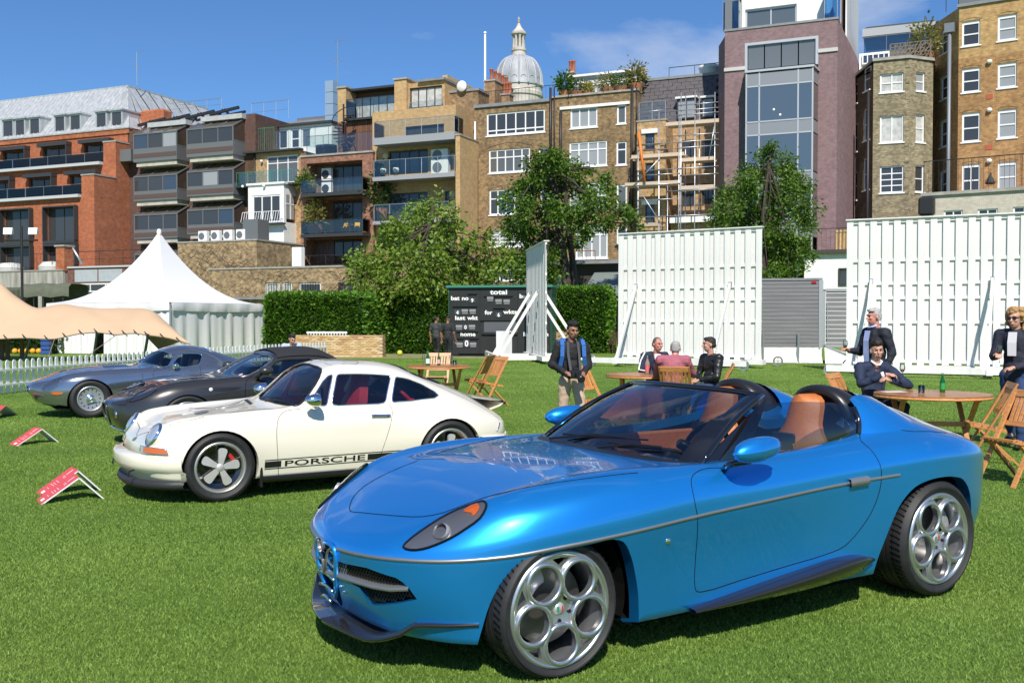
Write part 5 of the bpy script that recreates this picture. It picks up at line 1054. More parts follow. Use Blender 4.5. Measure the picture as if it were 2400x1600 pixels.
def silver_coupe():
 PAINT=mat('steel_blue_paint',(.29,.32,.37),.17,.85,coat=1.0,coat_r=.02)
 T=[[(-.74,0,.24),(-.79,0,.28),(-.84,0,.36),(-.88,0,.44),(-.885,0,.50),(-.875,0,.54),(-.85,0,.565),(-.82,0,.58),(-.79,0,.59)],[(-.70,.18,.23),(-.76,.22,.27),(-.82,.235,.36),(-.855,.24,.44),(-.855,.235,.51),(-.83,.22,.555),(-.79,.19,.585),(-.75,.1,.60),(-.74,0,.605)],[(-.55,.42,.20),(-.60,.50,.24),(-.63,.54,.36),(-.635,.55,.46),(-.62,.525,.56),(-.59,.46,.62),(-.55,.36,.65),(-.53,.18,.675),(-.52,0,.68)],[(-.38,.56,.18),(-.40,.66,.22),(-.40,.71,.36),(-.40,.715,.50),(-.40,.68,.63),(-.39,.58,.70),(-.37,.44,.72),(-.36,.22,.745),(-.35,0,.75)],[(-.1,.6,.17),(-.1,.73,.20),(-.1,.79,.36),(-.1,.80,.52),(-.1,.76,.68),(-.1,.65,.755),(-.1,.48,.765),(-.1,.24,.795),(-.1,0,.80)],[(.2,.6,.17),(.2,.73,.20),(.2,.79,.36),(.2,.80,.54),(.2,.765,.70),(.2,.66,.775),(.2,.49,.79),(.2,.24,.822),(.2,0,.83)],[(.6,.6,.17),(.6,.72,.20),(.6,.77,.36),(.6,.79,.56),(.6,.76,.71),(.6,.66,.785),(.6,.50,.81),(.6,.25,.838),(.6,0,.845)],[(.95,.6,.17),(.95,.72,.20),(.95,.77,.36),(.95,.79,.57),(.95,.765,.72),(.95,.68,.79),(.93,.54,.82),(.90,.27,.85),(.88,0,.857)],[(1.12,.6,.17),(1.12,.72,.20),(1.12,.77,.36),(1.12,.79,.57),(1.12,.765,.72),(1.12,.69,.80),(1.10,.56,.87),(1.02,.28,.925),(.98,0,.935)],[(1.32,.6,.17),(1.32,.72,.20),(1.32,.77,.36),(1.32,.79,.57),(1.32,.765,.73),(1.32,.66,.83),(1.30,.51,.98),(1.22,.27,1.055),(1.18,0,1.065)],[(1.5,.6,.17),(1.5,.72,.20),(1.5,.77,.36),(1.5,.79,.57),(1.5,.765,.73),(1.5,.64,.86),(1.48,.48,1.06),(1.44,.26,1.135),(1.42,0,1.15)],[(1.75,.6,.17),(1.75,.73,.20),(1.75,.78,.37),(1.75,.80,.58),(1.75,.77,.73),(1.75,.64,.87),(1.75,.47,1.075),(1.75,.26,1.15),(1.75,0,1.165)],[(2.05,.6,.17),(2.05,.74,.20),(2.05,.80,.38),(2.05,.825,.59),(2.05,.79,.75),(2.05,.65,.86),(2.05,.44,1.02),(2.05,.24,1.085),(2.05,0,1.095)],[(2.4,.6,.17),(2.4,.74,.20),(2.4,.81,.38),(2.4,.835,.60),(2.4,.79,.76),(2.4,.64,.83),(2.4,.40,.92),(2.4,.21,.97),(2.4,0,.98)],[(2.8,.56,.20),(2.8,.70,.24),(2.8,.77,.40),(2.8,.79,.58),(2.8,.74,.72),(2.8,.60,.78),(2.8,.38,.82),(2.8,.2,.85),(2.8,0,.855)],[(3.2,.4,.30),(3.2,.54,.34),(3.2,.62,.44),(3.2,.63,.56),(3.2,.58,.66),(3.2,.48,.70),(3.2,.32,.725),(3.2,.17,.74),(3.2,0,.745)],[(3.4,0,.38),(3.42,0,.41),(3.44,0,.47),(3.45,0,.55),(3.44,0,.60),(3.43,0,.63),(3.42,0,.64),(3.41,0,.65),(3.40,0,.65)]]
 c=Car('coupe',-7.328,17.02,.54,'steel grey classic coupe with long bonnet, beside the picket fence',T,[1],ns=6,nr=5);rt=c.root
 for cx,r in((0,.355),(2.438,.34)):c.hole(arch_poly(cx,.29,r,.2),axis=(0,1,0),depth=.06,inner=(0,-1,0),mirror=True)
 mo=[Vector((-.87,y,z))for y,z in smooth_loop([(0,.53),(.12,.525),(.20,.48),(.17,.42),(0,.395),(-.17,.42),(-.20,.48),(-.12,.525)],3)];c.hole(mo,axis=(-1,0,0),depth=.05,inner=(1,0,0))
 GL=glass_mat('classic_glass',(.82,.86,.87),.06)
 windows(c,[ZD([(932,252),(990,210),(1040,178),(1075,178),(1130,190),(1170,208),(1150,245),(1125,282),(1080,284),(1000,272)])],GL,'windscreen_frame',CHROME,.010,None,False,['windscreen'])
 windows(c,[ZD([(1158,280),(1185,230),(1205,200),(1250,196),(1320,196),(1356,204),(1350,240),(1330,275)])],GL,'window_frame',CHROME,.010)
 rw=[p for p in(c.top(x,y)for x,y in smooth_loop([(2.02,.34),(2.3,.33),(2.55,.28),(2.6,0),(2.55,-.28),(2.3,-.33),(2.02,-.34),(1.98,0)],2))if p];c.hole(rw,axis=(.35,0,.93));c.patch('rear_window',rw,GL,off=-.003,step=.08,axis=(.35,0,.93));c.line('rear_window_frame',rw,.010,CHROME,.002,closed=True)
 c.finish(PAINT)
 DK=mat('dark_trim',(.015,.015,.016),.7)
 tb=MB();tb.box(.95,2.1,-.60,.60,.28,.30);tb.box(.94,.96,-.62,.62,.3,.78);tb.box(2.05,2.1,-.55,.55,.3,.85);tb.build('cabin_floor',DK,rt)
 da=MB();da.bbox(1.0,1.2,-.58,.58,.62,.80,.03);da.build('dashboard',DK,rt);steering(rt,(1.30,.32,.82),mat('wood_rim',(.22,.07,.02),.3))
 for y in(.3,-.3):seat(rt,1.62,y,.48,mat('black_leather',(.02,.02,.022),.45),h=.5)
 b=MB();b.box(-.80,-.76,-.22,.22,.38,.54);b.build('grille_backing',CAVITY,rt);m=MB();m.tube([c.lift(p,.003)for p in mo],.010,8,closed=True);m.build('grille_surround',CHROME,rt,smooth=True)
 m=MB();m.tube([(-.85,-.2,.465),(-.875,0,.468),(-.85,.2,.465)],.010,8);m.build('grille_bar',CHROME,rt,smooth=True)
 hl=smooth_loop(c.cams(ZD([(278,442),(290,412),(330,385),(380,365),(414,360),(405,385),(370,425),(330,446)])),2)
 c.patch('headlamp_bowl',hl,PAINT,off=.002,step=.05,mirror=True);c.patch('headlamp_cover',hl,glass_mat('clear_lamp_glass',(.9,.92,.95),.03),off=.010,step=.05,mirror=True);c.line('headlamp_trim',hl,.005,CHROME,.006,closed=True,mirror=True)
 AMB=MATS['amber_lens'];ip=smooth_loop(c.cams(ZD([(345,462),(365,455),(400,454),(428,462),(405,470),(365,470)])),2);c.patch('indicator',ip,AMB,off=.014,step=.04,mirror=True);c.line('indicator_trim',ip,.005,CHROME,.006,closed=True,mirror=True)
 for k in range(14):
  x=.28+.028*k;lv=MB();pts=[c.lift(c.top(x,y),.004)for y in np.linspace(.16,.36,4)];lv.tube(pts,.008,6);lv.build('louvre',mat('louvre_blue',(.10,.13,.2),.3,.7),rt);lv=MB();lv.tube([(p.x,-p.y,p.z)for p in pts],.008,6);lv.build('louvre',MATS['louvre_blue'],rt)
 gap=lambda n,pts,k=2,mir=True:c.line(n,smooth_loop(c.cams(pts),k,False),.003,SEAM,.0005,mirror=mir,n=5)
 gap('door_gap',ZD([(1145,288),(1060,300),(1032,315),(1030,360),(1035,380)]));gap('door_gap',ZD([(1340,282),(1350,300),(1345,330)]));gap('bonnet_gap',ZD([(905,262),(940,290),(958,330),(962,365)]))
 h0=c.cams(ZD([(1280,314),(1300,312),(1335,311)]));c.ribbon('door_handle',h0,.02,CHROME,off=.015,mirror=True)
 for sg in(1,-1):
  mr=empty('door_mirror',parent=rt);m=MB();m.ball((1.36,.78*sg,.83),(.06,.05,.05),12,8);m.build('housing',CHROME,mr,smooth=True);m=MB();m.tube([(1.34,.76*sg,.80),(1.33,.73*sg,.74)],.010,6);m.build('stalk',CHROME,mr)
 for pa in(ZD([(915,262),(985,264),(1060,280)]),ZD([(950,278),(1020,284),(1105,290)])):
  m=MB();m.tube([c.lift(p,.014)for p in c.cams(pa)],.007,6);m.build('wiper',CHROME,rt)
 for x in(0,2.438):
  for sg in(1,-1):
   o=wheel_base(rt,'wheel',.32,.20,.205,(x,(.76-.10)*sg,.32),sg,rim_mat=mat('grey_steel',(.42,.44,.46),.35,.6));hl_=[]
   for k in range(14):t=k*2*math.pi/14;hl_.append(circ(.150*math.cos(t),.150*math.sin(t),.011,8,1.3,t))
   plate(circ(0,0,.198,48),hl_,.075,.008,lambda a,b:-.02*(1-min(1,math.hypot(a,b)/.18))).build('wheel_face',MATS['grey_steel'],o,ang=30)
   m=MB();m.lathe([(0,.135),(.02,.13),(.035,.10),(.05,.07),(.075,.06)],24,'y');m.build('hub',CHROME,o,smooth=True)
   for k in range(3):
    t=R(80)+k*2*math.pi/3;m=MB();m.beam((.02*math.cos(t),.115,.02*math.sin(t)),(.085*math.cos(t),.105,.085*math.sin(t)),.024,.014,up=(0,1,0));m.build('spinner_ear',CHROME,o)
 common(c,(0,2.438),.32,.66,(-.5,2.9))
silver_coupe()
# ------------------------------------------------------------------ left hand houses
def red_block():
 b=Bld(FA,-40,'office_block','red brick block with zinc mansard roof and stepped terraces',y0=0,zoom=Z1);rt=b.root
 BR=brick_mat('brick_red',(.46,.135,.05),(.36,.095,.04),(.30,.2,.15),stain=(.16,.06,.03),stain_amt=.3,var=.2)
 x1=b.P(950,600)[0]
 def depth(px):
  lo,hi=-25,0
  for _ in range(50):
   m=(lo+hi)/2
   if b.P(px,700,m)[0]<x1:hi=m
   else:lo=m
  return lo
 yB,yA=depth(852),depth(690)
 xl=b.P(-420,600)[0];zt=b.P(950,475)[1];z2=b.P(850,735,yB)[1];z3=b.P(690,975,yA)[1]
 f=lambda xa,xb,yt,yb_,y,c=2,**k:b.win(xa,xb,yt,yb_,c,1,y,DKGREY,PANE,.10,False,.25,**k)
 for xa,xb,yt,yb_ in((20,215,640,790),(315,520,610,770),(618,830,585,740)):f(xa,xb,yt,yb_,0)
 b.wallm(xl,x1,-.5,zt,BR,0,thick=6)
 for xa,xb,yt,yb_ in((-60,105,865,1010),(210,412,838,990),(515,735,815,970)):f(xa,xb,yt,yb_,yB)
 b.wallm(xl,x1-.003,-.5,z2,BR,yB,thick=-yB-.003)
 for xa,xb,yt,yb_ in((28,240,1075,1310),(345,570,1055,1300),(35,245,1345,1500),(350,575,1328,1480)):
  o=f(xa,xb,yt,yb_,yA);x0_,x1_,z0_,z1_=b.rect(xa,xb,yt,yb_,yA)
  fr=MB();d=.9;fr.box(x0_-.05,x1_+.05,yA-.5,yA+.1,z1_,z1_+.12);fr.box(x0_-.05,x1_+.05,yA-.5,yA+.1,z0_-.5,z0_);fr.box(x1_,x1_+.1,yA-.5,yA+.1,z0_,z1_);fr.box(x0_-.1,x0_,yA-.5,yA+.1,z0_,z1_);fr.build('bay_frame',DKGREY,o)
 b.wallm(xl,x1-.006,-.5,z3,BR,yA,thick=yB-yA-.003)
 for(xa,xb,yt,yb_),y in(((20,215,640,790),0),((315,520,610,770),0),((618,830,585,740),0),((-60,105,865,1010),yB),((210,412,838,990),yB),((515,735,815,970),yB)):
  x0_,x1_,z0_,z1_=b.rect(xa,xb,yt,yb_,y);b.box('bay_head',DKGREY,x0_-.1,x1_+.15,y-.7,y,z1_+.003,z1_+.35);b.box('bay_side',DKGREY,x1_+.003,x1_+.12,y-.7,y-.002,z0_,z1_)
 b.box('terrace_edge',mat('pale_coping',(.48,.48,.50),.6),xl,x1-1.6,yB-.5,yB+.02,z2+.003,z2+.28)
 b.box('terrace_edge',MATS['pale_coping'],xl,x1-1.6,yA-.4,yA+.02,z3+.003,z3+.28)
 for y,z in((yB+.15,z2+.28),(yA+.15,z3+.28)):b.rail(xl,x1-1.7,y,z,z+1.0,BALG if False else STEEL,2.4,glass=BALG,r=.015,name='terrace_rail')
 pz=z2+2.1;b.box('terrace_pier',BR,x1-1.55,x1+.003,yB-.01,-.01,z2+.003,pz);b.box('pier_coping',COPING,x1-1.6,x1+.05,yB-.06,0,pz+.003,pz+.14)
 pz2=z3+2.0;b.box('terrace_pier',BR,x1-1.55,x1+.003,yA-.01,yB-.02,z3+.003,pz2);b.box('pier_coping',COPING,x1-1.6,x1+.05,yA-.06,yB-.03,pz2+.003,pz2+.14)
 b.box('cornice',BR,xl,x1+.08,-.12,-.003,zt-.45,zt);b.box('cornice_cap',COPING,xl,x1+.12,-.2,.3,zt+.003,zt+.12)
 ZN=streak_mat('zinc',(.60,.615,.63),(.42,.435,.45),.5,.35,3.0,.4)
 zb=zt+.12;slope=4.2;zr=b.P(940,165,slope)[1];xr=b.P(940,165,slope)[0];n=46;step=(x1-xl)/n;pan=None
 for k in range(n):
  xa=xl+step*k;xt=min(xa,xr-step);m=MB();a0,a1=xa+.02,xa+step-.02;t0,t1=min(a0,xr),min(a1,xr)
  m.add([(a0,0,zb),(a1,0,zb),(t1,slope,zr),(t0,slope,zr)],[(0,1,2,3)]);m.add([(a1,-.02,zb+.06),(a1+.06,-.02,zb+.06),(t1+.06,slope-.02,zr+.06),(t1,slope-.02,zr+.06),(a1,.05,zb-.05),(t1,slope,zr-.05),(a1+.06,.05,zb-.05),(t1+.06,slope,zr-.05)],[(0,1,2,3),(4,0,3,5),(1,6,7,2)]);m.build('roof_panel',ZN,rt)
 for k in range(9):
  t=k/9;t2=(k+1)/9-.012;D=16;m=MB();ya,yb_=D*t,D*t2;ta,tb=max(slope,ya*.8+slope*.0),max(slope,yb_*.8)
  m.add([(x1,ya,zb),(x1,yb_,zb),(xr,max(slope,yb_),zr),(xr,max(slope,ya),zr)],[(0,1,2,3)]);m.build('roof_panel',ZN,rt)
 b.box('roof_ridge',ZN,xl,xr+.1,slope-.08,slope+12,zr-.1,zr+.10)
 m=MB();m.add([(x1,0,zb),(x1,16,zb),(xr,16,zr),(xr,slope,zr)],[(0,1,2,3)]);
 for xa,xb in((20,105),(112,190),(218,300),(403,485),(515,600),(706,790),(818,905)):
  x0_,x1_,z0_,z1_=b.rect(xa,xb,345+(900-xb)*.085,480+(900-xb)*.09,.35)
  if xb<150:x0_,x1_=x0_-.0,x1_
  o=b.winm(x0_,x1_,z0_,z1_,1,1,.2,mat('dormer_zinc',(.50,.52,.53),.5,.4),PANE,.16,False,.1,'dormer',hole=False);m=MB();m.box(x0_-.02,x1_+.02,.33,3.0,z0_-.1,z1_);m.box(x0_-.1,x1_+.1,.1,3.4,z1_+.003,z1_+.16);m.build('dormer_cheek',ZN,o)
 b.rail(x1-.2,x1+7,5.0,zr-3.2,zr-2.0,STEEL,1.8,mid=1,name='roof_rail',r=.03)
 m=MB();m.bbox(b.P(1050,400,3)[0],b.P(1220,400,3)[0],2.5,4,zt-.2,zt+2.3,.2);m.build('end_gable',BR,rt)
 aerial('roof_aerial',b.fr.world(b.x0+xr+1.2,slope,zr),3.3,'bent aerial on the zinc mansard roof',1)
 for xa in(985,):
  pass
 return b,x1,yA
RB,RBX,RBYA=red_block()
def bay_block():
 b=Bld(FA,Z1(950,0)[0]+.3,'bay_building','dark brown brick block with two stacks of grey oriel bays',zoom=Z1);rt=b.root
 BR=brick_mat('brick_dark_brown',(.135,.07,.055),(.105,.055,.045),(.10,.08,.07),stain=(.05,.035,.03),stain_amt=.3,var=.2);GR=mat('bay_grey',(.16,.165,.17),.5,.2);CON=mat('bay_concrete',(.46,.43,.37),.8,noise=.2,nscale=1.5)
 x1=b.P(1880,700)[0];zt=b.P(1770,415)[1];b.wallm(.02,x1,-.5,zt,BR,0,thick=9);b.box('parapet',BR,x1-1.9,x1,-.003,9,zt+.003,zt+.5)
 rows=((450,500,600,720,750),(765,805,915,1010,1030),(1050,1090,1200,1290,1310),(1340,1385,1480,1560,1590));dp=1.7
 for ci,(xa,xb,sh)in enumerate(((980,1300,0),(1372,1715,-34))):
  X0,X1=b.P(xa,700,-dp)[0],b.P(xb,700,-dp)[0]
  for ri,(yt,yw,ys,yb_,yc)in enumerate(rows):
   xm=(xa+xb)/2;zz=lambda y:b.P(xm,y+sh+(9 if ci else 12),-dp)[1]
   a,c,d,e=zz(yt+45),zz(yw+20),zz(ys),zz(yb_-20);o=empty('oriel_bay',parent=rt)
   m=MB();m.box(X0,X1,-dp,0,e,d-.02);m.build('bay_apron',GR,o);m=MB();m.box(X0+.05,X1-.05,-dp-.02,-dp+.1,(e+d)/2-.28,(e+d)/2+.12);m.build('apron_band',mat('bay_brown',(.10,.065,.055),.6),o)
   m=MB();m.box(X0+.25,X1-.15,-dp+.15,0,e-.42,e-.003);m.build('bay_soffit',CON,o)
   for k in range(3):
    xx0,xx1=X0+(X1-X0)*k/3,X0+(X1-X0)*(k+1)/3;p=MB();p.quad((xx0+.06,-dp+.05,d),(xx1-.06,-dp+.05,d),(xx1-.06,-dp+.05,a),(xx0+.06,-dp+.05,a));p.build('pane',rng.choice([PANE,PANE,PANE_S,PANE_B]),o,fix=False)
    m=MB();m.box(xx0,xx0+.1,-dp,-dp+.12,d-.02,a);m.build('mullion',GR,o);p=MB();p.quad((xx0+.06,-dp+.05,a+.02),(xx1-.06,-dp+.05,a+.02),(xx1-.06,-.1,a+.85),(xx0+.06,-.1,a+.85));p.build('roof_pane',mat('tinted_roof_glass',(.10,.085,.07),.05,spec=.9),o,fix=False)
    m=MB();m.beam((xx0+.05,-dp+.03,a+.02),(xx0+.05,-.05,a+.9),.09,.1);m.build('glazing_bar',GR,o)
   m=MB();m.box(X1-.1,X1,-dp,-dp+.12,d-.02,a);m.beam((X1-.05,-dp+.03,a+.02),(X1-.05,-.05,a+.9),.09,.1);m.box(X0,X1,-dp-.01,-dp+.12,a-.05,a+.07);m.box(X1-.02,X1+.01,-dp+.12,0,d,d+.1);m.build('bay_frame',GR,o)
   p=MB();p.quad((X1-.06,-dp+.1,d),(X1-.06,-.02,d),(X1-.06,-.02,a+.8),(X1-.06,-dp+.1,a));p.build('side_pane',PANE_S if rng.random()<.3 else mat('bronze_glass',(.07,.05,.04),.06,spec=.8),o,fix=False)
  m=MB();top=zz(rows[0][0]+20);b.box('bay_fascia',mat('fascia_grey',(.42,.43,.43),.6,noise=.15,nscale=2),X0+.7,X1+.1,-.6,.3,b.P(xm,440+sh*1.3+24,-.6)[1],b.P(xm,405+sh*1.3+24,-.6)[1])
 b.box('link_balcony',GR,b.P(905,660,-.8)[0],b.P(985,660,-.8)[0],-1.2,-.01,b.P(940,720,-.8)[1],b.P(940,632,-.8)[1])
 for k in range(4):
  xa=b.P(1070+k*175,400,2)[0];m=MB();z=zt+.7+k*.12
  m.beam((xa,1,z),(xa+3.2,1.2,z+.45),.22,.25);m.beam((xa+.6,1,z-.5),(xa+1.4,1.2,z+.4),.18,.18);m.beam((xa+2.4,1,z-.4),(xa+1.6,1.2,z+.4),.18,.18);m.beam((xa+.2,2.2,z),(xa+3.0,2.4,z+.3),.2,.2);m.build('roof_frame',PIPE,rt)
 b.rail(b.P(1850,380,3)[0],b.P(1850,380,3)[0]+4.2,3,zt+.5,zt+2.2,STEEL,1.2,mid=1,r=.03,name='roof_rail')
 aerial('roof_aerial',b.fr.world(b.x0+b.P(1340,380,5)[0],5,zt),3.4,'thin aerial above the dark brown block',2)
bay_block()
def yellow_house():
 b=Bld(FA,Z2(62,0)[0],'terraced_house','narrow yellow brick house with white french windows and green rails',zoom=Z2);rt=b.root
 BR=brick_mat('brick_yellow',(.52,.33,.14),(.38,.22,.10),(.36,.32,.26),stain=(.16,.10,.06),stain_amt=.3);GRN=mat('green_paint',(.03,.26,.15),.45)
 x1=b.P(418,700)[0];zt=b.P(240,590)[1]
 b.win(185,395,612,795,3,1,0,fw=.10,sill=False,split=[b.P(290,660)[1]],name='french_window');b.wallm(0,x1,-.5,zt,BR,0,thick=4);b.box('roof_edge',DKGREY,-.1,x1+.1,-.5,.2,zt+.003,zt+.15)
 dp=1.8;X0,X1=b.P(62,950,-dp)[0],b.P(300,950,-dp)[0];z1,z0=b.P(180,808,-dp)[1],b.P(180,1060,-dp)[1];zb=b.P(180,1200,-dp)[1]
 o=empty('white_bay',parent=rt);m=MB();m.box(X0,X1,-dp,-.003,z1-.9,z1);m.box(X0,X0+.45,-dp,-.003,z0,z1-.9);m.box(X1-.35,X1,-dp,-dp+.35,z0,z1-.9);m.box(X0,X1,-dp,-.003,zb,z0);m.box(X0-.1,X1+.15,-dp-.15,-.003,z1+.003,z1+.18);m.build('bay_wall',WHITE2,o)
 b.winm(X0+.45,X1-.35,z0,z1-.9,3,1,-dp,fw=.13,sill=False,rec=.1,hole=False,name='french_window',parent=o);m=MB();m.box(X1-.08,X1-.01,-dp+.35,-.3,z0+.3,z1-.9);m.build('bay_pane',PANE_B,o)
 m=MB();m.box(X1-.1,X1+.02,-dp+.9,-dp+1.05,z0+.3,z1-.9);m.box(X1-.1,X1+.02,-dp+.3,-.3,(z0+z1)/2-.1,(z0+z1)/2);m.build('bay_mullion',WHITE,o)
 m=MB();zc=z0-.1
 for k in range(17):
  x=X0-.2+(X1-X0+.3)*k/16;m.tube([(x,-dp-.55,zc+1.0),(x,-dp-.7,zc+.4),(x,-dp-.8,zc+.15),(x,-dp-.45,zc)],.022,4)
 m.tube([(X0-.2,-dp-.55,zc+1.0),(X1+.1,-dp-.55,zc+1.0)],.03,5);m.build('balustrade',WHITE,rt);b.box('balcony_floor',DKGREY,X0-.3,X1+.2,-dp-.6,-dp-.003,zc-.12,zc)
 ys=-1.3;zf=b.P(220,800,ys)[1];b.box('balcony_floor',DKGREY,-.2,x1+.1,ys-.1,-.003,zf-.18,zf);b.rail(-.15,x1,ys,zf,zf+1.15,GRN,1.3,glass=BALG,bars=.18,r=.025)
 yb_=3.5;X0,X1=b.P(245,500,yb_)[0],b.P(620,500,yb_)[0];zz1=b.P(380,415,yb_)[1];zz0=zt
 b.win(262,325,440,570,1,1,yb_,fw=.14,sill=False,name='french_window');b.win(345,405,435,565,1,2,yb_,fw=.14,sill=False);b.win(415,480,428,560,1,1,yb_,fw=.14,sill=False);b.wallm(X0,X1,zz0,zz1,WHITE2,yb_,thick=5);b.box('roof_edge',DKGREY,X0-.1,X1+.1,yb_-.3,yb_+5,zz1+.003,zz1+.2)
 b.rail(b.P(105,560,.3)[0],b.P(235,560,.3)[0],.3,zt+.15,zt+2.3,GRN,1.0,bars=.2,r=.025);b.rail(b.P(245,560,.3)[0],x1+4,.35,zt+.15,zt+2.0,DKGREY,1.3,glass=BALG,r=.02)
 b.pipe('drainpipe',PIPE,[(.9,-.1,zt),(.9,-.1,zt-5.2)],.06)
 for k,(px,py)in enumerate(((150,650),(110,835),(250,830))):x,z=b.P(px,py,-.2);q=MB();q.ball((x,-.2 if k==0 else-2.0,z),.13,8,6);q.build('wall_lamp',WHITE,rt,smooth=True)
 f=Bld(FA,690,'flue_tower','tall pale metal flue behind the terraced houses','flue',y0=14,zoom=Z2);x0,z1=f.P(575,112);x1_,_=f.P(628,112);zb_=f.P(600,420)[1]
 for k in range(4):za,zc_=zb_+(z1-zb_)*k/4,zb_+(z1-zb_)*(k+1)/4-.05;f.box('flue_section',mat('flue_metal',(.42,.52,.60),.35,.5),x0,x1_,0,1.2,za,zc_)
 g=Bld(FA,660,'plant_room','low grey plant room roof behind the white roof storey','building',y0=16,zoom=Z2);xa,za=g.P(300,390);xb,zb2=g.P(640,345);g.box('plant_wall',LEAD,xa,xb,0,6,0,za);g.box('plant_roof',MIDGREY,g.P(370,350)[0],xb,.5,6,za,zb2+.2)
yellow_house()
def brown_balconies():
 b=Bld(FA,Z2(418,0)[0],'balcony_house','reddish brick house front with three glass fronted balconies',y0=-.4,zoom=Z2);rt=b.root
 BR=brick_mat('brick_pinkish',(.34,.16,.10),(.24,.10,.065),(.30,.25,.21),bw=.3,bh=.1,stain=(.10,.05,.04),stain_amt=.25)
 x1=b.P(895,800)[0];zt=b.P(660,608)[1];rec=1.6
 lv=((655,870),(900,1140),(1170,1335));ho=[]
 for yt,yb_ in lv:
  xm=620;ho.append((b.P(450,yt)[0],b.P(825,yt)[0],b.P(xm,yb_)[1],b.P(xm,yt)[1]))
 b.holes[0.0]=ho;b.wallm(0,x1,-.5,zt,BR,0,thick=6,rec=rec);b.box('coping',COPING,-.05,x1+.05,-.1,.4,zt+.003,zt+.16)
 WD=wood_mat('timber_cladding',(.24,.12,.06),(.14,.065,.035),.7,(14,14,1));GW=streak_mat('weathered_boards',(.30,.22,.17),(.15,.10,.08),.8,0,9,.5)
 for i,(a0,a1,c0,c1)in enumerate(ho):
  n=10;w=(a1-a0)*.32/n
  for k in range(n):b.box('cladding_board',GW if i!=1 else WD,a0+w*k+.01,a0+w*(k+1)-.01,rec-.06,rec,c0,c1)
  b.winm(a0+(a1-a0)*.32,a1,c0,c1,4,1,rec-.15,DKGREY,PANE,.1,False,.1,'folding_door',hole=False)
  q=MB();q.box(a0+(a1-a0)*.36,a0+(a1-a0)*.45,rec+.02,rec+.04,c0+.1,c1-.1);q.build('curtain',mat('curtain_white',(.7,.69,.66),.9),rt)
  X0,X1=b.P(410,860,-1.3)[0],b.P(828,860,-1.3)[0];zf=c0
  if i<2:b.box('balcony_slab',DKGREY,X0,X1,-1.3,-.003,zf-.3,zf);b.rail(X0+.05,X1-.05,-1.25,zf,zf+1.15,DKGREY,1.5,glass=BALG,r=.025,ends=1.2)
  else:b.rail(a0-1.2,a1-.2,-.25,zf,zf+.75,DKGREY,1.6,glass=BALG,r=.02)
 b.rail(.3,x1-.2,.5,zt+.16,zt+1.9,DKGREY,1.9,glass=BALG,r=.025,name='terrace_rail');WK=wood_mat('wicker',(.20,.12,.07),(.11,.06,.04),.8)
 for k,px in enumerate((560,600)):
  x=b.P(px,560,1.5)[0];m=MB();m.lathe([(.0,0),(.62,0),(.7,.5),(.68,1.05),(.58,1.05),(.55,.5),(.0,.45)],16,'z',(x,1.6,zt+.16));m.build('terrace_planter',WK,rt,ang=40)
 for i,(a0,a1,c0,c1)in enumerate(ho[:2]):
  y=-.7;X=b.P(480,800,y)[0]
  if i==0:
   for k in range(2):u=empty('condenser',parent=rt);m=MB();m.bbox(X,X+1.0,.9,1.25,c0+.1+k*1.25,c0+1.2+k*1.25,.03);m.build('casing',WHITE,u);m=MB();m.lathe([(.0,-.02),(.36,-.02),(.38,.0)],18,'y',(X+.42,.9,c0+.65+k*1.25));m.build('fan',DKGREY,u)
 YEL=mat('yellow_paint',(.75,.42,.02),.4);c0=ho[1][2]
 for k,px in enumerate((700,785)):
  X=b.P(px,1080,-.7)[0];f=empty('folding_chair',b.fr.world(b.x0+X,b.y0-.6,c0),b.fr.ang+(.4 if k else-.3),'yellow folding chair on the middle balcony, %s'%('right of the pair' if k else 'left of the pair'),'chair');m=MB();m.box(-.22,.22,-.2,.2,.44,.47);m.build('seat',YEL,f);m=MB();m.box(-.22,.22,.2,.23,.62,.9);m.build('backrest',YEL,f)
  for sx in(-.2,.2):m=MB();m.tube([(sx,-.2,0),(sx,.22,.9)],.02,5);m.build('leg',YEL,f);m=MB();m.tube([(sx,.2,0),(sx,-.18,.45)],.02,5);m.build('leg',YEL,f)
 X=b.P(740,1080,-.7)[0];t=empty('bistro_table',b.fr.world(b.x0+X,b.y0-.7,c0),0,'small yellow table between the balcony chairs','table');m=MB();m.lathe([(0,.70),(.32,.70),(.32,.73),(0,.73)],18);m.build('table_top',YEL,t);m=MB();m.tube([(0,0,0),(0,0,.7)],.03,6);m.build('leg',YEL,t)
 pot_plant('bamboo',b.fr.world(b.x0+b.P(505,1080,-.6)[0],b.y0-.5,c0),2.9,2.0,'bushy bamboo in a pot on the middle balcony',seed=3,colour=leaf_mat('leaf_straw',(.12,.14,.03),(.36,.33,.10)),n=260)
 pot_plant('shrub',b.fr.world(b.x0+b.P(440,830,-.6)[0],b.y0-.6,ho[0][2]),1.9,1.2,'green shrub at the left end of the top balcony',seed=4)
 pot_plant('shrub',b.fr.world(b.x0+b.P(495,830,-.6)[0],b.y0-.7,ho[0][2]),1.0,.8,'small yellow green shrub below the condensers',seed=5,colour=leaf_mat('leaf_yellow',(.25,.24,.02),(.5,.45,.05)))
 p=Bld(FA,Z2(622,0)[0],'timber_penthouse','timber clad penthouse with glazed doors and spiral stair',y0=3.0,zoom=Z2);TW=wood_mat('penthouse_timber',(.20,.085,.04),(.12,.05,.025),.65,(14,14,1));SB=brick_mat('brick_sandy',(.56,.36,.16),(.44,.27,.11),(.45,.38,.28),stain=(.26,.16,.08),stain_amt=.3,var=.15)
 X0,X1=p.P(660,500)[0],p.P(1100,500)[0];zb_=zt-1;zm=p.P(860,375)[1];zt2=p.P(880,175)[1];n=26
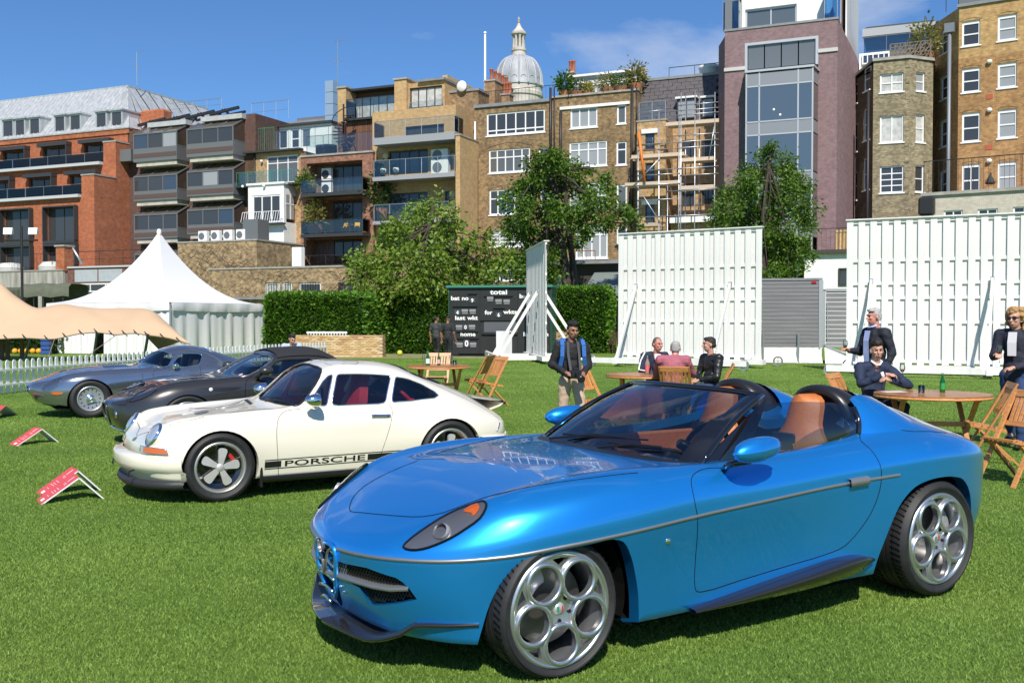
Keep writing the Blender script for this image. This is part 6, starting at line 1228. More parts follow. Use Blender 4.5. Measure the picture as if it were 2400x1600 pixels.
 for k in range(n):p.box('cladding_board',TW,X0+(X1-X0)*k/n,X0+(X1-X0)*(k+1)/n-.03,0,.3,zb_,zm)
 p.box('upper_wall',TW,X0+.9,X1-.2,1.9,6,zm,zt2+.3);p.winm(p.P(718,300,1.9)[0],p.P(1050,300,1.9)[0],zm+.05,p.P(880,215,1.9)[1],6,1,1.75,DKGREY,PANE_C,.1,False,.1,'folding_door',hole=False)
 p.box('roof_edge',DKGREY,X0+.6,X1,.8,6,zt2+.303,zt2+.5);p.box('terrace_slab',DKGREY,X0+1,X1+.2,-.4,1.9,zm+.003,zm+.2);p.rail(X0+1.1,X1,-.3,zm+.2,zm+1.9,DKGREY,1.3,glass=BALG,r=.03,ends=1.8)
 cx0,cx1=p.P(652,250)[0],p.P(708,250)[0];p.box('chimney_wall',SB,cx0,cx1,.2,3,zm-1.0,p.P(680,160)[1]);p.box('chimney_cap',COPING,cx0-.08,cx1+.1,.1,3.1,p.P(680,160)[1]+.003,p.P(680,160)[1]+.15)
 s_=empty('spiral_stair',parent=p.root);cx=p.P(700,450,-1.3)[0];z0_=zt+.2;z1_=zm+.3
 m=MB();m.tube([(cx,-1.3,z0_),(cx,-1.3,z1_+1)],.08,8);m.build('stair_column',PIPE,s_)
 for k in range(16):
  t=k*.42;z=z0_+(z1_-z0_)*k/15;m=MB();m.add([(cx,-1.3,z),(cx+1.0*math.cos(t),-1.3+1.0*math.sin(t),z),(cx+1.0*math.cos(t+.42),-1.3+1.0*math.sin(t+.42),z),(cx,-1.3,z-.06),(cx+1.0*math.cos(t),-1.3+1.0*math.sin(t),z-.06),(cx+1.0*math.cos(t+.42),-1.3+1.0*math.sin(t+.42),z-.06)],[(0,1,2),(5,4,3),(1,4,5,2),(0,3,4,1),(2,5,3,0)]);m.build('tread',PIPE,s_)
 m=MB();m.tube([(cx+math.cos(k*.42),-1.3+math.sin(k*.42),z0_+1+(z1_-z0_)*k/15)for k in range(16)],.035,6);m.build('handrail',PIPE,s_)
 for k,px in enumerate((850,975)):x,z=p.P(px,150,3);m=MB();m.add([(x-.5,2.6,zt2+.5),(x+1.2,2.6,zt2+.55),(x+.9,3.6,zt2+1.0),(x-.8,3.6,zt2+1.05)],[(0,1,2,3)]);m.add([(x-.5,2.7,zt2+.4),(x+1.2,2.7,zt2+.45),(x+.9,3.7,zt2+.9),(x-.8,3.7,zt2+.95)],[(3,2,1,0)]);m.build('solar_panel',PIPE,p.root)
 aerial('roof_aerial',p.fr.world(p.x0+p.P(660,150,1)[0],p.y0+1,p.P(680,160)[1]),4.6,'tall branching aerial on the penthouse chimney',3)
 return zt
brown_balconies()
def sandy_block():
 b=Bld(FA,Z2(895,0)[0],'apartment_block','sandy yellow brick block with grey slab balconies and wide side wall',y0=0,zoom=Z2);rt=b.root;SB=MATS['brick_sandy'];rec=1.5
 x1=b.P(1445,800,-1.5)[0];X0=.02;zt=b.P(1250,290)[1];DR=DKGREY
 zf=[]
 for yt,yb_ in((575,735),(860,1035),(1130,1290)):
  b.win(1000,1262,yt,yb_,4,1,0,DR,PANE,.11,False,.2,'folding_door');b.win(1378,1408,yt-10,yt+70,1,1,0,DR,PANE,.07,False,.15)
 b.win(1110,1370,410,470,5,1,0,DR,PANE,.11,False,.2,'folding_door')
 xw=b.P(1450,800)[0];b.wallm(X0,xw,-.5,zt,SB,0,thick=8)
 yw=-1.9;xs0=b.P(1448,800,yw)[0];lo,hi=0,12
 b.box('side_wall',SB,xs0,xs0+.4,yw,1.9,-.5,b.P(1448,480,yw)[1]);b.box('side_coping',COPING,xs0-.05,xs0+.45,yw-.05,1.9,b.P(1448,480,yw)[1]+.003,b.P(1448,480,yw)[1]+.12)
 for i,(ys_t,ys_b)in enumerate(((480,535),(745,780),(1045,1075))):
  y=-1.9;a0,a1=b.P(892,520,y)[0],b.P(1442,520,y)[0]-.02;z0_,z1_=b.P(1160,ys_b-12,y)[1],b.P(1160,ys_t-5,y)[1]
  b.box('balcony_slab',mat('slab_grey',(.30,.31,.33),.6),a0,a1,y,-.003,z0_,z1_);b.rail(a0+.1,a1-.05,y+.08,z1_,z1_+1.35,STEEL,1.55,glass=BALG,r=.03,ends=1.7)
  for px in(978,1432):q=MB();x,z=b.P(px,(615,870,1150)[i]-0,-.1);q.lathe([(0,-.12),(.22,-.1),(.28,0)],14,'y',(x,-.06,z));q.build('wall_light',mat('cream_lamp',(.65,.55,.35),.5),rt,smooth=True)
 u=empty('condenser',parent=rt);X=b.P(1285,680,-.6)[0];z=b.P(1300,735,-.6)[1];m=MB();m.bbox(X,X+1.6,-.7,-.2,z,z+2.0,.04);m.build('casing',WHITE2,u)
 for k in range(2):m=MB();m.lathe([(0,-.02),(.42,-.02),(.44,0)],16,'y',(X+.6,-.7,z+.5+k));m.build('fan',MIDGREY,u)
 for k,px in enumerate((965,1050)):
  X=b.P(px,740,-1.0)[0];c=empty('balcony_chair',b.fr.world(b.x0+X,b.y0-1.0,b.P(1160,740,-1.9)[1]),b.fr.ang+k,'pale chair on the balcony of the sandy block, %s'%('right one' if k else 'left one'),'chair');m=MB();m.lathe([(0,.42),(.22,.42),(.26,.62),(.24,.8),(.22,.8),(.22,.5),(0,.46)],12,'z',(0,0,0));m.build('seat',WHITE2,c)
  for t in range(4):m=MB();m.tube([(0,0,.42),(.25*math.cos(t*1.57+.7),.25*math.sin(t*1.57+.7),0)],.02,4);m.build('leg',STEEL,c)
 yb2=2.0;zz=zt
 b.win(1140,1358,152,290,4,1,yb2,DR,PANE_C,.11,False,.2,'folding_door');xa,xb=b.P(1055,200,yb2)[0],b.P(1375,200,yb2)[0];ztop=b.P(1250,122,yb2)[1];b.wallm(xa,xb,zz-2,ztop,SB,yb2,thick=6);b.box('roof_edge',LEAD,xa+2.2,xb+.1,yb2-.3,yb2+6,ztop+.003,ztop+.2)
 b.box('stair_tower',SB,xa-.01,b.P(1135,200,yb2)[0],yb2-.4,yb2+5,zz-2,b.P(1090,105,yb2-.4)[1]);b.box('tower_cap',COPING,xa-.1,b.P(1135,200,yb2)[0]+.1,yb2-.5,yb2+5,b.P(1090,105,yb2-.4)[1]+.003,b.P(1090,105,yb2-.4)[1]+.15)
 b.rail(b.P(1135,270,yb2-.2)[0],xb,yb2-.25,b.P(1250,300,yb2)[1],b.P(1250,255,yb2)[1],STEEL,3,glass=BALG,r=.02)
 ST=brick_mat('brick_sooty',(.33,.22,.11),(.20,.13,.07),(.22,.18,.14),stain=(.07,.05,.035),stain_amt=.5,var=.35)
 w0,w1=b.P(1380,300,3.0)[0],b.P(1600,300,3.0)[0];b.box('rear_wing',ST,w0,w1,3,9,0,b.P(1480,190,3)[1]);b.box('wing_coping',LEAD,w0,w1+.1,2.9,9,b.P(1480,190,3)[1]+.003,b.P(1480,190,3)[1]+.2)
 b.box('gable_wall',SB,b.P(1360,130,4)[0],b.P(1395,130,4)[0],4,10,0,b.P(1385,75,4)[1])
 m=MB();m.lathe([(0,0),(.3,.05),(.45,.14),(.47,.16),(.3,.08),(0,.03)],20,'y',(b.P(1500,155,3)[0],2.5,b.P(1500,155,3)[1]));o=m.build('satellite_dish',WHITE2,rt,smooth=True)
 tag(pot_plant('climber',b.fr.world(b.x0+b.P(935,1040,-1)[0],b.y0-.8,b.P(1160,1045,-1.9)[1]),4.4,1.9,'dark climbing plant beside the lower balcony of the sandy block',seed=8,colour=leaf_mat('leaf_dark',(.012,.045,.008),(.07,.15,.02)),n=300))
sandy_block()
# ------------------------------------------------------------------ houses in the middle and on the right
def brown_pair():
 ST=MATS['brick_sooty'];OL=brick_mat('brick_old_stock',(.36,.235,.11),(.20,.125,.06),(.24,.20,.15),stain=(.06,.042,.03),stain_amt=.55,var=.4)
 b=Bld(FA,Z3(95,0)[0],'terraced_house','sooty brown brick house with wide white windows below the dome',y0=1.6,zoom=Z3);rt=b.root;x1=b.P(618,800)[0];zt=b.P(380,655)[1]
 b.win(175,572,700,855,6,1,0,fw=.13,name='casement_window',split=[b.P(370,820)[1]]);
 b.win(190,470,955,1115,5,1,0,fw=.12,name='casement_window',split=[b.P(330,1010)[1]]);b.win(530,590,950,1070,1,1,0,fw=.1)
 b.win(193,480,1228,1400,5,1,0,fw=.12,name='casement_window',split=[b.P(330,1290)[1]],pm=PANE_S);b.win(540,595,1215,1370,1,1,0,fw=.1);b.win(195,470,1505,1620,4,4,0,fw=.1,pm=PANE_B);b.win(195,470,1700,1850,4,2,0,fw=.1)
 b.wallm(0,x1,-.5,zt,OL,0,thick=9);b.box('parapet_coping',LEAD,-.05,x1,-.15,.4,zt+.003,zt+.25)
 b.rail(.6,x1-.2,.8,zt+.25,zt+1.5,PIPE,2,bars=.3,r=.025,name='roof_rail')
 for xa,xb,yt in((185,475,905),(190,482,1190)):
  x0_,x1_,z0_,z1_=b.rect(xa,xb,yt,yt+40);m=MB();P=[]
  for t in np.linspace(0,1,13):x=x0_-.1+(x1_-x0_+.2)*t;z=z0_+.05+.35*math.sin(math.pi*t);P.append([(x,-.03,z),(x,-.03,z+.32)])
  m.grid(P);m.grid([[p[0],(p[0][0],0,p[0][2])]for p in P]);m.grid([[p[1],(p[1][0],0,p[1][2])]for p in P]);m.build('window_arch',ST,rt)
 b.pipe('drainpipe',PIPE,[(b.P(115,800)[0],-.12,zt-4),(b.P(115,800)[0],-.12,1)],.10);b.pipe('drainpipe',WHITE,[(b.P(97,760,-.3)[0],-.3,b.P(97,770,-.3)[1]),(b.P(97,760,-.3)[0],-.3,1)],.07)
 c=Bld(FA,Z3(618,0)[0]+.3,'terraced_house','brown brick house with glazed roof storey and hanging plants',y0=1.6,zoom=Z3);rt=c.root;x1=c.P(1205,800)[0];zt=c.P(920,585)[1]
 c.win(745,930,672,812,3,1,0,fw=.13,name='casement_window');c.win(1062,1125,655,785,1,1,0,fw=.12);c.win(738,995,905,1075,4,1,0,fw=.12,name='casement_window',split=[c.P(866,960)[1]]);c.win(1058,1128,905,1065,1,1,0,fw=.12,split=[c.P(1090,960)[1]]);c.win(740,998,1185,1365,4,2,0,fw=.12,name='casement_window');c.win(1060,1130,1195,1360,1,1,0,fw=.12)
 c.win(780,1000,1470,1700,4,1,0,fw=.14,name='french_window',split=[c.P(890,1540)[1]]);c.win(1060,1130,1480,1600,1,1,0,fw=.12)
 c.wallm(.02,x1,-.5,zt,OL,0,thick=9)
 c.box('coping',COPING,-.05,x1+.05,-.12,.4,zt+.003,zt+.15);xa,za=c.P(675,682,-.05);xb,zb=c.P(1150,640,-.05);m=MB();m.beam((xa,-.06,(za+zb)/2),(xb,-.06,(za+zb)/2),.12,.22);m.build('white_band',WHITE2,rt)
 for px,py0,py1 in((610,540,1180),(636,540,1180),(680,700,1180),(1165,520,1500),(1148,1085,1480),(1197,540,900)):
  x=c.P(px,800,-.15)[0];c.pipe('drainpipe',PIPE,[(x,-.15,c.P(px,py0,-.15)[1]),(x,-.15,c.P(px,py1,-.15)[1])],.11 if px in(610,1165,680)else .06)
 y=2.2;X0,X1=c.P(740,540,y)[0],c.P(1195,540,y)[0];zz=c.P(960,455,y)[1];o=empty('roof_conservatory',parent=rt)
 m=MB();m.box(X0,X1,y,y+4,zz-.55,zz);m.box(X0-.1,X1+.2,y-.3,y+4,zz+.003,zz+.18);m.build('conservatory_roof',WHITE2,o)
 c.winm(X0,X1,zt-.3,zz-.56,5,1,y,fw=.16,sill=False,rec=.1,hole=False,name='glazing',parent=o,pm=PANE_B)
 c.rail(.4,x1-.6,.9,zt+.15,zt+1.5,PIPE,2,bars=.2,r=.02,name='roof_rail')
 for i,(px,h,w,col,lab)in enumerate(((705,1.9,1.3,'leaf_mid','spiky palm at the left end of the roof terrace'),(790,1.2,1.9,'leaf_dark','dark shrub on the roof terrace beside the palm'),(865,1.0,1.0,'leaf_yellow','low yellow flowers on the roof terrace edge'),(1005,1.4,1.9,'leaf_straw','pale grassy plant in the middle of the roof terrace'),(1095,1.3,1.9,'leaf_mid','bright green shrub on the roof terrace edge'),(1190,1.9,1.6,'leaf_straw','tall pale plant at the right end of the roof terrace'))):
  pot_plant('roof_plant',c.fr.world(c.x0+c.P(px,560,.5)[0],c.y0+.5,zt+.1),h,w,lab,seed=20+i,colour=MATS[col],n=220)
 CH=brick_mat('brick_chimney',(.40,.24,.12),(.28,.16,.08),(.3,.24,.18),stain=(.08,.05,.03),stain_amt=.4);TP=mat('chimney_pot',(.34,.10,.045),.8,noise=.2,nscale=4)
 for k,(za,xa,xb,yt,yb_,y,npot,nm)in enumerate(((0,160,250,495,620,3.5,5,'long brick chimney stack with a row of red pots left of the dome'),(0,275,330,590,640,3.5,3,'low brick chimney stack with red pots below the dome'),(1,725,765,440,470,5,2,'red chimney pots behind the glazed roof storey'),(1,1200,1235,495,530,4,2,'small pots beside the slate mansard'))):
  q=Bld(FA,Z3(xa,0)[0],'chimney',nm,'chimney',y0=1.6+y,zoom=Z3);X0,X1=q.P(xa,yt)[0],q.P(xb,yt)[0];z1=q.P((xa+xb)/2,yt)[1];q.box('stack',CH,X0,X1 if k else X0+1.0,0,.9 if k else 4.0,0,z1);q.box('stack_cap',COPING,X0-.08,(X1 if k else X0+1.0)+.08,-.08,.98 if k else 4.08,z1+.003,z1+.15)
  for j in range(npot):
   t=(j+.5)/npot;xx=X0+(X1-X0)*t if k else X0+.5;yy=.45 if k else 4.0*t;m=MB();m.lathe([(.16,0),(.19,.1),(.15,.2),(.14,.85),(.18,.9),(.18,1.0),(.12,1.0)],10,'z',(xx,yy,z1+.15));m.build('chimney_pot',TP,q.root,smooth=True)
brown_pair()
def scaffold_house():
 b=Bld(FA,Z3(1205,0)[0]+.5,'terraced_house','yellow brick house with slate mansard behind the scaffolding',y0=1.8,zoom=Z3);rt=b.root;x1=b.P(1756,800)[0]
 BR=MATS['brick_yellow'];SL=mat('roof_slate',(.085,.075,.082),.5,noise=.25,nscale=5);zt=b.P(1500,770)[1];zs=b.P(1500,475,1.2)[1]
 for xa,xb,yt,yb_ in((1505,1605,895,1010),(1635,1725,890,1010),(1510,1590,1190,1345),(1640,1720,1190,1330),(1640,1725,1040,1090)):b.win(xa,xb,yt,yb_,2,1,0,DKGREY,PANE,.1,False)
 b.wallm(0,x1,-.5,zt,BR,0,thick=8)
 n=12;cols=9
 for r_ in range(n):
  z0_,z1_=zt+(zs-zt)*r_/n,zt+(zs-zt)*(r_+1)/n;y0_,y1_=1.2*r_/n,1.2*(r_+1)/n
  for c_ in range(cols):
   w=x1/cols;xa=max(0,w*c_+(w/2 if r_%2 else 0)-(w/2));xb=min(x1,xa+w-.03)
   if xb-xa<.1:continue
   m=MB();j=rng.uniform(-.012,.012);m.add([(xa,y0_-.05+j,z0_-.05),(xb,y0_-.05+j,z0_-.05),(xb,y1_-.01+j,z1_),(xa,y1_-.01+j,z1_),(xa,y0_,z0_-.05),(xb,y0_,z0_-.05)],[(0,1,2,3),(4,5,1,0)]);m.build('slate',SL,rt)
 b.box('mansard_core',PIPE,.01,x1-.01,1.25,8,zt,zs-.02);b.box('mansard_cap',LEAD,-.05,x1,1.1,8,zs+.003,zs+.2)
 for xa,xb,yt,yb_ in((1470,1600,612,750),(1637,1722,608,740)):x0_,x1_,z0_,z1_=b.rect(xa,xb,yt,yb_,-.1);b.winm(x0_,x1_,z0_,z1_,2 if xb==1600 else 1,1,-.15,DKGREY,PANE_B,.1,False,.1,'dormer_window',hole=False);b.box('dormer_head',WHITE2,x0_-.1,x1_+.1,-.25,1.2,z1_+.003,z1_+.15);b.box('dormer_cheek',SL,x0_,x1_,.01,1.2,z0_,z1_)
 yw=-2.2;X1=b.P(1395,1000,yw)[0];X0=b.P(1198,1000,yw)[0];zw=b.P(1290,768,yw)[1]
 for yt,yb_ in((850,955),(1050,1170),(1335,1450)):b.win(1255,1318,yt,yb_,1,2,yw,DKGREY,PANE_S,.09,True)
 b.wallm(X0,X1,-.5,zw,BR,yw,thick=2.19);b.box('wing_coping',COPING,X0-.05,X1+.05,yw-.05,-.02,zw+.003,zw+.12);b.rail(X0+.1,X1-.1,yw+.2,zw+.12,zw+1.5,STEEL,1.2,glass=BALG,r=.03,name='terrace_rail')
 for yt in(830,1315):xa,xb,za,zb=b.rect(1232,1340,yt,yt+20,yw);b.box('lintel',WHITE2,xa,xb,yw-.12,yw-.003,za,zb+.1)
 xa,xb,za,zb=b.rect(1425,1755,1425,1455,yw-.6);b.box('lower_roof',WHITE2,xa,xb,yw-.8,yw+2,za,zb+.1);b.box('lower_wall',BR,xa,xb,yw-.4,yw-.3+2,0,za-.01)
 b.rail(2.0,x1-.2,1.6,zs+.2,zs+1.0,PIPE,2.5,r=.03,name='roof_rail')
 s=Bld(FA,Z3(1165,0)[0],'scaffolding','steel tube scaffolding with timber decks in front of the slate mansard house','scaffold',y0=-2.2,zoom=Z3);so=s.root;PL=wood_mat('scaffold_plank',(.58,.46,.36),(.46,.36,.27),.8,(2,12,12));T=lambda pts,r=.035:s.pipe('scaffold_tube',STEEL,pts,r,n=6)
 zt_=s.P(1500,570)[1]
 for px,py in((1207,820),(1348,700),(1498,570),(1485,720),(1593,560),(1728,570),(1408,1200),(1350,1000)):
  for y in((0,1.4)if px in(1498,1593,1728)else(0,)):x=s.P(px,900)[0];T([(x,y,0),(x,y,s.P(px,py)[1])],.045)
 for xa,xb,py in((1195,1385,700),(1395,1756,720),(1395,1756,690),(1400,1756,860),(1205,1756,910),(1205,1756,950),(1205,1490,1130),(1205,1756,1090),(1490,1756,1130),(1205,1480,1300),(1205,1756,1410),(1120,1490,1200),(1400,1756,1235),(1480,1756,650)):
  x0_,x1_=s.P(xa,py)[0],s.P(xb,py)[0];z=s.P((xa+xb)/2,py)[1];T([(x0_,-.06,z),(x1_,-.06,z)])
 for xa,xb,py in((1160,1520,1000),(1115,1490,1190),(1500,1720,1025),(1500,1725,1215),(1395,1756,775),(1215,1350,1470)):
  x0_,x1_=s.P(xa,py)[0],s.P(xb,py)[0];z=s.P((xa+xb)/2,py)[1]
  for k in range(4):s.box('scaffold_plank',PL,x0_+rng.uniform(-.2,.1),x1_+rng.uniform(-.1,.2),.05+k*.3,.32+k*.3,z-.12,z-.05)
  s.box('toe_board',PL,x0_,x1_,.0,.04,z-.12,z+.14)
 for(xa,ya),(xb,yb_)in(((1165,1215),(1355,1020)),((1190,1195),(1385,1500)),((1690,1010),(1725,800))):a,c=s.P(xa,ya,-.12),s.P(xb,yb_,-.12);T([(a[0],-.12,a[1]),(c[0],-.12,c[1])],.04)
 a,c=s.P(1210,840,-.2),s.P(1252,1180,-.2);s.pipe('waste_chute',mat('orange_plastic',(.75,.19,.02),.5),[(a[0],-.2,a[1]),(c[0],-.2,c[1])],.10)
 v=empty('roof_vent',b.fr.world(b.x0+b.P(1690,450,3)[0],b.y0+3,zs),0,'white domed vent on the slate mansard roof','vent');m=MB();m.lathe([(.75,0),(.78,.9),(.85,.95),(.75,1.2),(0,1.35)],18);m.build('vent_body',WHITE2,v,smooth=True)
scaffold_house()
def purple_tower():
 b=Bld(FA,Z4(100,0)[0],'office_tower','purple brick tower with full height glass bay and white penthouse',y0=-3.6,zoom=Z4);rt=b.root
 BR=brick_mat('brick_purple',(.25,.155,.165),(.19,.115,.125),(.25,.20,.20),stain=(.30,.22,.22),stain_amt=.25,var=.15);ME=mat('panel_grey',(.27,.275,.30),.45,.3);GLZ=mat('curtain_glass',(.13,.165,.19),.03,.45,spec=1.0);FRM=mat('frame_pale',(.52,.53,.54),.4,.4)
 x1=b.P(848,400)[0];zt=b.P(470,170)[1];xa,xb=b.P(240,400)[0],b.P(722,400)[0]
 zc,zo=b.P(480,445)[1],b.P(480,262)[1];b.holes[0.0]=[(xa,xb,-.5+.01,zo)];b.wallm(0,x1,-.5,zt,BR,0,thick=14,rec=1.2);b.box('parapet_cap',LEAD,-.05,x1+.05,-.06,14,zt+.003,zt+.15)
 m=MB();yl=2.4;xl=b.P(68,400,yl)[0];m.add([(0,0,-.5),(xl,yl,-.5),(xl,yl,zt-.3),(0,0,zt-.3),(xl,12,-.5),(xl,12,zt-.3)],[(0,1,2,3),(1,4,5,2)]);m.build('side_wall',BR,rt)
 m=MB();yr=0.0
 for k in range(30):
  yr=k*.5
  if b.P(932,500,yr)[0]<x1+1.4:pass
 m.add([(x1+.003,0,-.5),(x1+.9,4.2,-.5),(x1+.9,4.2,zt-1.6),(x1+.003,0,zt-.02),(x1+.9,12,-.5),(x1+.9,12,zt-1.6)],[(0,1,2,3),(1,4,5,2)]);m.build('flank_wall',BR,rt)
 for q0,q1,py in((0,xa,425),(xb,x1,362)):b.box('stone_band',mat('pale_stone',(.50,.48,.47),.7),q0-.03,q1+.03,-.1,-.003,b.P(480,py)[1]-.12,b.P(480,py)[1]+.12)
 lo=empty('loggia',parent=rt);m=MB();w=.18;m.box(xa,xa+w,-.05,.6,zc,zo);m.box(xb-w,xb,-.05,.6,zc,zo);m.box(xa+w,xb-w,-.05,.6,zo-w,zo);m.build('loggia_frame',FRM,lo)
 for k in range(4):p=MB();q0,q1=xa+w+(xb-xa-2*w)*k/4+.04,xa+w+(xb-xa-2*w)*(k+1)/4-.04;p.box(q0,q1,.1,.14,zc+.1,zo-w);p.build('loggia_pane',mat('loggia_glass',(.14,.15,.15),.03,.1,spec=.9),lo)
 dp=1.5;bx0,bx1=b.P(335,600,-dp)[0],b.P(590,600,-dp)[0];bl,br_=b.P(250,600,-dp)[0],b.P(685,600,-dp)[0];bay=empty('glass_bay',parent=rt)
 z=lambda py:b.P(470,py,-dp)[1];seq=[(465,555,'p'),(555,790,'g'),(790,878,'p'),(878,1130,'g'),(1130,1215,'p'),(1215,1440,'g'),(1440,1560,'p')]
 cx=[bl,bx0,bx1,br_]
 for ya,yb_,t in seq:
  z1_,z0_=z(ya),z(yb_)
  for k in range(3):p=MB();p.box(cx[k]+.04,cx[k+1]-.04,-dp,-dp+.06,z0_+.04,z1_-.04);p.build('spandrel' if t=='p' else 'bay_pane',ME if t=='p' else GLZ,bay)
  for xx,sx in((br_,xb),(bl,xa)):p=MB();p.add([(xx,-dp+.02,z0_+.04),(sx,-.02,z0_+.04),(sx,-.02,z1_-.04),(xx,-dp+.02,z1_-.04)],[(0,1,2,3)]);p.build('spandrel' if t=='p' else 'bay_pane',ME if t=='p' else mat('bay_side_glass',(.12,.10,.10),.05,.2,spec=.9),bay)
  m=MB();m.box(bl,br_,-dp-.03,-dp+.1,z0_-.045,z0_+.045);m.build('transom',FRM,bay)
 for xx in cx:m=MB();m.box(xx-.05,xx+.05,-dp-.03,-dp+.1,-.5,z(465));m.build('mullion',FRM,bay)
 m=MB();m.add([(bl-.1,-dp-.1,z(465)+.05),(br_+.1,-dp-.1,z(465)+.05),(xb+.1,0,z(465)+.05),(xa-.1,0,z(465)+.05),(bl-.1,-dp-.1,z(465)+.2),(br_+.1,-dp-.1,z(465)+.2),(xb+.1,0,z(465)+.2),(xa-.1,0,z(465)+.2)],[(3,2,1,0),(4,5,6,7),(0,1,5,4),(1,2,6,5),(3,0,4,7)]);m.build('bay_roof',FRM,bay)
 for px,py in((430,718),(472,752)):x,zz=b.P(px,py,-dp-.02);m=MB();m.lathe([(0,0),(.07 if py>700 else .035,0)],10,'y',(x,-dp-.012,zz));m.build('lit_downlight',mat('downlight',(.9,.85,.7),.5,emit=(1,.9,.7,.35)),bay)
 for px in(295,365):x,zz=b.P(px,800,-dp+.4);m=MB();m.bbox(x-.4,x+.35,-dp+.2,-dp+.7,z(788),z(788)+.9,.08);m.build('desk_clutter',WHITE2,bay)
 yp=1.6;pl,pr=b.P(135,100,yp)[0],b.P(815,100,yp)[0];ztop=zt+7
 b.win(242,580,45,190,2,1,yp,FRM,mat('penthouse_glass',(.10,.12,.13),.03,.1,spec=.9),.12,False,.2,'penthouse_window');b.wallm(pl+.9,pr,zt+.15,ztop,WHITE2,yp,thick=10);b.box('penthouse_roof',MIDGREY,pl,pr+.5,yp-1.5,yp+10,ztop+.003,ztop+.4);b.box('penthouse_fin',MIDGREY,pl,pl+.5,yp-1.4,yp+3,zt+.15,ztop)
 b.rail(-.2,.9,.3,zt+.15,zt+2.2,STEEL,1,glass=glass_mat('blue_glass',(.30,.55,.78),.06),r=.02,ends=1.6);b.rail(x1-.9,x1-.05,.3,zt+.15,zt+2.4,STEEL,1,glass=MATS['blue_glass'],r=.02,ends=2)
 q=Bld(FA,Z4(850,0)[0],'stair_block','streaked white stair block with dark brick end beside the purple tower',y0=4.5,zoom=Z4);WB=streak_mat('white_boards',(.70,.70,.69),(.50,.50,.49),.7,0,4,.3);X0,X1=q.P(812,100)[0],q.P(880,100)[0];q.box('brick_end',MATS['brick_dark_brown'],X0,X1,0,3,0,zt+9)
 m=MB();dpx=11;n=10;xe=X1+.2
 for k in range(n):ya,yb_=.2+dpx*k/n,.2+dpx*(k+1)/n-.03;zz=zt+8.6-2.4*k/n;p=MB();p.box(xe,xe+.12,ya,yb_,0,zz);p.build('wall_board',WB,q.root)
purple_tower()
